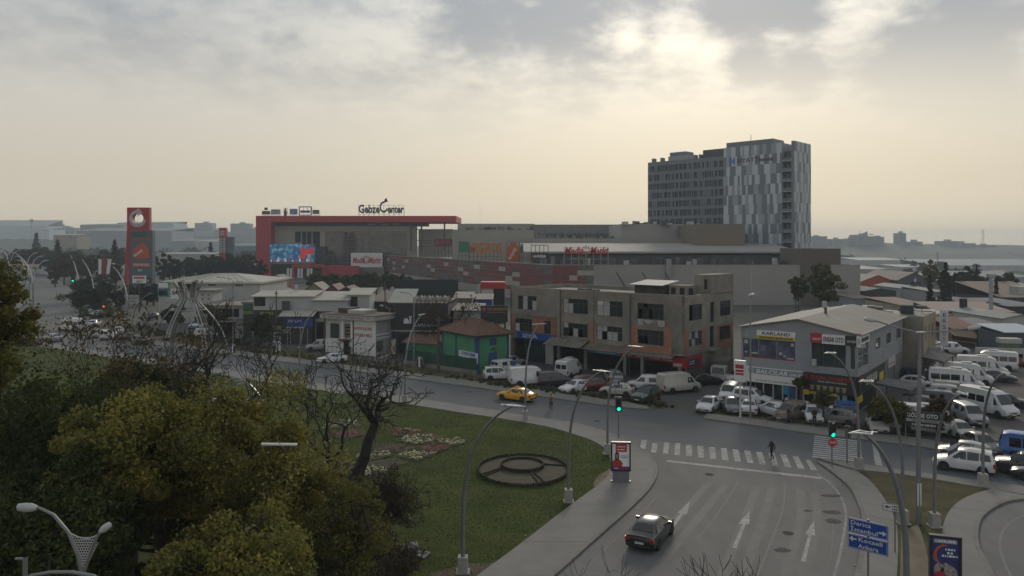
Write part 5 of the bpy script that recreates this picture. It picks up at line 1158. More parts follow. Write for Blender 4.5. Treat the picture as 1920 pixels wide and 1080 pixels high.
ff.put(MB().xz([(O(757), oz(607)), (O(767), oz(607)), (O(767), oz(602)), (O(764), oz(597)), (O(759), oz(597)), (O(757), oz(601))], -.06, -.02), 'sign_emblem', m_whtp); ff.put(MB().xz([(O(768.5), oz(607)), (O(771), oz(607)), (O(771), oz(597)), (O(773), oz(592)), (O(771), oz(593)), (O(769.5), oz(595)), (O(768), oz(593)), (O(766.5), oz(592)), (O(768), oz(597))], -.06, -.02), 'sign_emblem', m_whtp)
ff.box('door_glass', m_glass, .6, 3.4, .2, .25, .05, 3.2)
slab4(MB(), (O(726), .3, zt), (O(773), .3, zt), (O(773), 5, zt + 1.9), (O(728), 5, zt + 1.9)).build('skylight_roof', m_roofw, b);
mb = MB(); x0, x1 = O(776), O(842)
for k in range(9): mb.tube([(x0 + (x1 - x0) * k / 9, 1 + .25 * (k % 2), zt + .3), (x0 + (x1 - x0) * (k + 1) / 9, 1.2, zt + .9)], .5, 6)
mb.build('tarpaulin', mat('pale_tarp', (.28, .27, .25), .9, var=.3), b)
b, w, ze, zr = hall('brown_roof_shed', 'brown sheet-roofed shed behind the white workshop end', 697, 748, 566, 546, 140, 12, m_dgrey, m_roofb)
# kiosk with red top, blue sheds, service sign
b = root('filling_kiosk', 'white kiosk tower with bright red band on top in front of the mall wall', 'kiosk', ((903 - CX) * 165 / F, 165, 0)); s = 165 / F; MB().box(0, 22 * s, 0, 4, 0, mz(541, 165)).build('wall', m_wht2, b); MB().box(22 * s, 43 * s, .3, 3.5, 0, mz(541, 165)).build('bay', m_dark, b); MB().box(-.2, 44 * s, -.3, 4.3, mz(541, 165), mz(529, 165)).build('red_band', m_redp, b); MB().box(9 * s, 12 * s, -.03, 0, mz(560, 165), mz(556, 165)).build('window', m_glass, b)
MB().tube([(-4.2 * s, 1, 0), (-4.2 * s, 1, mz(541, 165)), (-3.2 * s, 1, mz(533, 165))], .35, 8).build('flue', m_wht2, b)
b, w, ze, zr = hall('blue_shed', 'blue panelled shed with a white diamond below the red-topped kiosk', 884, 922, 562, 556, 140, 6, m_bluep, m_tin); Face(b).put(MB().xz([(.2, ze - .9), (.9, ze - .2), (1.6, ze - .9), (.9, ze - 1.6)], -.06, -.01), 'sign_emblem', m_whtp)
b, w, ze, zr = hall('grey_shed', 'grey rendered shed between the dark hall and the service sign', 852, 884, 560, 556, 132, 8, mat('dull_render', (.20, .18, .16), .9, var=.15, dirt=.2), m_tin)
b, w, ze, zr = hall('low_lean_to', 'low grey lean-to with pipes behind the tiled hip roof', 850, 905, 583, 574, 122, 7, m_wht2, m_tin)
p = G(945, 690); t = root('service_sign', 'black board with gold letters on a post by the concrete block', 'sign', (p.x, 108, 0)); zz = mz(604, 108); s = 108 / F
MB().tube([(1.5 * s, .3, 0), (1.5 * s, .3, mz(574, 108))], .14, 8).build('post', m_frame, t); x0 = (901 - CX) * s - p.x; MB().box(x0, x0 + 51 * s, 0, .15, zz, mz(573, 108)).build('board', mat('board_black_green', (.012, .02, .02), .5), t)
lettering('ÖZTÜRKSERVİS', mat('gold_letters', (.33, .20, .09), .5), t, x0 + .95, -.03, mz(582, 108), .38, 2.9, out=.01, bold=.02); MB().lathe([(0, 0), (.3, 0)], 14).tube([(0, 0, 0), (0, 0, .02)], .3, 14).build('sign_emblem', mat('rose_emblem', (.30, .03, .06), .5), t, loc=(x0 + .5, -.03, mz(580, 108))).rotation_euler = (R(90), 0, 0); bars(Face(t), x0 + .95, x0 + 3.6, mz(586, 108), mz(585, 108), MATS['gold_letters'], 4, -.01)
# houses and roofs in front of the mall entrance
for i, (a, c, pe, pr, D, wm, rm, lab_) in enumerate(((480, 540, 552, 541, 200, m_dgrey, m_roofg, 'grey low-roofed house left of the khaki-topped one'), (571, 606, 545, 531, 215, mat('khaki_wall', (.20, .19, .10), .8), m_roofg, 'khaki sided stall with pointed tent roof'), (610, 636, 547, 534, 210, mat('brick_dull', (.13, .06, .05), .9), mat('maroon_roof', (.12, .05, .045), .8, var=.15), 'maroon roofed house right of the khaki stall'), (630, 668, 549, 538, 202, m_dgrey, MATS['maroon_roof'], 'dark house with maroon roof near the porch'), (500, 535, 524, 516, 330, mat('cafe_red', (.24, .07, .05), .8), m_roofg, 'red and white snack stand before the mall entrance'))):
 hall('small_house', lab_, a, c, pe, pr, D, 10, wm, rm, gable=True, cat='house')
for px in (537, 557, 575):
 D = 330; p = A(px, 520, D); t = root('banner_flag', 'pair of white feather flags before the mall, %s' % {537: 'left of the three pairs', 557: 'middle of the three pairs', 575: 'right of the three pairs'}[px], 'flag', (p.x, D, 0)); MB().tube([(0, 0, 0), (0, 0, 7)], .08, 5).build('pole', m_steel, t)
 for k in (0, 1): MB().xz([(.2 + k * 1.3, 2.2), (1.1 + k * 1.3, 2.2), (1.2 + k * 1.3, 6.6), (.3 + k * 1.3, 6.3)], 0, .06).build('flag_cloth', m_whtp, t)
b = root('dark_hedge_wall', 'dark netted hoarding below the patchwork wall', 'wall', ((742 - CX) * 215 / F, 215, 0)); MB().box(0, 117 * 215 / F, 0, .4, 0, mz(524, 215)).build('panel', mat('dark_net', (.016, .022, .018), .95), b)
# ---------------------------------------------------------------- to the right: concrete annexe, lean-tos, yard houses
b = root('concrete_annexe', 'cream and concrete two-storey annexe with junk on its flat roof', 'building', (*fe.w(0, DE + .4)[:2], 0), fe.ang)
AD = 9.5; AX = LE + 2.3; AZ = 8.3
m_cream = mat('cream_render', (.33, .29, .21), .9, var=.12, scale=.6, dirt=.3)
sf = Face(b, (AX, 0, 0), R(90)); ws_ = [(1.4 + k * 2.6, 2.2 + k * 2.6, 5.2, 6.9) for k in range(3)]
sf.wall([.25, AD], [3.2, AZ], ws_, .25, m_cream)
for w_ in ws_: sf.window(*w_, 1, 2, .12, fm=m_frame, sill=m_conc)
Face(b).wall([0, AX], [0, AZ], [], .24, m_conc); MB().box(0, AX - .01, AD - .01, AD + .25, 0, AZ).build('wall', m_conc, b); MB().box(.3, AX - .3, .3, AD - .1, 0, 3.19).build('ground_floor', m_dark, b); MB().box(0.05, AX - .26, .25, AD, AZ - .4, AZ - .1).build('roof', m_tin, b)
for k in range(5): MB().box(AX - .2, AX + .7, 3.2 + k * .25, 3.5 + k * .25, 1.2 + k * .4, 1.35 + k * .4).build('stair_step', m_conc, b)
r_ = random.Random(4)
for k in range(16):
 x, y = r_.uniform(3, AX - 1.5), r_.uniform(.8, AD - 1); q = r_.uniform(.3, 1.0); MB().obox((x, y, AZ - .1 + q * .3), q * 1.6, q, q * .7, Matrix.Rotation(r_.uniform(-1.1, 1.1), 3, (r_.random(), r_.random(), 1))).build('roof_junk', r_.choice((m_wht2, m_tin, m_whtp, MATS['roof_junk'])), b)
MB().lathe([(0, 0), (.85, 0), (.85, 1.1), (.75, 1.2), (0, 1.2)], 14, (AX - 2.6, 4, AZ - .1)).build('water_tank', m_dgrey, b); MB().lathe([(0.05, 0), (.5, .12), (.75, .35)], 14, (AX - 1.2, 6.5, AZ + .6)).build('dish', m_wht2, b); MB().tube([(AX - 1.2, 6.5, AZ - .1), (AX - 1.2, 6.5, AZ + .65)], .05, 5).build('dish_post', m_frame, b)
p = fe.w(AX + .6, DE + .4 + AD); t = root('vertical_sign', 'narrow upright white sign with stacked blue letters on the annexe corner', 'sign', (p.x, p.y, 0), fe.ang); MB().box(-.1, .9, 0, .25, 3.6, 8.6).build('board', m_whtp, t)
for k, ch in enumerate('ERSOY'): lettering(ch, m_bluep, t, .25, -.03, 7.6 - k * .85, .55, .4, out=.01)
MB().tube([(.4, .15, 0), (.4, .15, 3.7)], .07, 6).build('post', m_steel, t)
def leanto(nm, label, q, zs, m, posts=True, cat='shelter'):
 P = [G(*x, z) for x, z in zip(q, zs)]; o = sum(P, V()) / 4; b = root(nm, label, cat, (o.x, o.y, 0)); P = [p - V((o.x, o.y, 0)) for p in P]
 slab4(MB(), *P, t=.1).build('roof', m, b)
 for p in P:
  pc = V((p.x * .96, p.y * .96, 0)); MB().tube([pc, (pc.x, pc.y, p.z)], .07, 6).build('post', m_frame, b)
 for i in range(4): MB().tube([P[i] - V((0, 0, .05)), P[(i + 1) % 4] - V((0, 0, .05))], .06, 5).build('beam', m_frame, b)
 return b
leanto('lean_to', 'grey corrugated lean-to roof beside the parts shop over a dark van', [(1690, 660), (1770, 680), (1788, 667), (1735, 651)], [3.3, 3.0, 3.3, 3.9], mat('corrugated_grey', (.20, .19, .175), .8, var=.2, scale=.7, dirt=.25))
b = leanto('truck_shelter', 'dark low shelter with weathered grey top by the blue trike', [(1640, 719), (1706, 733), (1725, 722), (1662, 709)], [2.5, 2.4, 2.6, 2.7], mat('weathered_top', (.15, .15, .145), .8, var=.2, dirt=.3))
b, w, ze, zr = hall('pink_roof_shed', 'long shed with faded pink sheet roof and grey wall', 1762, 1894, 585, 566, 165, 12, mat('blue_grey_wall', (.14, .155, .18), .8, var=.1, dirt=.2), m_pink, ribn=0, rz=R(-4)); block('window', m_glass, b, 4, 5.6, -.05, 0, 4.0, 6); MB().tube([(10.2, -.4, 0), (10.2, -.4, 10.5)], .4, 8).build('flue', m_steel, b); MB().box(9.6, 10.8, -1, .2, 10.5, 11.2).build('flue_cap', m_steel, b); MB().box(22, 26, 10, 14, 8, mz(548, 178)).build('roof_hut', m_wht2, b)
b, w, ze, zr = hall('white_cottage', 'white house with flat grey roof and framed window behind the yard', 1740, 1786, 593, 585, 140, 7, m_wht2, m_wht2, wins=((.55, .92, .55, .88),)); MB().box(w * .0, w, -.5, 7, ze, ze + .35).build('roof_edge', m_conc, b)
b, w, ze, zr = hall('red_roof_house', 'house with rust red sheet roof right of the white cottage', 1785, 1832, 617, 594, 133, 7, mat('dull_brick', (.15, .10, .08), .9), mat('rust_roof', (.19, .09, .065), .8, var=.18, dirt=.2)); slab4(MB(), (-1, -2.6, ze - .9), (w * .7, -3.0, ze - 1.4), (w * .8, -.2, ze - .3), (-1.2, -.2, ze - .2)).build('porch_roof', mat('brown_porch', (.19, .13, .09), .8), b); MB().box(1.2, 2.9, -.1, -.01, 1.6, 2.9).build('rug', m_salmon, b)
b, w, ze, zr = hall('open_yard_shed', 'dark open shed with grey roof at the yard edge', 1832, 1880, 612, 600, 140, 8, m_dark, mat('slate_sheet', (.16, .165, .17), .8, var=.15, dirt=.2))
b, w, ze, zr = hall('pale_blue_shed', 'shed with pale blue roof at the right edge of the yard', 1884, 1960, 624, 617, 128, 7, mat('navy_grey_wall', (.07, .08, .10), .8), mat('pale_blue_roof', (.36, .42, .47), .6, var=.08))
p0 = G(1830, 678); b = root('yard_wall', 'low white yard wall with dark openings and a green topped booth', 'wall', (p0.x, p0.y, 0), R(-10)); w = 8.2
Face(b).wall([0, w], [0, 2.1], [(2.9, 3.4, .05, 1.6), (3.6, 4.2, .05, 1.6), (5.3, 6.4, .05, 1.3)], .3, m_wht2); MB().box(.3, w - .3, .5, .6, 0, 2.0).build('inner_wall', m_dark, b); MB().box(3.7, 6.2, .2, 1.8, 2.1, 2.8).build('booth', mat('green_booth', (.10, .14, .10), .8), b); MB().box(3.5, 6.3, .1, 1.9, 2.8, 3.5).build('booth_roof', m_wht2, b)
for k in range(7):
 x = 1.5 + k * 1.5; c = r_.choice((m_wht2, m_tin, m_whtp)); p = G(1895 + k * 9, 640 + (k % 3) * 9); q = root('stacked_scrap', 'heap of pale scrap at the right yard edge, %s' % ('nearest', 'second', 'third', 'fourth', 'fifth', 'sixth', 'last')[k], 'scrap', (p.x, p.y, 0));
 for j in range(4): MB().obox((r_.uniform(-.8, .8), r_.uniform(-.5, .5), .35 + j * .5), 1.4, .9, .55, Matrix.Rotation(r_.uniform(-.5, .5), 3, 'Z')).build('crate', r_.choice((m_wht2, m_tin, m_dgrey)), q)
# ---------------------------------------------------------------- farther halls
b, w, ze, zr = hall('orange_hall', 'orange fronted hall with white base right of the mall', 1608, 1683, 531, 516, 290, 30, mat('orange_clad', (.40, .085, .045), .7, var=.06), m_roofg, gable=True); MB().box(0, w, -.1, -.02, 0, mz(543, 290)).build('white_base', m_wht2, b); MB().box(w * .1, w * .4, -.2, -.11, 0, mz(552, 290)).build('red_base', m_salmon, b)
b, w, ze, zr = hall('grey_hall', 'dark grey gabled hall with white emblem beside the orange one', 1683, 1745, 526, 511, 285, 30, mat('slate_clad', (.10, .11, .125), .7, var=.06), m_roofb, gable=True); Face(b).box('sign', m_whtp, w * .5, w * .56, -.1, -.02, ze - .6, ze + .8); Face(b).box('sign', m_ductd, w * .37, w * .75, -.1, -.02, ze - 2.4, ze - 1.2); Face(b).box('door', m_dark, w * .38, w * .7, -.05, -.01, 0, 4.2)
hall('far_warehouse', 'long low white warehouse near the right horizon', 1750, 1990, 498, 486, 700, 60, m_wht2, m_grey, cat='warehouse'); hall('far_warehouse', 'pale stepped warehouse between the tower block and the poplars', 1613, 1668, 505, 496, 560, 60, m_grey, m_duct, cat='warehouse'); hall('far_warehouse', 'thin pale warehouse just right of the mall end', 1610, 1700, 488, 483, 820, 50, m_wht2, m_grey, cat='warehouse'); hall('far_warehouse', 'second pale warehouse lower on the right', 1690, 1760, 501, 496, 620, 40, m_wht2, m_grey, cat='warehouse')
hall('far_warehouse', 'grey arched sheds below the long white warehouse', 1800, 1940, 520, 508, 500, 40, m_grey, mat('dull_blue_roof', (.17, .19, .21), .8), cat='warehouse')
hall('blue_house', 'blue walled shed with pale roof beside two cypresses', 1842, 1925, 534, 523, 300, 20, m_bluew, m_roofw); hall('brown_roof_hall', 'brown roofed hall at the right edge', 1876, 1990, 558, 528, 240, 20, m_dgrey, mat('brown_roof2', (.19, .14, .105), .8, var=.1))
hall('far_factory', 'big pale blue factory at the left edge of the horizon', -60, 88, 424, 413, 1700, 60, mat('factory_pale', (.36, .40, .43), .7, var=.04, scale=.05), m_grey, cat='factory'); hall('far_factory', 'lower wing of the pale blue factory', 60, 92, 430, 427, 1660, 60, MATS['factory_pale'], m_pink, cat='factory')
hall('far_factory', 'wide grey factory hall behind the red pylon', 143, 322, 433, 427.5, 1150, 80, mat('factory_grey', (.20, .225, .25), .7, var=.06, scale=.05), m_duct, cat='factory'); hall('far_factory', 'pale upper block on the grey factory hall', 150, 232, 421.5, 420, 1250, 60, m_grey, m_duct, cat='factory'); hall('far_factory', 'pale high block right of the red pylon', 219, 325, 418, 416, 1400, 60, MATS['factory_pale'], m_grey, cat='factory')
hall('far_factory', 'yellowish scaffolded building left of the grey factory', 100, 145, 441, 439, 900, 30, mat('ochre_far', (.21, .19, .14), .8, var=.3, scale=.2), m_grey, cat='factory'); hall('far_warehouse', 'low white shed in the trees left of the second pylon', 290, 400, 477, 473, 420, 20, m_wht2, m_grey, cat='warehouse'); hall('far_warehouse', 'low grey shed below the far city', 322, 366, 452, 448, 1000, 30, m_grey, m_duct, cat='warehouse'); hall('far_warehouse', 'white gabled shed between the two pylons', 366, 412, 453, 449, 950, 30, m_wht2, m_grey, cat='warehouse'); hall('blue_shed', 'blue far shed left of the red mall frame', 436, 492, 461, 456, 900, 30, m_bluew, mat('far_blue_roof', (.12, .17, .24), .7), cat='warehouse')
b = root('toll_canopy', 'pale bridge-like canopy over the boulevard at the left', 'canopy', ((18 - CX) * 330 / F, 330, 0)); MB().box(0, 34 * 330 / F, 0, 8, mz(502, 330), mz(496, 330)).build('deck', m_pink, b); MB().box(.5, 33 * 330 / F, .3, .6, mz(518, 330), mz(502, 330)).build('side_panel', m_grey, b);
for x in (.6, 7.4): MB().box(x, x + .5, 1, 1.5, 0, mz(502, 330)).build('post', m_frame, b)
b = root('roadside_wall', 'low pale wall along the boulevard verge', 'wall', (0, 0, 0)); q0, q1 = G(62, 510), G(98, 518)
for k in range(8): a, c = q0.lerp(q1, k / 8), q0.lerp(q1, (k + .96) / 8); MB().add([a, c, c + V((0, .4, 0)), a + V((0, .4, 0)), a + V((0, 0, 4)), c + V((0, 0, 4)), c + V((0, .4, 4)), a + V((0, .4, 4))], [(3, 2, 1, 0), (4, 5, 6, 7), (0, 1, 5, 4), (1, 2, 6, 5), (2, 3, 7, 6), (3, 0, 4, 7)]).build('wall_section', m_wht2, b)
# ---------------------------------------------------------------- far city and hills
m_city = [mat('city_%d' % k, c, .9, var=.1, scale=.03) for k, c in enumerate(((.20, .21, .22), (.26, .26, .26), (.16, .17, .19)))]
def ridge(nm, px0, px1, D, tops, dep=250, m=None):
 r_ = random.Random(int(D)); n = len(tops); mb = MB(); N_ = 90
 vs = []
 for i in range(N_ + 1):
  t = i / N_; px = px0 + (px1 - px0) * t; k = min(n - 2, int(t * (n - 1))); u = t * (n - 1) - k; py = tops[k] + (tops[k + 1] - tops[k]) * u + r_.uniform(-1.1, 1.1)
  x = (px - CX) * D / F; z = mz(py, D); mb.v += [(x, D - dep, -17), (x, D, z), (x, D + dep, -17)]
 for i in range(N_):
  o = i * 3; mb.f += [(o, o + 3, o + 4, o + 1), (o + 1, o + 4, o + 5, o + 2)]; mb.mi += [0, 0]
 tag(mb.build(nm, m or mat('far_hill', (.055, .065, .05), .95, var=.3, scale=.012), None, 60), kind='structure')
ridge('hill', -100, 760, 1900, [436, 434, 432, 431, 430, 433, 436, 440, 446, 452], 250)
ridge('hill', 1380, 2150, 1500, [454, 455, 459, 455, 457, 461, 459, 462, 460, 463], 240)
ridge('hill', 1540, 2150, 1240, [478, 474, 476, 474, 477, 478], 110)
ridge('hill', -100, 520, 1250, [452, 448, 450, 447, 450, 454], 120)
WORDS = ('wide flat', 'tall narrow', 'stepped', 'low long', 'blocky', 'pale square')
def far_block(px0, px1, py, D, where, m=None, extra=None):
 s = D / F; w = (px1 - px0) * s; zt = mz(py, D); r_ = random.Random(int(px0 * 7 + py)); mm = m or r_.choice(m_city)
 b = root('far_building', where, 'building', ((px0 - CX) * s, D, 0), 0, 'buildings on the skyline'); MB().box(0, w, 0, 25, 0, zt).build('wall', mm, b)
 if w > 12: x = r_.uniform(.1, .6) * w; MB().box(x, x + w * .25, 5, 15, zt, zt + r_.uniform(2, 4)).build('roof_hut', mm, b)
 nf = max(2, min(5, int((HY + 8 - py) * s / 4)))
 for k in range(nf): block('window_band', m_gfar, b, w * .06, w * .94, -.3, -.05, zt - 3.2 - k * 3.6, zt - 1.7 - k * 3.6)
 return b
SKY = [(365, 398, 418, 'wide slab block left of the twin hills'), (432, 468, 419, 'flat skyline block right of the second pylon'), (300, 328, 420, 'skyline block just right of the red pylon'), (340, 362, 428, 'low skyline block between slab blocks'), (470, 486, 428, 'small skyline block beside the mall frame'), (402, 420, 430, 'little skyline block behind the second pylon'), (96, 118, 423, 'small pale skyline block right of the left factory'), (122, 140, 427, 'low skyline block near the scaffolded building'),
 (1521, 1551, 443, 'skyline block touching the hotel edge'), (1560, 1580, 448, 'small skyline block right of the hotel'), (1590, 1606, 447, 'low skyline block with flat top'), (1603, 1628, 440, 'long grey hospital-like block under the dish'), (1628, 1658, 444, 'block right of the satellite dish'), (1687, 1699, 437, 'single tower block on the right skyline'), (1700, 1730, 453, 'low block right of the tower'), (1765, 1800, 452, 'wide low block below the lattice mast'), (1800, 1830, 456, 'low block at the mast foot'), (1840, 1868, 459, 'last low block on the right skyline')]
for a, c, py, wh in SKY: far_block(a, c, py, 1480 if a > 1500 else 1850, wh)
b = far_block(1606, 1640, 443, 1470, 'skyline block with slanted roof fin and satellite dish'); s = 1470 / F; MB().xz([(2, mz(443, 1470)), (22 * s, mz(443, 1470)), (22 * s, mz(434, 1470)), (18 * s, mz(436, 1470))], 3, 8).build('roof_fin', m_city[2], b); MB().lathe([(0, 0), (3, .8), (4.4, 2.2)], 12, (30 * s, 4, mz(441, 1470))).build('dish', m_city[2], b); MB().tube([(8 * s, 4, mz(443, 1470)), (8 * s, 4, mz(432, 1470))], .4, 4).build('mast', m_city[2], b)
def mast(nm, label, px, py, D, lattice=True):
 s = D / F; zt = mz(py, D); t = root(nm, label, 'mast', ((px - CX) * s, D, 0)); w = 2.2 * s; mb = MB()
 for sx in (-1, 1):
  for sy in (-1, 1): mb.tube([(sx * w, sy * w, 0), (sx * w * .45, sy * w * .45, zt)], .14 * s, 4)
 n = 9
 for k in range(n):
  z0, z1 = zt * k / n, zt * (k + 1) / n; a, c = w * (1 - .55 * k / n), w * (1 - .55 * (k + 1) / n)
  mb.tube([(-a, -a, z0), (c, -c, z1)], .1 * s, 4); mb.tube([(a, -a, z0), (-c, -c, z1)], .1 * s, 4)
 mb.build('lattice', m_frame, t)['kind'] = 'stuff'; MB().box(-w * .5, w * .5, -w * .5, w * .5, zt, zt + .6 * s).build('head', m_frame, t)
mast('lattice_mast', 'tall thin lattice mast on the right skyline', 1843, 431, 1420); mast('lattice_mast', 'lattice mast among the poplars right of the mall', 1757.5, 474, 420)
for px, py, D, l in ((418, 412, 1500, 'thin aerial above the second pylon'), (75, 412, 1700, 'thin mast beside the left factory'), (900, 388, 330, 'thin aerial on the mall roof'), (1745, 488, 330, 'tall grey lamp column between the dark hall and the cypress')):
 s = D / F; t = root('aerial', l, 'mast', ((px - CX) * s, D, 0)); MB().tube([(0, 0, 0), (0, 0, mz(py, D))], [.22 * s * (2.4 if px == 1745 else .7), .1 * s * (3 if px == 1745 else 1)], 5).build('shaft', m_frame, t); MB().box(-.5 * s, .5 * s, -.2, .2, mz(py, D) - .3, mz(py, D)).build('head', m_frame, t)
t = root('water_tower', 'small water tower on the left factory roof', 'tower', ((59.5 - CX) * 1670 / F, 1670, 0)); MB().lathe([(1.4, 0), (1.4, mz(418, 1670)), (4.2, mz(415, 1670)), (4.2, mz(411.5, 1670)), (0, mz(411, 1670))], 10).build('tank', m_grey, t)
# low roofs that fill the plain on the right
m_fr = [mat('plain_roof_%d' % k, c, .85, var=.12, scale=.2, dirt=.2) for k, c in enumerate(((.26, .26, .25), (.17, .15, .14), (.13, .15, .17), (.22, .15, .12)))]
for k, (a, c, pe, pr, D, wh) in enumerate(((1690, 1730, 541, 536, 330, 'left of the slim cypress'), (1745, 1800, 526, 521, 420, 'under the lattice mast'), (1775, 1850, 515, 511, 520, 'behind the feathery trees'), (1860, 1940, 512, 508, 560, 'under the long white warehouse'), (1700, 1760, 517, 512, 500, 'beyond the dark grey hall'), (1810, 1845, 540, 533, 300, 'left of the blue shed'), (1620, 1680, 546, 541, 330, 'below the orange hall'), (1640, 1700, 510, 505, 620, 'above the orange hall'), (1750, 1780, 548, 541, 260, 'right of the tall cypress'), (1830, 1880, 572, 565, 215, 'behind the pink roof on the right'), (1890, 1960, 575, 566, 210, 'at the right edge behind the pink roof'), (1690, 1750, 573, 567, 205, 'behind the annexe roof'), (1880, 1950, 598, 590, 160, 'at the right edge above the pale blue roof'), (1600, 1640, 560, 556, 260, 'at the foot of the mall end wall'))):
 hall('low_shed', 'low hazy shed roof %s' % wh, a, c, pe, pr, D, 18, (m_wht2, m_grey, m_dgrey, m_cream)[k % 4], m_fr[k % 4], gable=k % 3 == 0, cat='shed', group='low sheds on the plain')
# ================================================================ trees and plants
def np_mesh(name, verts, quads, m, parent=None, smooth_=False):
 verts = np.asarray(verts, dtype=np.float32); quads = np.asarray(quads, dtype=np.int32)
 me = bpy.data.meshes.new(name); me.vertices.add(len(verts)); me.vertices.foreach_set('co', verts.ravel())
 n, k = quads.shape; me.loops.add(n * k); me.loops.foreach_set('vertex_index', quads.ravel()); me.polygons.add(n)
 me.polygons.foreach_set('loop_start', np.arange(0, n * k, k, dtype=np.int32))
 if smooth_: me.polygons.foreach_set('use_smooth', np.ones(n, dtype=bool))
 me.update(calc_edges=True); me.materials.append(m); return obj(name, me, parent)
def leaf_mat(key, cols, rough=.75, scale=.5, gloss=.25):
 m = bpy.data.materials.new(key); m.use_nodes = True; t = m.node_tree; b = t.nodes['Principled BSDF']; L = t.links.new
 g = t.nodes.new('ShaderNodeNewGeometry'); n = N(t, 'ShaderNodeTexNoise', Scale=scale, Detail=3.0); L(g.outputs['Position'], n.inputs['Vector'])
 a = t.nodes.new('ShaderNodeMath'); a.operation = 'MULTIPLY_ADD'; L(n.outputs['Fac'], a.inputs[0]); a.inputs[1].default_value = 1.3; a.inputs[2].default_value = -.32
 c = t.nodes.new('ShaderNodeMath'); c.operation = 'MULTIPLY_ADD'; L(g.outputs['Random Per Island'], c.inputs[0]); c.inputs[1].default_value = .42; L(a.outputs[0], c.inputs[2])
 r = t.nodes.new('ShaderNodeValToRGB'); L(c.outputs[0], r.inputs[0]); e = r.color_ramp.elements
 e[0].position = .15; e[0].color = (*cols[0], 1); e[1].position = .95; e[1].color = (*cols[-1], 1)
 for k, q in enumerate(cols[1:-1]): x = e.new(.15 + .8 * (k + 1) / (len(cols) - 1)); x.color = (*q, 1)
 L(r.outputs[0], b.inputs['Base Color']); b.inputs['Roughness'].default_value = rough; b.inputs['Specular IOR Level'].default_value = gloss
 tr = t.nodes.new('ShaderNodeBsdfTranslucent'); L(r.outputs[0], tr.inputs[0]); mx_ = t.nodes.new('ShaderNodeMixShader'); mx_.inputs[0].default_value = .35; L(b.outputs[0], mx_.inputs[1]); L(tr.outputs[0], mx_.inputs[2]); L(mx_.outputs[0], t.nodes['Material Output'].inputs[0])
 MATS[key] = m; return m
m_bark = mat('bark', (.045, .038, .03), .95, var=.3, scale=4, bump=.6, bscale=20); m_bark2 = mat('dark_bark', (.022, .019, .016), .95, var=.3, scale=4)
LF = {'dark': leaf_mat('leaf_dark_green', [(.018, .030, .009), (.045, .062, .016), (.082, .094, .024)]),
 'yellow': leaf_mat('leaf_yellow_green', [(.055, .062, .017), (.135, .13, .032), (.235, .205, .046), (.32, .262, .058)], scale=.45),
 'olive': leaf_mat('leaf_olive', [(.045, .055, .015), (.10, .10, .024), (.16, .135, .032)]),
 'mix': leaf_mat('leaf_olive_yellow', [(.052, .064, .017), (.125, .13, .03), (.21, .19, .043), (.30, .24, .055)], scale=.5),
 'autumn': leaf_mat('leaf_autumn', [(.045, .035, .016), (.09, .062, .026), (.115, .095, .036)]),
 'brown': leaf_mat('leaf_brown', [(.03, .02, .012), (.07, .042, .02), (.10, .06, .025)]),
 'green': leaf_mat('leaf_mid_green', [(.022, .034, .014), (.045, .058, .02), (.07, .075, .028)]),
 'conifer': leaf_mat('leaf_conifer', [(.018, .026, .016), (.034, .044, .024), (.05, .06, .03)]),
 'poplar': leaf_mat('leaf_poplar', [(.06, .06, .02), (.12, .105, .035), (.16, .13, .04)]),
 'pale': leaf_mat('leaf_pale_green', [(.05, .055, .028), (.10, .105, .05), (.15, .145, .07)], scale=1),
 'weed': leaf_mat('leaf_weed', [(.045, .048, .024), (.085, .085, .042), (.13, .115, .065)], scale=2)}
def leaves(rg, centres, radii, count, size, flat=.85, shell=.55):
 cs = np.repeat(np.array(centres), count, 0); rs = np.repeat(np.array(radii), count, 0)[:, None]; n = len(cs)
 d = rg.normal(size=(n, 3)); d /= np.linalg.norm(d, axis=1)[:, None]; d[:, 2] = np.where(d[:, 2] < 0, d[:, 2] * .75, d[:, 2])
 rr = shell + (1.08 - shell) * rg.random((n, 1)) ** .7
 p = cs + d * rs * rr * np.array([1, 1, flat])
 a = rg.normal(size=(n, 3)); a += d * .4; a /= np.linalg.norm(a, axis=1)[:, None]
 b = np.cross(a, rg.normal(size=(n, 3))); b /= np.linalg.norm(b, axis=1)[:, None]; c = np.cross(a, b)
 s = size * rg.uniform(.4, 1.55, (n, 1)); b = b * s; c = c * s * .62
 v = np.stack([p - b, p + c, p + b, p - c], 1).reshape(-1, 3)
 return v, np.arange(n * 4).reshape(n, 4)
def tubes(segs, sides=5):
 """segs: rows of p0(3) p1(3) r0 r1"""
 S_ = np.array(segs); n = len(S_); p0, p1 = S_[:, :3], S_[:, 3:6]; t = p1 - p0; t /= np.maximum(np.linalg.norm(t, axis=1), 1e-6)[:, None]
 u = np.cross(t, np.where(np.abs(t[:, 2:3]) > .9, [[1., 0, 0]], [[0., 0, 1.]])); u /= np.linalg.norm(u, axis=1)[:, None]; w = np.cross(t, u)
 ang = np.arange(sides) * 2 * np.pi / sides; ring = u[:, None, :] * np.cos(ang)[None, :, None] + w[:, None, :] * np.sin(ang)[None, :, None]
 v = np.concatenate([p0[:, None] + ring * S_[:, 6][:, None, None], p1[:, None] + ring * S_[:, 7][:, None, None]], 1).reshape(-1, 3)
 k = np.arange(sides); q = np.stack([k, (k + 1) % sides, (k + 1) % sides + sides, k + sides], 1)
 return v, (q[None] + (np.arange(n) * 2 * sides)[:, None, None]).reshape(-1, 4)
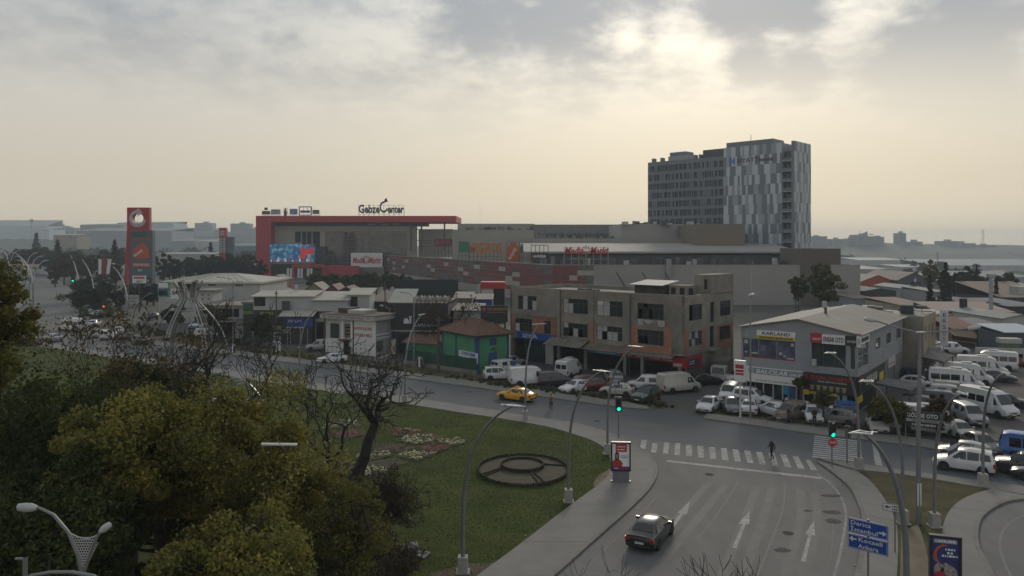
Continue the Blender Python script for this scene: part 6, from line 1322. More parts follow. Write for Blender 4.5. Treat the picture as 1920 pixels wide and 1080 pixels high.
def limb(rg, a, b, r0, r1, n=4, wob=.12):
 a, b = np.array(a, float), np.array(b, float); L_ = np.linalg.norm(b - a); pts = [a]
 for k in range(1, n + 1):
  t = k / n; p = a + (b - a) * t; p[2] += .12 * L_ * math.sin(math.pi * t); pts.append(p + (rg.normal(size=3) * wob * L_ * .3 if k < n else 0))
 return [(*pts[k], *pts[k + 1], r0 + (r1 - r0) * k / n, r0 + (r1 - r0) * (k + 1) / n) for k in range(n)]
def tree(nm, label, base, zc, rx, rz, kind, seed, nclump=34, per=420, size=.13, trunk_r=.22, cat='tree', group=None, shape='round', ry=None, lean=(0, 0), clump=.29, shell=.35, bark=None, inner=.5):
 rg = np.random.default_rng(seed); t = root(nm, label, cat, base, 0, group); ry = ry or rx; cs = []; rs = []
 for k in range(nclump):
  if shape == 'cone':
   h = (k + .5) / nclump; z = zc - rz + 2 * rz * h; rad = rx * (1 - h) ** .8 * rg.uniform(.35, .8); a = k * 2.4 + rg.uniform(-.4, .4)
   cs.append((rad * math.cos(a), rad * math.sin(a), z)); rs.append(max(.22, rx * clump * (1.15 - h)))
  else:
   f = 1 - 2 * (k + .5) / nclump; a = k * 2.39996; q = math.sqrt(1 - f * f); rr = rg.uniform(inner, .92)
   p = np.array([q * math.cos(a) * rx, q * math.sin(a) * ry, f * rz]) * rr + rg.normal(size=3) * .12 * rx
   cs.append((p[0] + lean[0], p[1] + lean[1], zc + p[2])); rs.append(rx * clump * rg.uniform(.55, 1.4))
 v, q = leaves(rg, cs, rs, per, size, shell=shell)
 np_mesh('crown', v, q, LF[kind], t)
 zt = zc - rz * .55; segs = limb(rg, (0, 0, -.1), (lean[0] * .5, lean[1] * .5, zt), trunk_r * 1.25, trunk_r * .8, 5, .04)
 top = segs[-1][3:6]
 if shape == 'cone': segs += limb(rg, top, (0, 0, zc + rz * .9), trunk_r * .8, .03, 4, .02)
 else:
  for c in cs[:: max(1, nclump // 22)]: segs += limb(rg, top, c, trunk_r * .5, .03, 4, .22)
 v, q = tubes(segs, 6); np_mesh('trunk', v, q, bark or m_bark, t, True); return t
def bare(nm, label, base, h, spread, seed, trunk_r=.32, levels=5, first=.42, lean=(0, 0), cat='tree', gnarl=.38, nsplit=3, sides=5, twig=.012, leafy=None):
 rg = np.random.default_rng(seed); t = root(nm, label, cat, base, 0, None); segs = []; tips = []; trunk = []
 def grow(p, d, L_, r, lv):
  n = 4 if lv > 1 else 3
  for k in range(n):
   d = d + rg.normal(size=3) * gnarl * (.55 if lv == levels else 1) ; d[2] += .10 if lv < levels else .0; d /= np.linalg.norm(d)
   q = p + d * L_ / n; r2 = r * (.90 if lv > 1 else .75); (trunk if lv == levels else segs).append((*p, *q, r, r2)); p, r = q, r2
   if lv <= levels - 1 and lv > 0 and k < n - 1 and rg.random() < .75:
    e = rg.normal(size=3); e -= d * e.dot(d); e /= np.linalg.norm(e); grow(p, d * .45 + e * .9, L_ * rg.uniform(.45, .7), r * .55, lv - 2) if lv >= 2 else None
  if lv <= 0: tips.append(p); return
  for k in range(nsplit if lv == levels else rg.integers(2, 4)):
   e = rg.normal(size=3); e[2] *= .6; e -= d * e.dot(d) * .8; e /= max(1e-6, np.linalg.norm(e)); sp = spread if lv == levels else .75
   nd = d + e * sp; nd /= np.linalg.norm(nd); grow(p, nd, L_ * rg.uniform(.58, .8) if lv < levels else h * .27, max(twig, r * rg.uniform(.55, .75)), lv - 1)
 grow(np.array([0., 0, -.1]), np.array([lean[0], lean[1], 1.]), h * first, trunk_r, levels)
 for s_ in (segs, trunk):
  for i in range(len(s_)): s_[i] = (*s_[i][:6], max(twig, s_[i][6]), max(twig * .8, s_[i][7]))
 v, q = tubes(trunk, 7); np_mesh('trunk', v, q, m_bark2, t, True); v, q = tubes(segs, sides if len(segs) < 4000 else 4); np_mesh('branches', v, q, m_bark2, t)
 if leafy and tips:
  v, q = leaves(rg, tips, [leafy[1]] * len(tips), leafy[2], leafy[3], shell=.1); np_mesh('crown', v, q, LF[leafy[0]], t)
 return t
def gpos(px, D): return ((px - CX) * D / F, D, .08)
def crown_px(nm, label, px, py, rpx, D, kind, seed, rz=None, **kw):
 s = D / F; return tree(nm, label, gpos(px, D), mz(py, D), rpx * s, (rz or rpx) * s, kind, seed, **kw)
# the park trees close below the camera
crown_px('park_tree', 'dark green broad tree at the left edge below the viewer', 95, 850, 190, 31, 'dark', 1, rz=150, nclump=48, per=700, size=.085)
crown_px('park_tree', 'dark green tree crown left of the bare twisted tree', 250, 765, 105, 38, 'dark', 2, rz=78, nclump=34, per=620, size=.09)
bare('bare_tree', 'leafless tree with low forked limbs left of the twisted one', gpos(300, 47), 9.2, 1.2, 33, .34, 5, .62, gnarl=.3, nsplit=4, twig=.022)
crown_px('park_tree', 'dark green tree filling the lower left corner', 40, 1010, 190, 24, 'dark', 3, rz=120, nclump=40, per=600, size=.07)
crown_px('park_tree', 'yellow green tree left of the tallest yellow one', 240, 850, 140, 28, 'mix', 4, rz=88, nclump=40, per=760, size=.07)
crown_px('park_tree', 'small olive tree above the ornate lamp', 130, 960, 62, 26, 'mix', 14, rz=70, nclump=22, per=650, size=.065)
crown_px('park_tree', 'tallest yellowing tree in the middle of the park clump', 435, 885, 158, 31, 'yellow', 5, rz=150, nclump=60, per=760, size=.07)
crown_px('park_tree', 'yellow topped tree just behind the olive one', 300, 830, 110, 31, 'yellow', 6, rz=72, nclump=34, per=650, size=.08)
crown_px('park_tree', 'olive leaved tree at the bottom edge under the yellow crowns', 430, 1070, 140, 24, 'mix', 7, rz=80, nclump=40, per=700, size=.062)
crown_px('park_tree', 'yellowing side crown by the floating lamp head', 525, 935, 68, 31.5, 'yellow', 8, rz=110, nclump=28, per=700, size=.07)
crown_px('park_tree', 'thin brown olive tree at the right end of the park clump', 655, 1000, 88, 30, 'olive', 9, rz=95, nclump=30, per=240, size=.07, inner=.2)
crown_px('park_tree', 'tall olive tree leaning in at the far left edge', -25, 610, 85, 28, 'olive', 10, rz=125, nclump=40, per=330, size=.075)
crown_px('park_tree', 'dark filler shrub added for the shade in the hollow between the yellow crowns', 320, 1000, 105, 34, 'dark', 12, rz=85, nclump=24, per=380, size=.1)  # added filler: dark leaves stand in for the shaded hollow under the crowns
crown_px('park_tree', 'dark low filler shrub added for shade behind the brown olive one', 560, 1010, 90, 36, 'dark', 13, rz=75, nclump=24, per=300, size=.1)  # second added filler, closing a bright gap with dark leaves
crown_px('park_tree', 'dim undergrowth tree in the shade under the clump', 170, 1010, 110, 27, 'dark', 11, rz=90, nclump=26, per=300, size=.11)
bare('sparse_tree', 'sparse autumn tree with brown leaves over the left crossroads', gpos(95, 34), 12.0, .6, 21, .2, 5, .6, gnarl=.24, nsplit=4, leafy=('autumn', .45, 7, .075))
bare('sparse_tree', 'second sparse tree with olive leaves beside the brown one', gpos(30, 37), 11.8, .6, 22, .2, 5, .6, gnarl=.24, nsplit=4, leafy=('olive', .45, 10, .08))
bare('bare_tree', 'twisted leafless tree with wide dark limbs before the metal sculpture', gpos(392, 46), 11.0, 1.3, 31, .50, 5, .62, gnarl=.30, nsplit=5, twig=.022)
bare('bare_tree', 'smaller leafless tree between the two twisted ones', gpos(512, 50), 11.0, .8, 35, .30, 5, .55, gnarl=.34, twig=.022)
bare('bare_tree', 'tall gnarled leafless tree in front of the flower bed', gpos(660, 54), 10.2, .9, 38, .50, 5, .48, gnarl=.34, lean=(.12, 0), twig=.025, nsplit=4)
bare('bare_tree', 'slim leafless tree right of the yellow crown', gpos(575, 44), 9.6, .7, 44, .28, 5, .5, gnarl=.32, twig=.018)
for k, (px, D, h, sd_) in enumerate(((640, 40, 6.6, 51), (700, 42, 5.2, 52), (600, 37, 6.0, 53), (690, 36, 4.2, 57))):
 bare('bare_shrub', ('dark leafless shrub at the foot of the gnarled tree', 'low twiggy shrub nearest the red flowers', 'dark leafless shrub beside the yellow crown', 'twiggy shrub above the stone pillar')[k], gpos(px, D), h, .9, sd_, .10, 6, .3, gnarl=.36, nsplit=6, cat='shrub', twig=.014, leafy=('brown', .3, 2, .05))
bare('bare_tree', 'bare twig tops of a tree at the bottom edge of the slip road', (*gpos(1345, 19)[:2], 0), 7.7, .55, 61, .10, 5, .62, gnarl=.14, nsplit=9, twig=.007)
bare('bare_tree', 'thin twig tops at the bottom edge right of the pavement', (*gpos(1255, 19)[:2], 0), 7.8, .5, 62, .08, 5, .62, gnarl=.14, nsplit=6, twig=.006)
# ---------------------------------------------------------------- street trees
def st(label, px, py, cpy, rpx, rz, kind, seed, nm='street_tree', **kw):
 p = G(px, py); D = p.y; s = D / F; return tree(nm, label, (p.x, p.y, 0), mz(cpy, D), rpx * s, rz * s, kind, seed, **{**dict(nclump=16, per=200, size=max(.10, D * .0016), trunk_r=.1), **kw})
st('small olive tree in front of the shop door', 1544, 797, 748, 19, 24, 'olive', 71, per=130)
st('olive brown tree among the parked vans', 1663, 813, 768, 38, 26, 'olive', 72, nclump=22, per=220, lean=(0, 0))
st('brownish young tree behind the sign board', 1757, 820, 770, 24, 40, 'brown', 73, nclump=18, per=150)
st('light green young tree beside the canvas booth', 490, 652, 610, 22, 22, 'green', 74, per=160)
st('two-lobed pale green tree before the grey mall wall', 1545, 622, 535, 30, 42, 'pale', 75, nclump=46, per=200, size=.2, clump=.24)
st('smaller left lobe tree before the grey mall wall', 1497, 620, 540, 20, 26, 'pale', 76, nclump=28, per=160, size=.19, clump=.24)
st('low bushy tree by the white hall', 325, 640, 590, 22, 18, 'dark', 77, per=220); st('low bushy tree right under the sculpture waist', 392, 640, 595, 26, 16, 'green', 78, per=200)
st('palm-like shrub before the shop front', 1502, 765, 716, 12, 10, 'dark', 79, nm='palm', nclump=10, per=60, size=.2)
for px, py, h, sd_, l in ((828, 668, 10.5, 81, 'bare reddish tree before the black hall'), (800, 672, 8.5, 82, 'thin bare tree beside the black hall'), (850, 670, 8.0, 83, 'bare tree behind the tiled roof'), (730, 640, 6.5, 84, 'small bare tree at the parts pavilion')):
 p = G(px, py); bare('bare_tree', l, (p.x, p.y, 0), h, .8, sd_, .12, 4, .42, gnarl=.28, twig=.03, sides=4, leafy=('brown', .5, 5, .13))
# ---------------------------------------------------------------- tree belts and cypresses farther off
def belt(label, group, items, kind, nm='tree', shape='round'):
 ORD = 'first second third fourth fifth sixth seventh eighth ninth tenth eleventh twelfth thirteenth fourteenth fifteenth sixteenth seventeenth eighteenth'.split()
 for k, (px, py_top, py_base, rpx) in enumerate(sorted(items)):
  D = 17.8 * F / (py_base - HY)
  for _ in range(12): D = .5 * D + .5 * (H - terr((px - CX) * D / F, D)) * F / (py_base - HY)
  s = D / F; h = (py_base - py_top) * s; gz = terr((px - CX) * s, D)
  tree(nm, label if len(items) == 1 else '%s, %s from the left' % (label, ORD[k]), ((px - CX) * s, D, gz), h * .58, rpx * s, h * .42, kind, int(px * 13 + py_top), nclump=16 if shape == 'round' else 22, per=110, size=max(.2, D * .0014), trunk_r=.25, group=group, shape=shape, clump=.42 if shape == 'round' else .5)
rr = random.Random(8)
belt('dark tree in the belt left of the red pylon', 'trees left of the pylon', [(20 + k * 13 + rr.uniform(-5, 5), 468 + rr.uniform(-12, 14), 516 + rr.uniform(-6, 12), rr.uniform(9, 15)) for k in range(17)], 'conifer')
belt('brownish tree in the belt left of the red pylon', 'brown trees left of the pylon', [(105 + k * 16 + rr.uniform(-5, 5), 482 + rr.uniform(-8, 10), 530 + rr.uniform(-4, 10), rr.uniform(9, 13)) for k in range(8)], 'brown')
belt('dark tree in the belt between the two pylons and the mall', 'trees before the mall frame', [(292 + k * 11.5 + rr.uniform(-4, 4), 480 + rr.uniform(-12, 8), 530 + rr.uniform(-6, 10), rr.uniform(8, 13)) for k in range(18)], 'conifer')
belt('olive tree at the mall entrance', 'trees at the mall entrance', [(585 + k * 11 + rr.uniform(-4, 4), 512 + rr.uniform(-5, 6), 548 + rr.uniform(-3, 6), rr.uniform(8, 12)) for k in range(17)], 'dark')
belt('round clipped bush beside the pylon foot', 'bushes at the pylon', [(163, 516, 566, 22), (197, 524, 580, 24), (180, 540, 590, 16), (150, 540, 585, 14), (222, 545, 580, 12)], 'conifer', 'bush')
belt('dark tree in front of the red pylon base', 'trees at the pylon base', [(240 + k * 12, 532 + (k % 2) * 6, 572, 11) for k in range(6)], 'conifer')
belt('tree on the far plain at the right', 'trees on the right plain', [(1700 + k * 15 + rr.uniform(-6, 6), 492 + rr.uniform(-6, 14), 528 + rr.uniform(-6, 14), rr.uniform(8, 12)) for k in range(10)], 'green')
belt('dull yellow poplar right of the mall', 'poplars right of the mall', [(1704, 494, 545, 8), (1716, 492, 545, 8), (1740, 488, 550, 9), (1751, 490, 550, 8)], 'poplar', 'poplar')
belt('tree beyond the pink roofed shed', 'trees beyond the pink shed', [(1770 + k * 20 + rr.uniform(-4, 4), 512 + rr.uniform(-8, 12), 562 + rr.uniform(-4, 8), rr.uniform(9, 13)) for k in range(7)], 'conifer')
belt('tall feathery tree behind the pink roof', 'feathery trees', [(1812, 500, 566, 13), (1826, 504, 566, 14), (1800, 508, 566, 11)], 'green')
for px, a, c, r_, l in ((1773, 492, 590, 16, 'tall dark cypress behind the pink roofed shed'), (1744, 517, 585, 8, 'slim dark cypress left of the tall one'), (1868, 522, 580, 5, 'small narrow cypress before the blue shed'), (68, 437, 500, 12, 'pointed conifer on the left horizon'), (108, 450, 520, 14, 'broad dark conifer left of the grey factory'), (395, 455, 510, 8, 'pointed conifer beside the second pylon'), (215, 450, 520, 13, 'broad conifer before the grey factory')):
 belt(l, None, [(px, a, c, r_)], 'conifer', 'cypress', 'cone')
# far woods that read as one mass
def wood(nm, px0, px1, D, py, n, kind, seed, h=(6, 12), dep=120):
 rg = np.random.default_rng(seed); xs = ((px0 + (px1 - px0) * rg.random(n)) - CX) * D / F; ys = D + rg.random(n) * dep; hs = rg.uniform(*h, n); cs = np.stack([xs, ys, hs * .55 + np.array([terr(a, c) for a, c in zip(xs, ys)])], 1)
 v, q = leaves(rg, cs, hs * .5, 60, D * .0016); o = np_mesh(nm, v, q, LF[kind]); tag(o, 'distant dark wood on the plain', kind='stuff')
wood('wood', 300, 500, 620, 0, 60, 'conifer', 1); wood('wood', 330, 700, 1200, 0, 90, 'conifer', 2, (8, 14), 200); wood('wood', 1600, 1980, 950, 0, 150, 'conifer', 3, (6, 10), 280); wood('wood', 1620, 1980, 480, 0, 60, 'green', 5, (4, 7), 260); wood('wood', -60, 340, 760, 0, 60, 'conifer', 4, (8, 14), 80)
# ---------------------------------------------------------------- weeds and shrubs on the verges
def weeds(nm, label, line_, width, n, hh, kind, seed, size=.12):
 rg = np.random.default_rng(seed); P = [G(*q) for q in line_]; cs = []; rs = []
 for _ in range(n):
  t = rg.random() * (len(P) - 1); k = min(int(t), len(P) - 2); p = P[k].lerp(P[k + 1], t - k); r = rg.uniform(.25, 1) * hh
  cs.append((p.x + rg.normal() * width, p.y + rg.normal() * width, r * .45)); rs.append(r * .6)
 v, q = leaves(rg, cs, rs, 55, size, shell=.15); tag(np_mesh(nm, v, q, LF[kind]), label, kind='stuff')
weeds('weeds', 'overgrown grey green weeds along the verge', [(905, 718), (960, 727), (1030, 735), (1100, 742), (1180, 754), (1250, 762)], .55, 120, .7, 'weed', 1)
weeds('weeds', 'scrub under the workshop fence', [(430, 652), (520, 664), (600, 674), (700, 690), (800, 702), (900, 716)], .7, 90, .45, 'weed', 2)
weeds('weeds', 'tufts before the parked cars', [(1345, 772), (1420, 781), (1530, 796), (1640, 810), (1745, 826)], .35, 110, .42, 'weed', 3, .09)
weeds('weeds', 'bushes below the workshop yard', [(330, 630), (400, 640), (470, 650)], 1.2, 60, 1.0, 'green', 4, .16)
weeds('weeds', 'dark bushes beside the boulevard', [(140, 556), (160, 575), (190, 590), (215, 600)], 2.2, 60, 2.4, 'dark', 5, .3)
weeds('weeds', 'shrubs on the yard bank', [(245, 612), (275, 622), (300, 632)], 1.2, 40, 1.0, 'green', 6, .16)
# ---------------------------------------------------------------- short grass on the park lawn
def turf():
 rg = np.random.default_rng(77); poly = [V((p.x, p.y, 0)) for p in lawn_edge[3:]] + [G(620, 1165), G(560, 900), G(540, 760)]; tri = tessellate_polygon([poly]); vs = []
 for t in tri:
  a, b, c = (np.array(poly[i]) for i in t); ar = abs(np.cross(b - a, c - a)[2]) / 2; n = int(ar * 55); u = rg.random((n, 2)); u = np.where(u.sum(1, keepdims=True) > 1, 1 - u, u); p = a + (b - a) * u[:, :1] + (c - a) * u[:, 1:]; p[:, 2] = .1
  d = rg.normal(size=(n, 3)); d[:, 2] = 0; d /= np.linalg.norm(d, axis=1)[:, None]; h = rg.uniform(.015, .05, (n, 1)); ln = rg.normal(size=(n, 3)) * .03; ln[:, 2] = 0
  w = d * rg.uniform(.02, .045, (n, 1)); up = np.array([0, 0, 1.]) * h + ln; vs.append(np.stack([p - w, p + w, p + w * .4 + up, p - w * .4 + up], 1).reshape(-1, 3))
 v = np.concatenate(vs); o = np_mesh('grass', v, np.arange(len(v)).reshape(-1, 4), leaf_mat('turf_blades', [(.05, .072, .014), (.062, .082, .018), (.084, .092, .025)], scale=.25, gloss=.05)); tag(o, 'short mown grass of the park lawn', kind='stuff')
turf()
# ================================================================ vehicles
def paint(key, col, rough=.28, metal=0.0):
 if key in MATS: return MATS[key]
 m = mat(key, col, rough, metal, var=.10, scale=1.2, spec=.5, obj=True); m.node_tree.nodes['Principled BSDF'].inputs['Coat Weight'].default_value = .5; m.node_tree.nodes['Principled BSDF'].inputs['Coat Roughness'].default_value = .1; return m
PAINT = {'white': paint('paint_white', (.55, .56, .57)), 'black': paint('paint_black', (.012, .012, .016)), 'silver': paint('paint_silver', (.30, .31, .32), .35, .3), 'grey': paint('paint_grey', (.10, .105, .11)), 'dark': paint('paint_dark', (.03, .034, .045)), 'navy': paint('paint_navy', (.02, .035, .07)), 'red': paint('paint_red', (.13, .018, .02)), 'taxi': paint('paint_taxi', (.62, .30, .008)), 'blue': paint('paint_blue', (.012, .10, .33)), 'green': paint('paint_green', (.018, .04, .032)), 'beige': paint('paint_beige', (.30, .28, .24)), 'brown': paint('paint_dusty_brown', (.13, .10, .085), .7), 'dusty': paint('paint_dusty_grey', (.14, .14, .135), .7), 'cream': paint('paint_cream', (.42, .41, .37))}
m_tyre = mat('tyre_rubber', (.015, .015, .016), .9); m_rim = mat('wheel_rim', (.30, .30, .31), .4, .6); m_cgl = mat('car_glass', (.016, .02, .024), .08, var=.2, spec=.7); m_plast = mat('black_plastic', (.02, .02, .021), .6); m_lamp = mat('headlight', (.55, .57, .6), .15, spec=.8); m_tail = mat('taillight', (.30, .012, .015), .3); m_plate = mat('number_plate', (.5, .5, .5), .6)
# stations along the car from tail (-x) to nose (+x): x, underside, belt line, top, half width at belt, half width at top
CARS = {
'sedan': dict(st=[(-2.25, .42, .72, .80, .74, .62), (-2.18, .28, .88, .96, .86, .72), (-1.75, .24, .96, 1.05, .89, .72), (-1.15, .22, .96, 1.38, .90, .58), (-.35, .22, .95, 1.45, .90, .58), (.32, .22, .94, 1.42, .90, .57), (1.02, .22, .90, .98, .90, .74), (1.75, .24, .80, .88, .87, .70), (2.15, .28, .66, .74, .80, .62), (2.25, .38, .55, .60, .70, .55)], wb=(-1.32, 1.35), wr=.32, ws=(5, 6), rw=(2, 3), win=[[(-1.42, 1.0), (-1.08, 1.31), (-.72, 1.37), (-.72, 1.0)], [(-.66, 1.0), (-.66, 1.37), (.08, 1.37), (.62, 1.0)]], h=1.45),
'hatch': dict(st=[(-1.98, .42, .75, .85, .74, .62), (-1.92, .28, .92, 1.02, .85, .70), (-1.50, .24, .97, 1.36, .87, .60), (-.6, .22, .95, 1.49, .88, .60), (.25, .22, .93, 1.45, .88, .59), (.98, .22, .88, .98, .87, .72), (1.6, .24, .78, .86, .84, .68), (1.92, .28, .64, .72, .78, .6), (2.0, .38, .55, .6, .68, .52)], wb=(-1.22, 1.28), wr=.31, ws=(4, 5), rw=(1, 2), win=[[(-1.42, 1.0), (-1.2, 1.30), (-.6, 1.41), (-.6, .99)], [(-.54, .99), (-.54, 1.41), (.08, 1.40), (.6, .97)]], h=1.48),
'mpv': dict(st=[(-2.08, .40, .85, 1.0, .80, .68), (-2.05, .30, 1.0, 1.35, .88, .72), (-1.86, .26, 1.02, 1.70, .90, .70), (-.5, .25, 1.0, 1.78, .91, .69), (.3, .25, .98, 1.70, .91, .67), (1.12, .25, .95, 1.06, .90, .74), (1.7, .26, .86, .95, .87, .70), (2.05, .3, .70, .80, .80, .62), (2.12, .4, .58, .64, .70, .55)], wb=(-1.25, 1.32), wr=.33, ws=(4, 5), rw=(1, 2), win=[[(-1.80, 1.12), (-1.72, 1.55), (-1.1, 1.62), (-1.1, 1.08)], [(-1.02, 1.08), (-1.02, 1.63), (-.25, 1.65), (-.25, 1.05)], [(-.18, 1.05), (-.18, 1.65), (.22, 1.60), (.85, 1.06)]], h=1.78),
'van': dict(st=[(-2.62, .45, 1.0, 1.2, .92, .86), (-2.6, .36, 1.1, 2.20, .97, .82), (-2.45, .34, 1.1, 2.36, .98, .84), (-.5, .32, 1.1, 2.40, .99, .84), (.75, .32, 1.1, 2.34, .99, .82), (1.05, .32, 1.1, 2.22, .98, .80), (1.92, .32, 1.12, 1.28, .96, .82), (2.45, .34, .92, 1.04, .92, .76), (2.62, .4, .72, .80, .82, .66)], wb=(-1.55, 1.65), wr=.35, ws=(5, 6), rw=None, win=[[(.62, 1.22), (.62, 1.85), (1.18, 1.85), (1.62, 1.22)]], rear=[(-.74, -.06, 1.3, 1.85), (.06, .74, 1.3, 1.85)], h=2.4),
'panelvan': dict(st=[(-2.62, .45, 1.0, 1.2, .92, .86), (-2.6, .36, 1.1, 2.20, .97, .82), (-2.45, .34, 1.1, 2.36, .98, .84), (-.5, .32, 1.1, 2.40, .99, .84), (.75, .32, 1.1, 2.34, .99, .82), (1.05, .32, 1.1, 2.22, .98, .80), (1.92, .32, 1.12, 1.28, .96, .82), (2.45, .34, .92, 1.04, .92, .76), (2.62, .4, .72, .80, .82, .66)], wb=(-1.55, 1.65), wr=.35, ws=(5, 6), rw=None, win=[[(.62, 1.22), (.62, 1.85), (1.18, 1.85), (1.62, 1.22)]], h=2.4),
'lowvan': dict(st=[(-2.15, .42, .9, 1.1, .86, .74), (-2.12, .32, 1.0, 1.74, .90, .74), (-1.98, .3, 1.02, 1.84, .91, .74), (-.4, .28, 1.02, 1.86, .92, .74), (.4, .28, 1.0, 1.80, .92, .72), (1.2, .28, 1.0, 1.12, .91, .76), (1.8, .3, .88, .98, .88, .72), (2.1, .34, .7, .8, .8, .64)], wb=(-1.25, 1.35), wr=.33, ws=(4, 5), rw=None, win=[[(-.05, 1.1), (-.05, 1.62), (.42, 1.62), (.95, 1.12)], [(-1.4, 1.12), (-1.4, 1.6), (-.55, 1.62), (-.55, 1.1)]], rear=[(-.68, -.06, 1.2, 1.6), (.06, .68, 1.2, 1.6)], h=1.86),
'minibus': dict(st=[(-2.95, .45, 1.0, 1.2, .92, .86), (-2.92, .36, 1.15, 2.40, .98, .82), (-2.75, .34, 1.15, 2.58, 1.0, .84), (-.5, .32, 1.15, 2.64, 1.0, .84), (1.0, .32, 1.15, 2.56, 1.0, .82), (1.45, .32, 1.15, 2.34, .99, .78), (2.25, .32, 1.15, 1.32, .97, .82), (2.78, .34, .94, 1.06, .93, .76), (2.95, .4, .72, .80, .82, .66)], wb=(-1.75, 1.95), wr=.35, ws=(5, 6), rw=None, win=[[(-2.7, 1.3), (-2.7, 1.95), (-1.75, 1.95), (-1.75, 1.3)], [(-1.65, 1.3), (-1.65, 1.95), (-.7, 1.95), (-.7, 1.3)], [(-.6, 1.3), (-.6, 1.95), (.35, 1.95), (.35, 1.3)], [(.6, 1.25), (.6, 1.95), (1.5, 1.95), (1.95, 1.25)]], rear=[(-.78, -.05, 1.35, 1.95), (.05, .78, 1.35, 1.95)], h=2.64),
'suv': dict(st=[(-2.1, .45, .85, 1.0, .82, .7), (-2.05, .36, 1.02, 1.15, .90, .74), (-1.8, .34, 1.05, 1.58, .92, .66), (-.6, .32, 1.03, 1.66, .92, .66), (.25, .32, 1.02, 1.62, .92, .64), (.98, .32, 1.0, 1.08, .92, .76), (1.75, .34, .92, 1.0, .89, .72), (2.08, .38, .74, .82, .82, .65)], wb=(-1.3, 1.32), wr=.36, ws=(4, 5), rw=(1, 2), win=[[(-1.6, 1.1), (-1.5, 1.48), (-.75, 1.56), (-.75, 1.08)], [(-.68, 1.08), (-.68, 1.56), (.12, 1.54), (.66, 1.08)]], h=1.66),
'bus': dict(st=[(-3.6, .5, 1.1, 2.5, 1.05, .95), (-3.5, .4, 1.1, 2.75, 1.1, 1.0), (2.6, .4, 1.1, 2.80, 1.1, 1.0), (3.2, .4, 1.1, 2.62, 1.09, .95), (3.62, .42, 1.05, 1.6, 1.05, .95), (3.7, .5, .9, 1.1, .98, .85)], wb=(-2.1, 2.2), wr=.42, ws=(3, 4), rw=None, win=[[(-3.3 + k * 1.22, 1.3), (-3.3 + k * 1.22, 2.3), (-2.2 + k * 1.22, 2.3), (-2.2 + k * 1.22, 1.3)] for k in range(5)], h=2.8),
}
def make_car(kind):
 K = CARS[kind]; st = K['st']; t = root('proto_' + kind, None, None)
 def prof(s):
  x, zb, be, tp, w, wt = s; mid = zb + (be - zb) * .45
  h = [(w * .80, zb), (w * .965, zb + .07), (w, mid), (w * .99, be - .05), (w * .955, be + .015), (wt, max(be + .03, tp - .07)), (wt * .84, max(be + .04, tp - .012)), (wt * .4, tp + .015)]
  return [(x, y, z) for y, z in h] + [(x, -y, z) for y, z in h[::-1]]
 mb = MB(); P = [prof(s) for s in st]; n = len(P[0])
 for p in P: mb.v += p
 for i in range(len(P) - 1):
  for k in range(n):
   k2 = (k + 1) % n; mb.f.append((i * n + k, (i + 1) * n + k, (i + 1) * n + k2, i * n + k2)); mb.mi.append(0)
 mb.f += [tuple(range(n)), tuple((len(P) - 1) * n + k for k in range(n))[::-1]]; mb.mi += [0, 0]
 mb.build('body', PAINT['white'], t, 32)
 def at(x):
  for a, b in zip(st, st[1:]):
   if a[0] <= x <= b[0]: u = (x - a[0]) / (b[0] - a[0]); return [p + (q - p) * u for p, q in zip(a, b)]
  return st[0] if x < st[0][0] else st[-1]
 def yy(x, z):
  _, zb, be, tp, w, wt = at(x); z4, z5 = be + .015, max(be + .03, tp - .07); u = min(1.0, max(0.0, (z - z4) / max(.01, z5 - z4))); return w * .955 + (wt - w * .955) * u
 for poly in K['win']:
  for sd in (1, -1):
   mb = MB(); q = [(x, sd * (yy(x, z) + .012), z) for x, z in poly]; mb.add(q, [tuple(range(len(q))) if sd < 0 else tuple(range(len(q)))[::-1]]); mb.build('side_window', m_cgl, t)
 def screen(i, j, nm, ins=.12):
  a, b = st[i], st[j]
  if a[3] > b[3]: lo, hi = b, a
  else: lo, hi = a, b
  def pt(s, u, v): # u across, v up
   z0, z1 = lo[3], hi[3] - .02; x = lo[0] + (hi[0] - lo[0]) * v; z = z0 + (z1 - z0) * v; w = lo[5] * .92 + (hi[5] * .86 - lo[5] * .92) * v; return (x, u * w, z)
  d = V((hi[3] - lo[3], 0, -(hi[0] - lo[0]))).normalized() * .022
  if d.z < 0: d = -d
  mb = MB(); g = [V(pt(None, u, v)) + d + V((0, 0, .014 * (1 - abs(u)))) for v in (ins, .94) for u in (-1, -.5, 0, .5, 1)]; mb.add(g, [(k, k + 1, k + 6, k + 5) for k in range(4)]); mb.build(nm, m_cgl, t, 40)
 screen(*K['ws'], 'windscreen', .06)
 if K['rw']: screen(*K['rw'], 'rear_window')
 xr = st[1][0]
 for r in K.get('rear', ()): block('rear_window', m_cgl, t, st[1][0] - .03, st[1][0] + .05, r[0], r[1], r[2], r[3])
 wr = K['wr']
 w0 = max(s[4] for s in st)
 mt_ = MB().lathe([(wr * .6, -.1), (wr, -.1), (wr, .1), (wr * .6, .1)], 18).mesh('tyre', 30); mt_.materials.append(m_tyre); mr_ = MB().lathe([(0, .06), (wr * .35, .075), (wr * .62, .05), (wr * .62, -.05)], 14).mesh('rim', 30); mr_.materials.append(m_rim); ma_ = MB().lathe([(0, 0), (wr * 1.18, 0), (wr * 1.18, -.05)], 18).mesh('wheel_arch'); ma_.materials.append(m_plast)
 for x in K['wb']:
  for sd in (1, -1):
   yw = w0 - .085; o = obj('wheel', mt_, t, (x, sd * yw, wr)); o.rotation_euler = (R(-90 * sd), 0, 0); obj('rim', mr_, o); a = obj('wheel_arch', ma_, t, (x, sd * (w0 + .004), wr + .04)); a.rotation_euler = (R(-90 * sd), 0, 0)
 f1, f2, r1 = st[-1], st[-2], st[1]; zf = f2[2] - .02
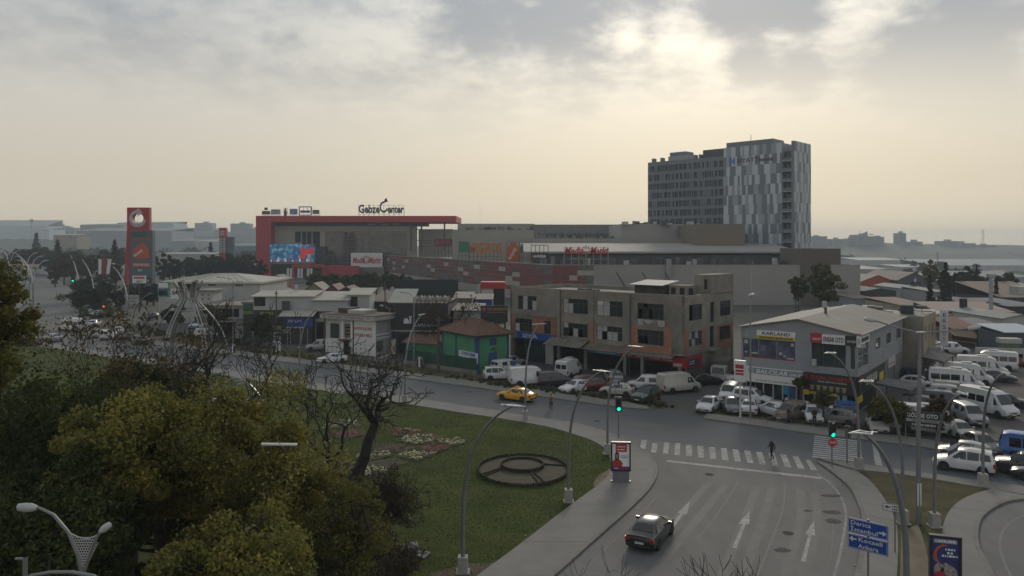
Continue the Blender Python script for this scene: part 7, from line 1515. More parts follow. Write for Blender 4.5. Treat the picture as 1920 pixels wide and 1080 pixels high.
 for sd in (1, -1):
  MB().add([(f2[0] + .015, sd * f2[4] * .99, zf - .12), (f2[0] - .22, sd * (f2[4] + .03), zf - .02), (f2[0] - .20, sd * (f2[4] * .96), zf + .10), (f1[0] + .0, sd * f1[4] * .72, zf - .02), (f1[0] + .015, sd * f1[4] * .72, zf - .13)], [(0, 1, 2, 3, 4) if sd > 0 else (4, 3, 2, 1, 0)]).build('headlight', m_lamp, t)
  zt = r1[2] - .03; block('taillight', m_tail, t, st[0][0] - .012, r1[0] + .12, *sorted((sd * (r1[4] - .26 if kind in ('sedan', 'hatch') else r1[4] - .13), sd * (r1[4] + .008))), zt - .17 if kind in ('sedan', 'hatch') else zt - .35, zt + .0)
  o = block('mirror', PAINT['white'], t, 0, 1, 0, 1, 0, 1); xm = K['win'][-1][-1][0] - .12; o.location = (xm, sd * (w0 + .10), at(xm)[2] + .10); o.scale = (.12, .2, .15)
 block('bumper', m_plast, t, f1[0] - .02, f1[0] + .03, -f1[4] * .9, f1[4] * .9, f1[1] - .02, f1[1] + .13); block('bumper', m_plast, t, st[0][0] - .04, st[0][0] + .02, -st[0][4] * .9, st[0][4] * .9, st[0][1] - .05, st[0][1] + .08)
 block('number_plate', m_plate, t, st[0][0] - .05, st[0][0] - .035, -.26, .26, st[0][1] + .12, st[0][1] + .24); block('number_plate', m_plate, t, f1[0] + .015, f1[0] + .045, -.26, .26, f1[1] + .05, f1[1] + .15); block('grille', m_plast, t, f1[0] - .02, f1[0] + .012, -f1[4] * .5, f1[4] * .5, f1[2] - .12, f1[2])
 if kind in ('mpv', 'suv'):
  for sd in (1, -1): MB().tube([(-1.5, sd * .58, K['h'] + .01), (-1.3, sd * .58, K['h'] + .05), (.0, sd * .58, K['h'] + .04), (.2, sd * .58, K['h'] - .03)], .02, 5).build('roof_rail', m_plast if kind == 'suv' else m_rim, t)
 if kind in ('minibus', 'van'):
  block('roof_hatch', PAINT['cream'], t, -.6, .6, -.4, .4, K['h'] + .0, K['h'] + .12)
 return t
PROTO = {k: make_car(k) for k in CARS}
USED = set()
def car(kind, colour, px, py, deg, label, nm=None, group=None, cat=None, z=0.0, sc=1.0):
 names = {'sedan': 'car', 'hatch': 'car', 'mpv': 'minivan', 'suv': 'car', 'van': 'van', 'panelvan': 'van', 'lowvan': 'van', 'minibus': 'minibus', 'bus': 'bus'}
 p = G(px, py, z); t = clone(PROTO[kind], None, {'paint_white': PAINT[colour]}); t.name = nm or {'car': 'parked_car'}.get(names[kind], names[kind]); t.location = (p.x, p.y, .012 + z); t.rotation_euler.z = R(deg); t.scale = (sc,) * 3
 tag(t, label, cat or names[kind], group); return t
# on the road
bk = car('sedan', 'black', 1221, 1012, 62, 'black sedan driving up the near slip road', 'car')
tx = car('sedan', 'taxi', 968, 750.5, 148, 'yellow taxi on the main road', 'taxi', cat='taxi'); block('roof_sign', PAINT['taxi'], tx, -.25, .05, -.3, .3, 1.46, 1.58)
car('mpv', 'white', 1807, 882, 147, 'white minivan nearest on the main road at the right', 'minivan'); car('hatch', 'silver', 1806, 860, 147, 'silver car half hidden behind the white minivan', 'car')
car('bus', 'blue', 1948, 863, 147, 'bright blue small bus at the right edge', 'bus', sc=.76); car('suv', 'black', 1922, 888, 147, 'black car at the right edge in front of the blue bus', 'car'); car('sedan', 'dark', 1962, 902, 147, 'dark car cut by the right picture edge', 'car')
LOT = 'vehicles parked in the yards'
PK = [('hatch', 'grey', 1841, 846, -98, 'grey car facing out of the yard beside the silver one'), ('hatch', 'cream', 1799, 820, -92, 'small old cream car behind the grey one'),
('minibus', 'white', 1740, 812, -30, 'long white minibus nearest the pavement behind the banner'), ('suv', 'black', 1712, 792, -30, 'black car with roof load behind the banner'), ('lowvan', 'dark', 1735, 775, -30, 'dark grey van beyond the black car'), ('lowvan', 'navy', 1775, 765, -30, 'navy van with pale writing between minibuses'), ('lowvan', 'silver', 1785, 753, -30, 'silver van roof behind the navy van'), ('lowvan', 'beige', 1790, 745, -30, 'beige van below the square-windowed minibus'),
('minibus', 'white', 1793, 731, -28, 'white minibus with four square windows'), ('minibus', 'white', 1812, 719, -28, 'white minibus right behind the square-windowed one'), ('minibus', 'white', 1842, 704, -28, 'white minibus with dark window band, third in the row'), ('minibus', 'white', 1862, 692, 150, 'white minibus at the back of the row facing away'), ('minibus', 'white', 1853, 776, -75, 'white high-roof minibus facing the camera'), ('lowvan', 'silver', 1819, 793, -97, 'silver van facing the camera left of the high-roof minibus'), ('sedan', 'black', 1885, 762, -20, 'black car poking out behind the high-roof minibus'), ('sedan', 'dark', 1868, 715, -28, 'dark car squeezed between two minibuses'),
('lowvan', 'white', 1789, 663, -22, 'white van by the white cottage'), ('hatch', 'white', 1752, 658, -25, 'white hatchback left of the cottage van'), ('sedan', 'white', 1748, 650, -25, 'white sedan deepest beside the annexe stairs'), ('lowvan', 'navy', 1702, 716, 140, 'dark navy van under the lean-to'), ('hatch', 'white', 1722, 727, -40, 'white pickup nose beside the low shelter'), ('hatch', 'red', 1902, 686, -30, 'dull red car at the right yard edge'), ('hatch', 'silver', 1918, 676, -30, 'silver car at the far right yard edge'), ('sedan', 'dark', 1730, 700, 150, 'black sedan in the shade of the lean-to'), ('hatch', 'grey', 1756, 752, -30, 'grey car squeezed behind the dark vans'), ('sedan', 'cream', 1645, 806, -110, 'cream car with a cover left of the white minibus'),
('hatch', 'white', 1329, 770, -122, 'white hatchback at the yard entrance'), ('hatch', 'grey', 1371, 772, -95, 'dark grey hatchback beside the totem post'), ('lowvan', 'white', 1367, 750, -115, 'white van behind the grey hatchback'), ('mpv', 'white', 1412, 758, -38, 'white minivan turned to the shop front'), ('sedan', 'white', 1405, 773, 70, 'white sedan tucked behind the totem post'), ('hatch', 'white', 1450, 779, 118, 'white hatchback seen from behind before the shop'), ('mpv', 'brown', 1482, 787, -140, 'dusty brown covered car'), ('sedan', 'white', 1505, 778, 60, 'white car with dark roof behind the dusty brown one'), ('hatch', 'white', 1524, 789, -105, 'white hatchback facing the road behind the standing man'), ('hatch', 'white', 1552, 783, 60, 'white car behind the small olive tree'), ('hatch', 'dusty', 1567, 794, 150, 'dusty grey car left of the blue trike'),
('mpv', 'white', 936, 712, 8, 'white minivan beside the blue pillar'), ('panelvan', 'white', 993, 722, 15, 'tall white panel van behind the lamp post'), ('lowvan', 'dark', 1040, 723, 12, 'black covered van right of the tall panel van'), ('sedan', 'white', 1080, 735, -140, 'white sedan nose behind the weeds'), ('hatch', 'red', 1104, 724, 20, 'red car behind the white sedan'), ('hatch', 'red', 1122, 731, 20, 'second red car nearer the weeds'), ('van', 'white', 1067, 705, 62, 'white van backed out of the workshop bay'), ('suv', 'silver', 1150, 717, 95, 'silver car at the dark workshop bay'), ('hatch', 'cream', 1157, 741, 160, 'old cream car in the weeds'), ('suv', 'green', 1211, 752, -128, 'dark green jeep at the end of the verge'), ('lowvan', 'white', 1209, 731, 165, 'small white van behind the green jeep'), ('panelvan', 'cream', 1273, 735, 22, 'large white panel van at the corner of the concrete block'), ('sedan', 'black', 1319, 721, 18, 'black sedan right of the large panel van'), ('hatch', 'silver', 1238, 722, 150, 'silver car between two white vans'), ('sedan', 'white', 1384, 716, -150, 'white sedan beyond the tarpaulin truck'), ('lowvan', 'white', 950, 698, 40, 'white van with open door deep by the blue shop'), ('hatch', 'silver', 962, 686, 30, 'silver car deep behind the blue pillar'),
('sedan', 'white', 622, 680.5, -152, 'white sedan leaving the pavilion yard'), ('lowvan', 'white', 528, 640, 92, 'white van seen from behind under the olive sign'), ('lowvan', 'white', 559, 640, 92, 'white van seen from behind under the blue sign'), ('lowvan', 'silver', 598, 657, -165, 'silver van beside the pavilion wall'), ('lowvan', 'white', 388, 634, 10, 'white pickup-like van under the sculpture'), ('lowvan', 'white', 370, 616, -95, 'white van facing out of the garage'), ('hatch', 'white', 425, 624, 10, 'white car behind the sculpture legs'),
('lowvan', 'white', 205, 636, 93, 'white van seen from behind at the left crossing'), ('sedan', 'black', 241, 638.5, 155, 'black sedan at the left crossing'), ('hatch', 'white', 188, 632, 95, 'white car left of the crossing van'), ('sedan', 'white', 224, 626, 110, 'white car right behind the crossing van'), ('suv', 'dark', 281, 600, -100, 'dark car on the ramp by the white hall'), ('sedan', 'grey', 265, 645, 160, 'grey car under the bare branches'), ('hatch', 'white', 183, 593, 170, 'white car, nearest of three at the roadside'), ('hatch', 'white', 176, 587, 170, 'white car, middle of three at the roadside'), ('sedan', 'dark', 163, 583, 170, 'dark car, last of three at the roadside'), ('minibus', 'white', 133, 620, 160, 'white minibus behind the sparse tree'), ('hatch', 'white', 178, 612, 100, 'white hatchback beyond the crossing van'), ('sedan', 'silver', 98, 640, 150, 'silver car low behind the sparse tree'), ('hatch', 'grey', 60, 648, 150, 'grey car farthest left behind the sparse trees'), ('hatch', 'white', 290, 566, 10, 'white car behind the pylon foot')]
for q in PK: car(*q, group=LOT)
for k in PROTO:
 def rm(o):
  for c in list(o.children): rm(c)
  bpy.data.objects.remove(o)
 rm(PROTO[k])
# tarpaulin truck, blue three-wheeler, scooter
def truck(label, px, py, deg, cover=True):
 p = G(px, py); t = root('truck', label, 'truck', (p.x, p.y, 0), R(deg))
 MB().xz([(.95, .5), (2.55, .5), (2.6, 1.1), (2.3, 2.05), (.95, 2.1)], -.9, .9).build('cab', PAINT['cream'], t, 30)
 MB().add([(2.625, -.78, 1.18), (2.625, .78, 1.18), (2.36, .72, 1.95), (2.36, -.72, 1.95)], [(0, 1, 2, 3)]).build('windscreen', m_cgl, t)
 for s_ in (1, -1): MB().add([(1.2, s_ * .912, 1.2), (2.4, s_ * .912, 1.2), (2.2, s_ * .912, 1.9), (1.2, s_ * .912, 1.9)], [(0, 1, 2, 3) if s_ < 0 else (3, 2, 1, 0)]).build('side_window', m_cgl, t); block('headlight', m_lamp, t, 2.56, 2.6, *sorted((s_ * .55, s_ * .85)), .75, .95)
 MB().box(-2.6, .85, -.95, .95, .7, 1.15).build('bed', m_tin, t); MB().box(-2.6, 2.5, -.4, .4, .45, .7).build('chassis', m_plast, t)
 if cover: MB().xz([(-2.55, 1.15), (.8, 1.15), (.8, 2.5), (.5, 2.7), (-2.3, 2.7), (-2.55, 2.5)], -.93, .93).build('tarpaulin', mat('grey_tarpaulin', (.10, .095, .085), .9, var=.2, bump=.5, bscale=3), t)
 for x in (-1.5, 1.75):
  for s_ in (1, -1): o = MB().lathe([(.0, .1), (.2, .1), (.36, .1), (.36, -.1), (.0, -.1)], 16).build('wheel', m_tyre, t, 30, (x, s_ * .8, .36)); o.rotation_euler = (R(-90 * s_), 0, 0)
 block('bumper', m_whtp, t, 2.58, 2.66, -.88, .88, .42, .66); return t
truck('small cream truck with grey tarpaulin by the concrete block', 1354, 712, -118)
p = G(1588, 790); t = root('cargo_trike', 'blue three-wheeled cargo trike with boxy cabin', 'trike', (p.x, p.y, 0), R(-100))
MB().xz([(-.9, .4), (1.0, .4), (1.15, 1.0), (.8, 1.75), (-.9, 1.8)], -.75, .75).build('cabin', PAINT['blue'], t, 30); MB().add([(1.16, -.6, 1.05), (1.16, .6, 1.05), (.86, .55, 1.65), (.86, -.55, 1.65)], [(0, 1, 2, 3)]).build('windscreen', m_cgl, t); MB().box(-.95, .85, -.8, .8, 1.8, 1.88).build('roof', PAINT['blue'], t)
for x, y in ((-.6, .6), (-.6, -.6), (.95, 0)): o = MB().lathe([(0, .08), (.3, .08), (.3, -.08), (0, -.08)], 14).build('wheel', m_tyre, t, 30, (x, y, .3)); o.rotation_euler = (R(90), 0, 0)
def bike(label, px, py, deg):
 p = G(px, py); t = root('scooter', label, 'scooter', (p.x, p.y, 0), R(deg))
 for x in (-.62, .62): o = MB().lathe([(.14, .05), (.27, .05), (.27, -.05), (.14, -.05)], 14).build('wheel', m_tyre, t, 30, (x, 0, .27)); o.rotation_euler = (R(90), 0, 0)
 MB().xz([(-.8, .5), (-.3, .35), (.2, .3), (.45, .5), (.5, .95), (.38, .95), (.25, .5), (-.2, .55), (-.3, .75), (-.85, .72)], -.16, .16).build('body', m_plast, t, 30); MB().tube([(.62, 0, .27), (.48, 0, 1.0)], .04, 6).build('fork', m_steel, t); MB().tube([(.46, -.32, 1.02), (.48, 0, 1.0), (.46, .32, 1.02)], .025, 6).build('handlebar', m_steel, t); MB().lathe([(0, 0), (.13, .03), (.14, .14), (.08, .23), (0, .25)], 10, (-.4, 0, .74)).build('seat_box', m_whtp, t)
bike('parked scooter with pale top box by the workshop gate', 561, 662, -60); bike('dark scooter before the shop window', 1480, 764, -60)
# ================================================================ street furniture
m_pole = mat('lamp_pole', (.21, .215, .22), .45, .4, var=.12, scale=1.5); m_head = mat('lamp_head', (.46, .47, .48), .4, .1, var=.08); m_pbase = mat('pole_base', (.30, .29, .275), .8, var=.15, scale=3)
def star_head(par, tip, d, s=1.0):
 d = V(d).normalized(); n = V((-d.y, d.x, 0)); u = V((0, 0, 1))
 def bar(a, b, w=.12):
  a, b = V(a), V(b); t = (b - a).normalized(); sd = t.cross(u).normalized() * w / 2; h = V((0, 0, .02)); return MB().add([a - sd - h, b - sd - h, b + sd - h, a + sd - h, a - sd + h, b - sd + h, b + sd + h, a + sd + h], [(3, 2, 1, 0), (4, 5, 6, 7), (0, 1, 5, 4), (1, 2, 6, 5), (2, 3, 7, 6), (3, 0, 4, 7)])
 z = V((0, 0, .05)); b0 = tip - d * .75 * s
 for a, c in ((b0, tip + d * .75 * s + z), (tip - d * .2 * s + n * .30 * s, tip + d * .5 * s + n * .02 + z), (tip - d * .2 * s + n * .30 * s, b0 + d * .1 * s - n * .16 * s), (tip - d * .1 * s - n * .28 * s + z, tip + d * .55 * s - n * .05 + z), (b0 + d * .35 * s, tip - d * .1 * s - n * .28 * s + z)):
  bar(a, c, .075).build('lamp_head', m_head, par)
def street_lamp(label, base, tip, zt=9.4, r=.11, box=True, bend=.42, head=True, grp='curved street lamps'):
 b = G(*base); t = G(*tip, zt); rt = root('street_lamp', label, 'street lamp', (b.x, b.y, .0), 0, grp); t = t - V((b.x, b.y, 0)); d = V((t.x, t.y, 0))
 pts = [V((0, 0, 0)), V((0, 0, zt * bend * .5)), V((d.x * .015, d.y * .015, zt * bend))]
 p0, p1, p2 = pts[-1], V((d.x * .12, d.y * .12, zt * .86)), t
 for k in range(1, 11): u = k / 10; pts.append(p0 * (1 - u) ** 2 + p1 * 2 * u * (1 - u) + p2 * u * u)
 n = len(pts); MB().tube(pts, [r + (r * .5 - r) * k / (n - 1) for k in range(n)], 10).build('pole', m_pole, rt, 40)
 if box: MB().box(-.26, .26, -.26, .26, 0, .95).build('base', m_pbase, rt); MB().box(-.36, .36, -.36, .36, 0, .16).build('footing', m_pbase, rt)
 if head: star_head(rt, t, d, 1.0)
 return rt
street_lamp('curved street lamp bending over the pavement, nearest on the lawn edge', (868, 1076), (962, 761))
street_lamp('curved street lamp with white base right of the round flower bed', (1066, 943), (1128, 696), 9.4)
street_lamp('curved street lamp just left of the advertising panel', (1139, 853), (1192, 650), 9.4)
street_lamp('curved street lamp in front of the yellow taxi', (985, 788), (1011, 608), 9.6)
street_lamp('curved street lamp at the lawn edge before the green house', (759, 757), (791, 590), 9.5)
street_lamp('curved street lamp standing before the white workshops', (561, 723), (594, 580), 9.5)
street_lamp('curved street lamp at the left crossing by the black sedan', (247, 652), (283, 550), 9.5)
street_lamp('thin curved lamp right of the metal sculpture', (398, 660), (424, 561), 9.5)
street_lamp('curved street lamp bending left over the ladder crossing', (1610, 880), (1557, 662), 9.4)
street_lamp('curved street lamp bending left on the island grass', (1693, 984), (1625, 715), 9.4)
street_lamp('curved street lamp bending right on the island grass', (1752, 990), (1806, 738), 9.4)
street_lamp('curved street lamp bending right by the white minivan', (1843, 912), (1886, 700), 9.4)
street_lamp('thick dark street lamp leaning left at the bottom edge', (1700, 1190), (1618, 812), 9.3, r=.15)
street_lamp('street lamp whose flat head shows among the yellow leaves', (548, 1205), (524, 833), 10.2, box=False, head=False)
b_ = G(548, 1205); t_ = G(524, 833, 10.2) - V((b_.x, b_.y, 0)); MB().obox(t_, 1.3, .22, .05, Matrix.Rotation(R(4), 3, 'Y') @ Matrix.Rotation(R(12), 3, 'Z')).build('lamp_head', m_head, bpy.data.objects['street_lamp.013'])
# tall twin-headed lamp on the island
b = G(1722, 985); t = root('twin_lamp', 'tall straight twin-headed lamp post on the island', 'street lamp', (b.x, b.y, .08)); s = b.y / F; zt = mz(628, b.y)
MB().tube([(0, 0, 0), (0, 0, zt * .5), (.1, 0, zt)], [.16, .13, .10], 10).build('pole', m_pole, t, 40); MB().box(-.12, .12, -.14, -.05, 1.2, 2.6).build('notice', m_whtp, t); MB().box(-.3, .4, -.25, .25, zt, zt + .12).build('cap', m_pole, t)
for dx, dz in ((-82, 25), (96, 10)):
 e = V((dx * s, 0, zt + dz * s)); MB().tube([(.1, 0, zt + .06), (e.x * .5, 0, zt + (e.z - zt) * .45), e], .045, 8).build('arm', m_pole, t, 40); sg_ = 1 if dx > 0 else -1; o = MB().lathe([(0, -.45), (.12, -.42), (.16, -.1), (.13, .3), (0, .45)], 10, sx=1, sy=.6).build('lamp_head', m_head, t, 50, (e.x + sg_ * .3, 0, e.z + .05)); o.rotation_euler = (0, R(82) * sg_, 0)
# double curved lamps of the boulevard
def twin_curve(label, px, py, top, w, D=None, grp='double lamps along the boulevard'):
 b = G(px, py); s = b.y / F; zt = mz(top, b.y); t = root('boulevard_lamp', label, 'street lamp', (b.x, b.y, 0), 0, grp); MB().tube([(0, 0, 0), (0, 0, zt * .55)], [.22, .18], 8).build('pole', m_pole, t)
 for sg_ in (-1, 1):
  pts = [V((0, 0, zt * .55)), V((sg_ * w * s * .12, 0, zt * .72)), V((sg_ * w * s * .38, 0, zt * .9)), V((sg_ * w * s * .7, 0, zt * .98)), V((sg_ * w * s, 0, zt))]; MB().tube(pts, .13, 6).build('arm', m_head, t, 50); o = MB().box(-.5, .5, -.15, .15, -.06, .06).build('lamp_head', m_head, t, None, pts[-1])
for k, (px, py, top, w) in enumerate(((18, 540, 470, 17), (47, 552, 474, 22), (55, 565, 480, 24), (62, 585, 488, 26))): twin_curve('double-armed curved lamp on the boulevard, %s' % ('farthest', 'second farthest', 'second nearest', 'nearest')[k], px, py, top, w)
for k, (b_, t_) in enumerate((((148, 560), (132, 478)), ((176, 572), (154, 487)), ((238, 590), (212, 500)))): street_lamp('single curved lamp left of the pylon, %s' % ('leftmost', 'middle', 'rightmost')[k], b_, t_, 11.0 if k < 2 else 10.5, r=.2, box=False, head=False)
def cobra(label, base, toppx, arm, h=9.0, r=.09):
 b = G(*base); s = b.y / F; zt = mz(toppx, b.y); t = root('cobra_lamp', label, 'street lamp', (b.x, b.y, 0)); MB().tube([(0, 0, 0), (0, 0, zt - .3), (arm * s * .2, 0, zt), (arm * s, 0, zt + .35)], [r, r * .8, r * .6, r * .5], 8).build('pole', m_pole, t, 40); MB().lathe([(0, -.4), (.13, -.3), (.16, .1), (0, .42)], 8).build('lamp_head', m_head, t, 50, (arm * s * 1.06, 0, zt + .38)).rotation_euler = (0, R(80) * (1 if arm > 0 else -1), 0)
cobra('grey lamp post with arm to the left behind the curved lamp', (776, 693), 552, -22); cobra('grey lamp post with arm to the left beyond the sculpture', (437, 655), 523, -26); cobra('straight lamp post before the round sign', (240, 612), 498, -26); cobra('slim lamp with bent arm above the pavilion roof', (730, 640), 577, -14); cobra('straight grey lamp post beside the totem sign', (1407, 788), 560, 3)
for px, py, top, l in ((518, 655, 545, 'thin black pole before the white workshop'), (722, 640, 527, 'thin black pole behind the pavilion'), (1492, 640, 560, 'thin pole before the grey mall wall')):
 b = G(px, py); t = root('pole', l, 'pole', (b.x, b.y, 0)); MB().tube([(0, 0, 0), (0, 0, mz(top, b.y))], .12, 6).build('shaft', m_frame, t); MB().box(-.4, .4, -.05, .05, mz(top, b.y) - .5, mz(top, b.y) - .4).build('crossarm', m_frame, t)
# lamp with pierced panel, lower left foreground
D = 21.0; s = D / F; pt = lambda px, py, dy=0.0: V(((px - 155) * s, dy, mz(py, D)))
t = root('ornate_lamp', 'double lamp with pierced white panel in the lower left foreground', 'street lamp', ((155 - CX) * s, D, 0))
MB().tube([(0, 0, 0), pt(155, 1080)], [.09, .06], 10).build('pole', m_pole, t, 40); MB().tube([pt(155, 1080), pt(146, 1040), pt(128, 998), pt(100, 965), pt(70, 951)], [.06, .06, .05, .045, .04], 10).build('arm', m_pole, t, 60); MB().tube([pt(156, 1080), pt(165, 1050), pt(178, 1015), pt(187, 998)], [.05, .05, .04, .035], 10).build('arm', m_pole, t, 60)
for (a, c), rr_ in ((((72, 952), (30, 951)), .13), (((185, 999), (209, 981)), .10)):
 a, c = pt(*a), pt(*c); d = (c - a); pr = [(0, 0), (.55, .08), (.95, .3), (1.0, .6), (.8, .9), (0, 1.0)]; o = MB().lathe([(rr_ * r_, z_ * d.length) for r_, z_ in pr], 16, sx=.62).build('lamp_head', m_head, t, 60, a); o.rotation_euler = d.to_track_quat('Z', 'Y').to_euler()
mb = MB(); A_, B_, C_ = V((132, 1002)), V((187, 1004)), V((155, 1074)); rg = random.Random(3)
def intri(p):
 def sgn(a, b, c): return (a.x - c.x) * (b.y - c.y) - (b.x - c.x) * (a.y - c.y)
 q = [sgn(p, A_, B_), sgn(p, B_, C_), sgn(p, C_, A_)]; return all(x > 0 for x in q) or all(x < 0 for x in q)
for i in range(14):
 for k in range(16):
  c = V((130 + i * 4.6 + (k % 2) * 2.3, 1000 + k * 4.9))
  sag = V((c.x, c.y - 5 * math.sin(math.pi * min(1, max(0, (c.x - 132) / 55)))))
  if intri(sag):
   ring = [pt(c.x + 2.5 * math.cos(j * 1.0472 + .5), c.y + 2.7 * math.sin(j * 1.0472 + .5)) for j in range(7)]; mb.tube(ring, .009, 4, False)
o = mb.build('pierced_panel', m_head, t); o['kind'] = 'stuff'
MB().tube([pt(132, 1000), pt(146, 1007), pt(165, 1010), pt(187, 1002)], .018, 6).build('panel_edge', m_head, t)
D = 17.0; s = D / F; pt = lambda px, py: V(((px - 47) * s, 0, mz(py, D)))
t = root('arched_pipe', 'top of a curved grey pipe with thin post at the lower left edge', 'pipe', ((47 - CX) * s, D, 0)); MB().tube([pt(25, 1100), pt(60, 1079), pt(95, 1073), pt(135, 1073), pt(175, 1080), pt(200, 1100)], .045, 8).build('pipe', m_pole, t, 60); MB().tube([(0, 0, 0), pt(47, 1046)], .05, 8).build('post', m_pole, t); MB().box(-.22, .05, -.03, .03, mz(1049, D), mz(1046, D)).build('arm', m_pole, t)
MB().tube([pt(25, 1100), (pt(25, 1100).x, 0, 0)], .045, 8).build('leg', m_pole, t); MB().tube([pt(200, 1100), (pt(200, 1100).x, 0, 0)], .045, 8).build('leg', m_pole, t)
# ---------------------------------------------------------------- metal sculptures
b = G(353, 700); t = root('metal_sculpture', 'tall tulip-shaped steel sculpture of arched ribs on the left lawn', 'sculpture', (b.x, b.y, .1)); m_sc = mat('sculpture_steel', (.23, .23, .225), .4, .5, var=.1)
pr = [(5.3, 0), (5.2, 2.0), (4.85, 4.0), (4.2, 5.8), (3.2, 7.4), (2.0, 8.9), (1.0, 10.0), (1.25, 11.0), (1.8, 12.5)]
for k in range(6):
 a = R(60 * k + 18); ca, sa = math.cos(a), math.sin(a); tg = V((-sa, ca, 0))
 for off in (-.2, .2): MB().tube([V((r_ * ca, r_ * sa, z_)) + tg * off for r_, z_ in pr], .10, 6).build('rib', m_sc, t, 60)
 mb = MB()
 for j in range(22):
  u = j / 21 * (len(pr) - 2); i = min(int(u), len(pr) - 2); f_ = u - i; r_ = pr[i][0] + (pr[i + 1][0] - pr[i][0]) * f_; z_ = pr[i][1] + (pr[i + 1][1] - pr[i][1]) * f_; c = V((r_ * ca, r_ * sa, z_)); mb.tube([c - tg * .2, c + tg * .2], .035, 4)
 mb.build('rungs', m_sc, t)['kind'] = 'stuff'
 a2 = R(60 * k + 48); tp = V((1.8 * ca, 1.8 * sa, 12.5)); vj = V((.75 * math.cos(a2), .75 * math.sin(a2), 10.9)); a3 = R(60 * k + 78); MB().tube([tp, vj, V((1.8 * math.cos(a3), 1.8 * math.sin(a3), 12.5))], .08, 6).build('crown_bar', m_sc, t)
for r_, z_ in ((2.25, 8.6), (1.0, 10.0), (5.3, .15)): MB().tube([(r_ * math.cos(k * math.pi / 18), r_ * math.sin(k * math.pi / 18), z_) for k in range(37)], .09, 6).build('ring', m_sc, t, 60)
b = G(440, 768); t = root('arch_fountain', 'low white stepped fountain under steel arches behind the yellow tree', 'fountain', (b.x, b.y, .1)); s = b.y / F
for k, (x0, x1, h_) in enumerate(((-46, 62, 3.3), (-38, 58, 2.9), (-28, 50, 2.5))):
 MB().tube([(x0 * s + (x1 - x0) * s * j / 16, (k - 1) * .7, .1 + h_ * math.sin(math.pi * j / 16) ** .8) for j in range(17)], .085, 6).build('arch', m_sc, t, 60)
for k in range(4): MB().lathe([(3.4 - k * .5, k * .2), (3.4 - k * .5, k * .2 + .2), (0, k * .2 + .2)], 30, (-1.2, .6, 0), 1.1, .8).build('step', mat('pale_marble', (.42, .42, .40), .6, var=.08), t)
# ---------------------------------------------------------------- traffic signals and signs
m_lens = mat('dark_lens', (.012, .012, .012), .4); m_go = mat('green_signal', (.0, .5, .35), .4, emit=(.0, 1.0, .62), es=1.2); m_stop = mat('red_signal', (.5, .02, .02), .4, emit=(1.0, .08, .05), es=1.5); m_sigb = mat('signal_box', (.012, .012, .013), .5)
def signal(label, base, hpx, lit, hh=1.25, hw=.42, dur=False, rz=0.0):
 b = G(*base); z = mz(hpx, b.y); t = root('traffic_light', label, 'traffic light', (b.x, b.y, .1), rz); MB().tube([(0, .12, 0), (0, .12, z + .3)], .06, 8).build('post', m_pole, t); MB().box(-hw / 2, hw / 2, -.1, .1, z - hh / 2, z + hh / 2).build('housing', m_sigb, t); MB().box(-hw / 2 - .06, hw / 2 + .06, .06, .09, z - hh / 2 - .06, z + hh / 2 + .06).build('backboard', m_pole, t)
 for k, c in enumerate(('red', 'amber', 'green')):
  zz = z + hh * (.32 - .32 * k); mm = m_go if (c == 'green' and lit == 'green') else m_stop if (c == 'red' and lit == 'red') else m_lens
  o = MB().tube([(0, 0, 0), (0, 0, .03)], hw * .36, 14).build('lens', mm, t, None, (0, -.1, zz)); o.rotation_euler = (R(90), 0, 0); MB().xz(arc_band(0, zz, hw * .42, hw * .37, R(0), R(180), 8), -.26, -.1).build('visor', m_sigb, t)
 if dur:
  zc = z - hh / 2 - .42; MB().xz([(.36 * math.cos(R(22.5 + 45 * k)), zc + .36 * math.sin(R(22.5 + 45 * k))) for k in range(8)], -.04, -.01).build('stop_plate', mat('stop_red', (.45, .02, .025), .5), t); lettering('DUR', m_whtp, t, -.25, -.05, zc - .09, .19, .5, out=.005, bold=.02)
 return t
signal('green traffic light at the pavement corner by the advertising panel', (1160, 823), 760, 'green', 1.25, .48); signal('green traffic light above the round red stop sign on the island', (1561, 877), 808, 'green', 1.15, .46, True)
signal('traffic light post seen from behind on the island tip', (1590, 871), 812, None, .9, .3, rz=R(120)); signal('red traffic light at the left crossing', (195, 606), 579, 'red', 1.3, .6); signal('green traffic light at the boulevard mouth', (137, 552), 524, 'green', 2.2, 1.2); signal('green traffic light far left behind the olive tree', (55, 556), 527, 'green', 1.8, .9); signal('small green traffic light on the boulevard', (106, 530), 503, 'green', 2.2, 1.1)
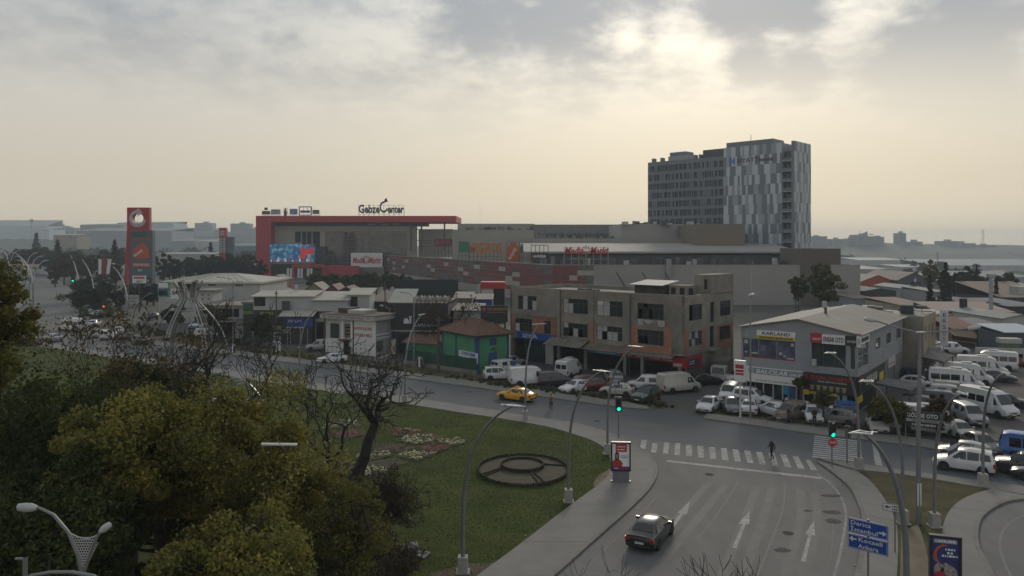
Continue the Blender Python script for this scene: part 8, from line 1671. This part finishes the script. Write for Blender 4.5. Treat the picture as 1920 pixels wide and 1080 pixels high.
# blue direction boards
b = G(1627, 1111); t = root('direction_sign', 'two blue direction boards with white place names on one post', 'road sign', (b.x, b.y, .1), R(-40)); MB().tube([(0, .08, 0), (0, .08, 3.6)], .055, 8).build('post', m_pole, t); m_bl = mat('road_sign_blue', (.006, .055, .30), .45, var=.05); W_ = 1.9
for k, (z0, rows, arrow) in enumerate(((2.78, ('Darıca', 'İstanbul'), 1), (1.98, ('Kocaeli', 'Ankara'), -1))):
 MB().box(-W_ / 2, W_ / 2, -.03, .03, z0, z0 + .74).build('board', m_bl, t); mb = wallmesh([-W_ / 2 + .03, -W_ / 2 + .05, W_ / 2 - .05, W_ / 2 - .03], [z0 + .03, z0 + .05, z0 + .69, z0 + .71], [(-W_ / 2 + .05, W_ / 2 - .05, z0 + .05, z0 + .69)], -.036, -.031); mb.build('border', m_whtp, t)
 for j, tx_ in enumerate(rows): lettering(tx_, m_whtp, t, -W_ / 2 + (.12 if arrow > 0 else .5), -.04, z0 + .43 - .33 * j, .22, .26 * len(tx_) * .62, out=.004, bold=.012)
 x = W_ / 2 - .26 if arrow > 0 else -W_ / 2 + .26; zc = z0 + (.3 if arrow > 0 else .5); MB().xz([(x - .17 * arrow, zc - .04), (x + .02 * arrow, zc - .04), (x + .02 * arrow, zc - .15), (x + .19 * arrow, zc), (x + .02 * arrow, zc + .15), (x + .02 * arrow, zc + .04), (x - .17 * arrow, zc + .04)], -.045, -.036).build('arrow', m_whtp, t)
b = G(1678, 1040); t = root('arrow_sign', 'small white arrow sign with black border on a thin post', 'road sign', (b.x, b.y, .1), R(-30)); MB().tube([(0, .06, 0), (0, .06, 2.75)], .04, 8).build('post', m_pole, t); MB().box(-.62, .48, -.02, .02, 2.35, 2.78).build('board', m_blackp, t); MB().box(-.59, .45, -.03, -.02, 2.38, 2.75).build('face', m_whtp, t); MB().xz([(-.52, 2.57), (-.38, 2.68), (-.38, 2.6), (-.22, 2.6), (-.22, 2.54), (-.38, 2.54), (-.38, 2.46)], -.036, -.03).build('arrow', m_blackp, t); bars(Face(t), -.14, .4, 2.6, 2.68, m_blackp, 4, -.03); bars(Face(t), -.14, .38, 2.45, 2.53, m_blackp, 4, -.03, seed=7)
# advertising panels
def ad_panel(label, base, w, h, rz, fill):
 b = G(*base); t = root('advertising_panel', label, 'advertising panel', (b.x, b.y, .12), rz, 'street advertising panels'); m_ad = mat('ad_frame', (.025, .026, .035), .4); m_al = mat('ad_stand', (.16, .165, .175), .5)
 MB().box(-w * .42, w * .42, -.09, .09, 0, h * .28).build('stand', m_al, t); MB().box(-w * .5, w * .5, -.16, .16, 0, .08).build('footing', m_al, t)
 xs = [-w / 2, -w / 2 + .1, w / 2 - .1, w / 2]; zs = [h * .27, h * .27 + .1, h - .12, h]; wallmesh(xs, zs, [(xs[1], xs[2], zs[1], zs[2])], -.14, .14).build('frame', m_ad, t); MB().box(xs[1], xs[2], -.04, .1, zs[1], zs[2]).build('poster', fill[0], t); return t, xs[1], xs[2], zs[1], zs[2]
m_pw = mat('poster_white', (.55, .55, .55), .4, emit=(.55, .56, .58), es=.10); m_pr = mat('poster_crimson', (.42, .03, .06), .4); m_pp = mat('poster_purple', (.20, .03, .14), .4)
t, x0, x1, z0, z1 = ad_panel('tall advertising panel with a red poster at the lawn corner', (1164, 906), 1.45, 2.95, R(-4), (m_pw,)); w, h = x1 - x0, z1 - z0
P_ = lambda pts, m, nm='poster_shape', y=-.05: MB().xz([(x0 + a * w, z0 + c * h) for a, c in pts], y - .012, y).build(nm, m, t)
P_([(.2, .68), (.85, .68), (.85, .98), (.2, .98)], m_pr); P_([(0, 0), (1, 0), (1, .12), (0, .14)], m_pp)
P_([(.02, .13), (.55, .13), (.62, .24), (.48, .36), (.30, .40), (.08, .36), (.0, .28)], mat('poster_coat', (.36, .04, .035), .5)); P_([(.16, .36), (.16, .62), (.24, .68), (.36, .66), (.40, .56), (.38, .38)], mat('poster_hair', (.02, .014, .012), .6), y=-.063); P_([(.21, .44), (.21, .56), (.26, .61), (.33, .58), (.34, .50), (.29, .42)], mat('poster_skin', (.34, .19, .13), .6), y=-.076)
f_ = Face(t); bars(f_, x0 + w * .28, x0 + w * .75, z0 + h * .86, z0 + h * .90, m_pw, 4, -.066); bars(f_, x0 + w * .3, x0 + w * .72, z0 + h * .75, z0 + h * .79, m_pw, 4, -.066, seed=4); bars(f_, x0 + w * .5, x0 + w * .92, z0 + h * .52, z0 + h * .54, m_bluep, 4, -.055); bars(f_, x0 + w * .5, x0 + w * .9, z0 + h * .46, z0 + h * .48, m_bluep, 4, -.055, seed=3); bars(f_, x0 + w * .1, x0 + w * .35, z0 + h * .04, z0 + h * .07, m_pw, 4, -.066); bars(f_, x0 + w * .6, x0 + w * .92, z0 + h * .04, z0 + h * .07, m_pr, 4, -.066)
t, x0, x1, z0, z1 = ad_panel('advertising panel with a dark blue poster at the bottom right', (1772, 1118), 1.45, 2.95, R(-16), (mat('poster_navy', (.02, .03, .12), .4, emit=(.02, .03, .12), es=.1),)); w, h = x1 - x0, z1 - z0; f_ = Face(t)
P_([(.08, .86), (.92, .86), (.92, .97), (.08, .97)], mat('poster_pale', (.3, .32, .42), .5)); bars(f_, x0 + w * .14, x0 + w * .86, z0 + h * .89, z0 + h * .94, m_pw, 4, -.066)
P_([(.05, .45), (.08, .62), (.2, .76), (.42, .84), (.6, .80), (.4, .78), (.26, .70), (.18, .58), (.2, .46), (.3, .34), (.16, .36)], mat('poster_swoosh', (.42, .10, .05), .5)); bars(f_, x0 + w * .5, x0 + w * .85, z0 + h * .68, z0 + h * .73, m_pw, 4, -.055); bars(f_, x0 + w * .56, x0 + w * .78, z0 + h * .59, z0 + h * .64, m_pw, 4, -.055, seed=6); bars(f_, x0 + w * .38, x0 + w * .95, z0 + h * .51, z0 + h * .56, m_pw, 4, -.055, seed=9)
P_([(.08, .0), (.1, .26), (.25, .36), (.4, .30), (.5, .36), (.7, .30), (.9, .2), (.95, .0)], mat('poster_crowd', (.3, .26, .24), .6, var=.7, scale=8)); P_([(.3, .1), (.36, .24), (.46, .22), (.44, .1)], m_blackp, y=-.063); P_([(.08, .0), (.1, .1), (.4, .12), (.6, .0)], m_pr, y=-.07)
# garage banner, small notices
b = G(1730, 827); fgz = Frame(G(1697, 823)[:2], (G(1763, 830) - G(1697, 823))[:2]); LB = (G(1763, 830) - G(1697, 823)).length
t = root('garage_banner', 'black garage banner with white capitals in front of the long white minibus', 'banner', (*fgz.o, .05), fgz.ang); MB().box(0, LB, -.03, .03, 1.15, 2.55).build('board', m_blackp, t)
for x in (.05, LB - .05): MB().tube([(x, .08, 0), (x, .08, 2.6)], .05, 6).build('post', m_pole, t)
lettering('GÖZDE OTO', m_whtp, t, LB * .05, -.05, 2.02, .38, LB * .88, out=.01, bold=.03); MB().box(LB * .03, LB * .97, -.045, -.031, 1.62, 1.88).build('stripe', mat('grey_stripe', (.3, .3, .31), .5), t); lettering('ÖZEL SERVİS', m_blackp, t, LB * .2, -.055, 1.66, .18, LB * .7, out=.005); bars(Face(t), LB * .2, LB * .9, 1.28, 1.46, m_wht2, 5, -.031)
b = G(1153, 754); t = root('notice_board', 'small white and blue notice on a post in the weeds', 'sign', (b.x, b.y, .05), R(-5)); MB().tube([(0, .05, 0), (0, .05, 2.4)], .045, 6).build('post', m_pole, t); MB().box(-.55, .55, -.03, .03, 1.9, 2.4).build('board', m_wht2, t); bars(Face(t), -.45, .2, 2.1, 2.25, m_dkg, 4, -.031); MB().box(.3, .52, -.04, -.031, 1.95, 2.35).build('badge', m_bluep, t)
for px, l in ((437, 'round ring-shaped street bin near the sculpture'), (787, 'round ring-shaped street bin by the green fence')):
 b = G(px, 663 if px == 437 else 690); t = root('ring_bin', l, 'bin', (b.x, b.y, .1), R(-30), 'ring-shaped bins'); MB().tube([(.62 * math.cos(k * math.pi / 12), 0, .78 + .72 * math.sin(k * math.pi / 12)) for k in range(25)], .07, 6).build('ring', m_sc, t, 60); MB().box(-.14, .14, -.12, .12, .05, 1.45).build('core', m_whtp, t); MB().box(-.5, -.16, -.1, .1, .15, 1.2).build('basket', m_dgrey, t); MB().box(.16, .5, -.1, .1, .15, 1.2).build('basket', m_dgrey, t)
b = G(519, 661); t = root('utility_cabinet', 'white street cabinet beside the standing person', 'cabinet', (b.x, b.y, 0), R(-10)); MB().box(-.55, .55, -.3, .3, .08, 1.75).build('case', m_whtp, t); MB().box(-.6, .6, -.36, .36, 1.75, 1.83).build('lid', m_wht2, t); block('door', m_wht2, t, -.5, .5, -.33, -.3, .2, 1.65)
b = G(267, 520); t = root('battery_sign', 'white sign with red band and black letters in front of the pylon', 'sign', ((248 - CX) * 190 / F, 190, 0)); s = 190 / F; MB().box(0, 25 * s, 0, .3, mz(531, 190), mz(517, 190)).build('board', m_whtp, t); MB().box(.4, 23 * s, -.03, 0, mz(522.5, 190), mz(519, 190)).build('band', m_redp, t); lettering('AKÜ', m_blackp, t, 7 * s, -.03, mz(529.5, 190), .5, 1.4, out=.01, bold=.03); MB().tube([(12 * s, .3, 0), (12 * s, .3, mz(530, 190))], .15, 6).build('post', m_frame, t)
t, w, h = board('notice_hoarding', 'low hoarding with blue and pale posters below the pylon', 'hoarding', 222, 259, 553, 569, 200, m_wht2, .2); block('poster', m_bluep, t, 0, w * .26, -.05, 0, 0, h * 1.02); block('poster', m_wht2, t, w * .04, w * .22, -.08, -.05, h * .25, h * .8); bars(Face(t), w * .32, w * .95, h * .55, h * .7, m_dkg, 4, -.01); bars(Face(t), w * .32, w * .95, h * .2, h * .32, m_dkg, 4, -.01, seed=3)
for k, px in enumerate((184, 192, 199)):
 D = 260; t = root('feather_flag', 'tall feather flag left of the pylon, %s' % ('white left one', 'thin red-tipped one', 'white slanted one')[k], 'flag', ((px - CX) * D / F, D, 0)); MB().tube([(0, 0, 0), (0, 0, mz(484 if k != 1 else 466, D))], .12, 5).build('pole', m_frame, t); zt = mz(485, D); MB().xz([(.1, zt - 5.4), (1.1, zt - 5.4), (1.2 if k == 0 else 1.9, zt - .2), (.1, zt)], -.03, .03).build('flag_cloth', m_whtp if k != 1 else mat('red_flag', (.25, .03, .04), .7), t)
# fences
def fence(nm, label, line_, h, step, m, cat='fence', bars_=False):
 P = [G(*q) for q in line_]; o = P[0]; t = root(nm, label, cat, (o.x, o.y, .05)); P = [p - o for p in P]
 for a, c in zip(P, P[1:]):
  n = max(1, int((c - a).length / step))
  for k in range(n + 1): p = a.lerp(c, k / n); MB().box(p.x - .035, p.x + .035, p.y - .035, p.y + .035, 0, h).build('post', m, t)
  for z in (h * .3, h * .92): MB().tube([a + V((0, 0, z)), c + V((0, 0, z))], .028, 4).build('rail', m, t)
  if bars_:
   n = int((c - a).length / .14)
   for k in range(n): p = a.lerp(c, (k + .5) / n); MB().box(p.x - .012, p.x + .012, p.y - .012, p.y + .012, .1, h * .98).build('bar', m, t)
 return t
fence('railing', 'dark railing along the workshop bank', [(300, 618), (380, 636), (440, 645), (512, 655)], 1.5, 2.5, m_frame); fence('railing', 'pale low railing beside the ramp', [(216, 596), (238, 610), (258, 622)], 1.3, 2.0, m_wht2)
fence('yard_fence', 'wire fence posts across the yard behind the vans', [(1742, 650), (1830, 664)], 1.8, 3.0, m_steel); fence('verge_rail', 'low dark rail before the parked cars', [(1440, 792), (1530, 803), (1600, 812)], .5, 2.2, m_frame)
p1, p2 = (770, 1066), (662, 1092)
fence('park_fence', 'black iron park fence at the bottom edge beside the stone pillar', [p1, p2, (560, 1130)], 1.05, 3.0, m_frame, bars_=True)
m_stone = mat('grey_stone', (.085, .085, .088), .9, var=.25, scale=3, bump=.4)
for q, l in ((p1, 'grey stone fence pillar with cap on the lawn'), (p2, 'second stone fence pillar in the leaves')):
 b = G(*q); t = root('stone_pillar', l, 'pillar', (b.x, b.y, .08), R(12))
 for k in range(5):
  for j in range(2):
   x = -.3 + j * .3 + (.06 if k % 2 else -.02); MB().box(max(-.3, x) + .006, min(.3, x + .3) - .006, -.3 + .004 * k, .3 - .004 * k, k * .22 + .006, k * .22 + .214).build('stone', m_stone, t)
 MB().box(-.28, .28, -.27, .27, 0, 1.1).build('core', m_stone, t); MB().box(-.4, .4, -.4, .4, 1.1, 1.2).build('cap', mat('pillar_cap', (.13, .13, .132), .9, var=.2), t); MB().add([(-.4, -.4, 1.2), (.4, -.4, 1.2), (.4, .4, 1.2), (-.4, .4, 1.2), (0, 0, 1.36)], [(0, 1, 4), (1, 2, 4), (2, 3, 4), (3, 0, 4)]).build('cap_top', MATS['pillar_cap'], t)
o = MB().prism([G(784, 1036), G(808, 1041), G(795, 1052), G(782, 1048)], .09, .18).build('paving_slab', mat('pale_slab', (.16, .16, .155), .9, var=.15), None); tag(o, 'pale stone slab lying on the lawn beside the pillar', 'slab')
for px, py, l, hh in ((1236, 748, 'tall orange traffic cone at the yard entrance', .75), (1229, 752, 'small red and white post at the end of the verge', .6)):
 b = G(px, py); t = root('traffic_cone', l, 'traffic cone', (b.x, b.y, 0)); MB().lathe([(.2, .04), (.06, hh), (0, hh)], 12).build('cone', mat('cone_orange', (.42, .07, .03), .6), t, 40); MB().box(-.24, .24, -.24, .24, 0, .04).build('foot', m_plast, t); MB().lathe([(.135, hh * .45), (.105, hh * .62)], 12).build('band', m_whtp, t)
b = G(1466, 792); t = root('street_bin', 'low grey box bin on the verge beside the walking person', 'bin', (b.x, b.y, .05), R(-33)); MB().box(-.5, .5, -.3, .3, 0, .8).build('case', mat('bin_grey', (.12, .11, .105), .8, var=.2), t); MB().box(-.54, .54, -.34, .34, .8, .86).build('lid', m_tin, t)
for k, (px, py) in enumerate(((767, 972), (771, 956), (985, 1004), (1150, 1018), (1470, 970), (1516, 974), (1603, 1060), (1195, 953))):
 b = G(px, py, .14); z_ = .125 if k in (0, 1, 2) else .02; b = G(px, py, z_); o = MB().obox((0, 0, .015), .2 if k == 0 else .08, .08, .02, Matrix.Rotation(k, 3, 'Z')).build('litter', m_wht2, None, None, (b.x, b.y, z_)); tag(o, 'scrap of white litter on the %s' % ('lawn near the fence, larger', 'lawn near the fence, smaller', 'pavement by the lawn', 'slip road near the black sedan', 'slip road between two arrows', 'slip road by the right arrow', 'island pavement edge', 'slip road kerb')[k], 'litter')
# ================================================================ people
SKIN = mat('skin', (.26, .15, .10), .6); HAIR = mat('dark_hair', (.012, .010, .009), .7)
def person(label, px, py, rz, J, cols, h=1.75, z=.0):
 """J: joint positions for a 1.75 m figure (x right, y forward); one continuous skinned body, coloured by region"""
 p = G(px, py, z); t = root('person', label, 'person', (p.x, p.y, z + .01), R(rz))
 names = ['pelvis', 'waist', 'chest', 'neck', 'head0', 'head1', 'shL', 'elL', 'wrL', 'haL', 'shR', 'elR', 'wrR', 'haR', 'hipL', 'knL', 'anL', 'toL', 'hipR', 'knR', 'anR', 'toR']
 edges = [('pelvis', 'waist'), ('waist', 'chest'), ('chest', 'neck'), ('neck', 'head0'), ('head0', 'head1'), ('chest', 'shL'), ('shL', 'elL'), ('elL', 'wrL'), ('wrL', 'haL'), ('chest', 'shR'), ('shR', 'elR'), ('elR', 'wrR'), ('wrR', 'haR'), ('pelvis', 'hipL'), ('hipL', 'knL'), ('knL', 'anL'), ('anL', 'toL'), ('pelvis', 'hipR'), ('hipR', 'knR'), ('knR', 'anR'), ('anR', 'toR')]
 D0 = dict(pelvis=(0, 0, .95), waist=(0, .01, 1.12), chest=(0, 0, 1.36), neck=(0, .01, 1.50), head0=(0, .03, 1.60), head1=(0, .03, 1.70), shL=(-.19, 0, 1.42), elL=(-.25, -.02, 1.14), wrL=(-.25, .06, .90), haL=(-.25, .09, .80), shR=(.19, 0, 1.42), elR=(.25, -.02, 1.14), wrR=(.25, .06, .90), haR=(.25, .09, .80), hipL=(-.10, 0, .90), knL=(-.11, .03, .50), anL=(-.11, -.02, .09), toL=(-.12, .15, .04), hipR=(.10, 0, .90), knR=(.11, .03, .50), anR=(.11, -.02, .09), toR=(.12, .15, .04))
 D0.update(J); rad = dict(pelvis=(.15, .11), waist=(.145, .10), chest=(.17, .115), neck=(.055, .06), head0=(.085, .10), head1=(.075, .09), shL=(.075, .075), elL=(.052, .052), wrL=(.036, .036), haL=(.045, .028), shR=(.075, .075), elR=(.052, .052), wrR=(.036, .036), haR=(.045, .028), hipL=(.095, .095), knL=(.065, .065), anL=(.045, .045), toL=(.045, .035), hipR=(.095, .095), knR=(.065, .065), anR=(.045, .045), toR=(.045, .035))
 me = bpy.data.meshes.new('body'); me.from_pydata([D0[n] for n in names], [(names.index(a), names.index(b)) for a, b in edges], []); o = bpy.data.objects.new('body', me); C.objects.link(o)
 md = o.modifiers.new('skin', 'SKIN'); o.modifiers.new('sub', 'SUBSURF').levels = 2
 for i, n in enumerate(names): me.skin_vertices[0].data[i].radius = rad[n]; me.skin_vertices[0].data[i].use_root = (n == 'pelvis')
 dg = bpy.context.evaluated_depsgraph_get(); m2 = bpy.data.meshes.new_from_object(o.evaluated_get(dg)); bpy.data.objects.remove(o); m2.name = 'body'
 top, leg, shoe = (mat('cloth_%.3f_%.3f_%.3f' % c, c, .9, var=.15, scale=8) for c in cols[:3]); m2.materials.clear()
 for mm in (top, leg, shoe, SKIN, HAIR): m2.materials.append(mm)
 hands = [V(D0['haL']), V(D0['haR'])]; hd = V(D0['head0'])
 for f in m2.polygons:
  c = f.center; f.use_smooth = True
  if c.z > D0['neck'][2] + .03: f.material_index = 4 if (c.z > hd.z + .06 or c.y < hd.y - .015) else 3
  elif min((c - q).length for q in hands) < .09: f.material_index = 3
  elif c.z < .10 and min((c - V(D0[n])).length for n in ('toL', 'toR', 'anL', 'anR')) < .2: f.material_index = 2
  elif c.z < .93 and abs(c.x) < .22 and min((c - V(D0[n])).length for n in ('wrL', 'wrR', 'elL', 'elR')) > .13: f.material_index = 1
  else: f.material_index = 0
 b = obj('body', m2, t); b.scale = (h / 1.75,) * 3
 for sgn_, hn, wn in ((-1, 'haL', 'wrL'), (1, 'haR', 'wrR')):
  a = V(D0[hn]); d = (a - V(D0[wn])).normalized()
  for k, (off, ln) in enumerate(((-.024, .06), (-.008, .075), (.008, .072), (.024, .055))): MB().tube([a + V((0, off, 0)) * 1.0, a + V((0, off, 0)) + d * ln * .6, a + V((-sgn_ * .015, off, 0)) + d * ln], .009, 5).build('finger', SKIN, t)
  MB().tube([a - d * .03 + V((0, .03, 0)), a + d * .02 + V((-sgn_ * .01, .055, 0))], .010, 5).build('thumb', SKIN, t)
 hs = (V(D0['head0']) + V(D0['head1'])) / 2
 MB().add([hs + V((-.012, .09, -.015)), hs + V((.012, .09, -.015)), hs + V((0, .125, -.03)), hs + V((0, .09, .015))], [(0, 1, 2), (1, 3, 2), (3, 0, 2)]).build('nose', SKIN, t)
 for sx in (-1, 1): MB().lathe([(0, -.006), (.011, 0), (0, .006)], 6, tuple(hs + V((sx * .03, .098, .005)))).build('eye', HAIR, t); MB().lathe([(0, -.03), (.014, 0), (0, .03)], 6, tuple(hs + V((sx * .088, .0, -.01)))).build('ear', SKIN, t)
 return t
walk = dict(knL=(-.10, .20, .52), anL=(-.10, .12, .12), toL=(-.10, .28, .10), knR=(.10, -.02, .50), anR=(.10, -.26, .14), toR=(.10, -.14, .05), elL=(-.25, -.14, 1.16), wrL=(-.25, -.12, .92), haL=(-.25, -.09, .83), elR=(.25, .06, 1.15), wrR=(.24, .22, .98), haR=(.24, .29, .92))
person('person in dark navy clothes walking over the zebra crossing', 1447, 863, 100, {**walk, 'knL': (-.1, .12, .5), 'anL': (-.1, .10, .09), 'toL': (-.1, .26, .05)}, [(.012, .016, .035), (.012, .013, .02), (.02, .02, .02)])
pv = person('person in brown vest and pale sleeves standing in the road', 1033, 769, 0, {'knL': (-.1, .10, .5), 'anL': (-.1, .04, .09)}, [(.30, .27, .24), (.012, .013, .02), (.03, .03, .03)])
MB().lathe([(.16, 1.0), (.185, 1.12), (.20, 1.32), (.17, 1.44)], 16, sy=.78).build('vest', mat('brown_vest', (.16, .075, .03), .85), pv, 60)
person('person in black jacket and white shoes standing on the pavement', 1527, 799, 178, {'wrL': (-.14, .16, 1.08), 'haL': (-.06, .2, 1.1), 'wrR': (.14, .16, 1.06), 'haR': (.05, .21, 1.06)}, [(.012, .012, .016), (.015, .016, .022), (.5, .5, .5)])
person('person in dark red top striding left along the pavement', 1479, 796, 95, {k: ((v[0], v[1] * 1.5, v[2]) if k[:2] in ('an', 'to') else v) for k, v in walk.items()}, [(.075, .02, .024), (.016, .02, .035), (.02, .02, .02)])
person('person in dark clothes standing beside the white cabinet', 514, 667, 170, {}, [(.014, .014, .016), (.012, .013, .018), (.02, .02, .02)])
person('person in black by the pavilion door', 656, 668, 180, {}, [(.016, .016, .018), (.014, .014, .018), (.03, .03, .03)])
# ================================================================ the air
def haze():
 m = bpy.data.materials.new('haze_air'); m.use_nodes = True; t = m.node_tree; t.nodes.clear()
 v = t.nodes.new('ShaderNodeVolumePrincipled'); v.inputs['Color'].default_value = HAZE_COL; v.inputs['Density'].default_value = HAZE_D
 v.inputs['Anisotropy'].default_value = 0.05
 o = t.nodes.new('ShaderNodeOutputMaterial'); t.links.new(v.outputs[0], o.inputs['Volume'])
 h = MB().box(-3250, 3250, -110, 3000, -19, 66).build('haze', m); tag(h, kind='stuff')
HAZE_D = 0.00028; HAZE_COL = (.78, .90, 1.0, 1)
haze()
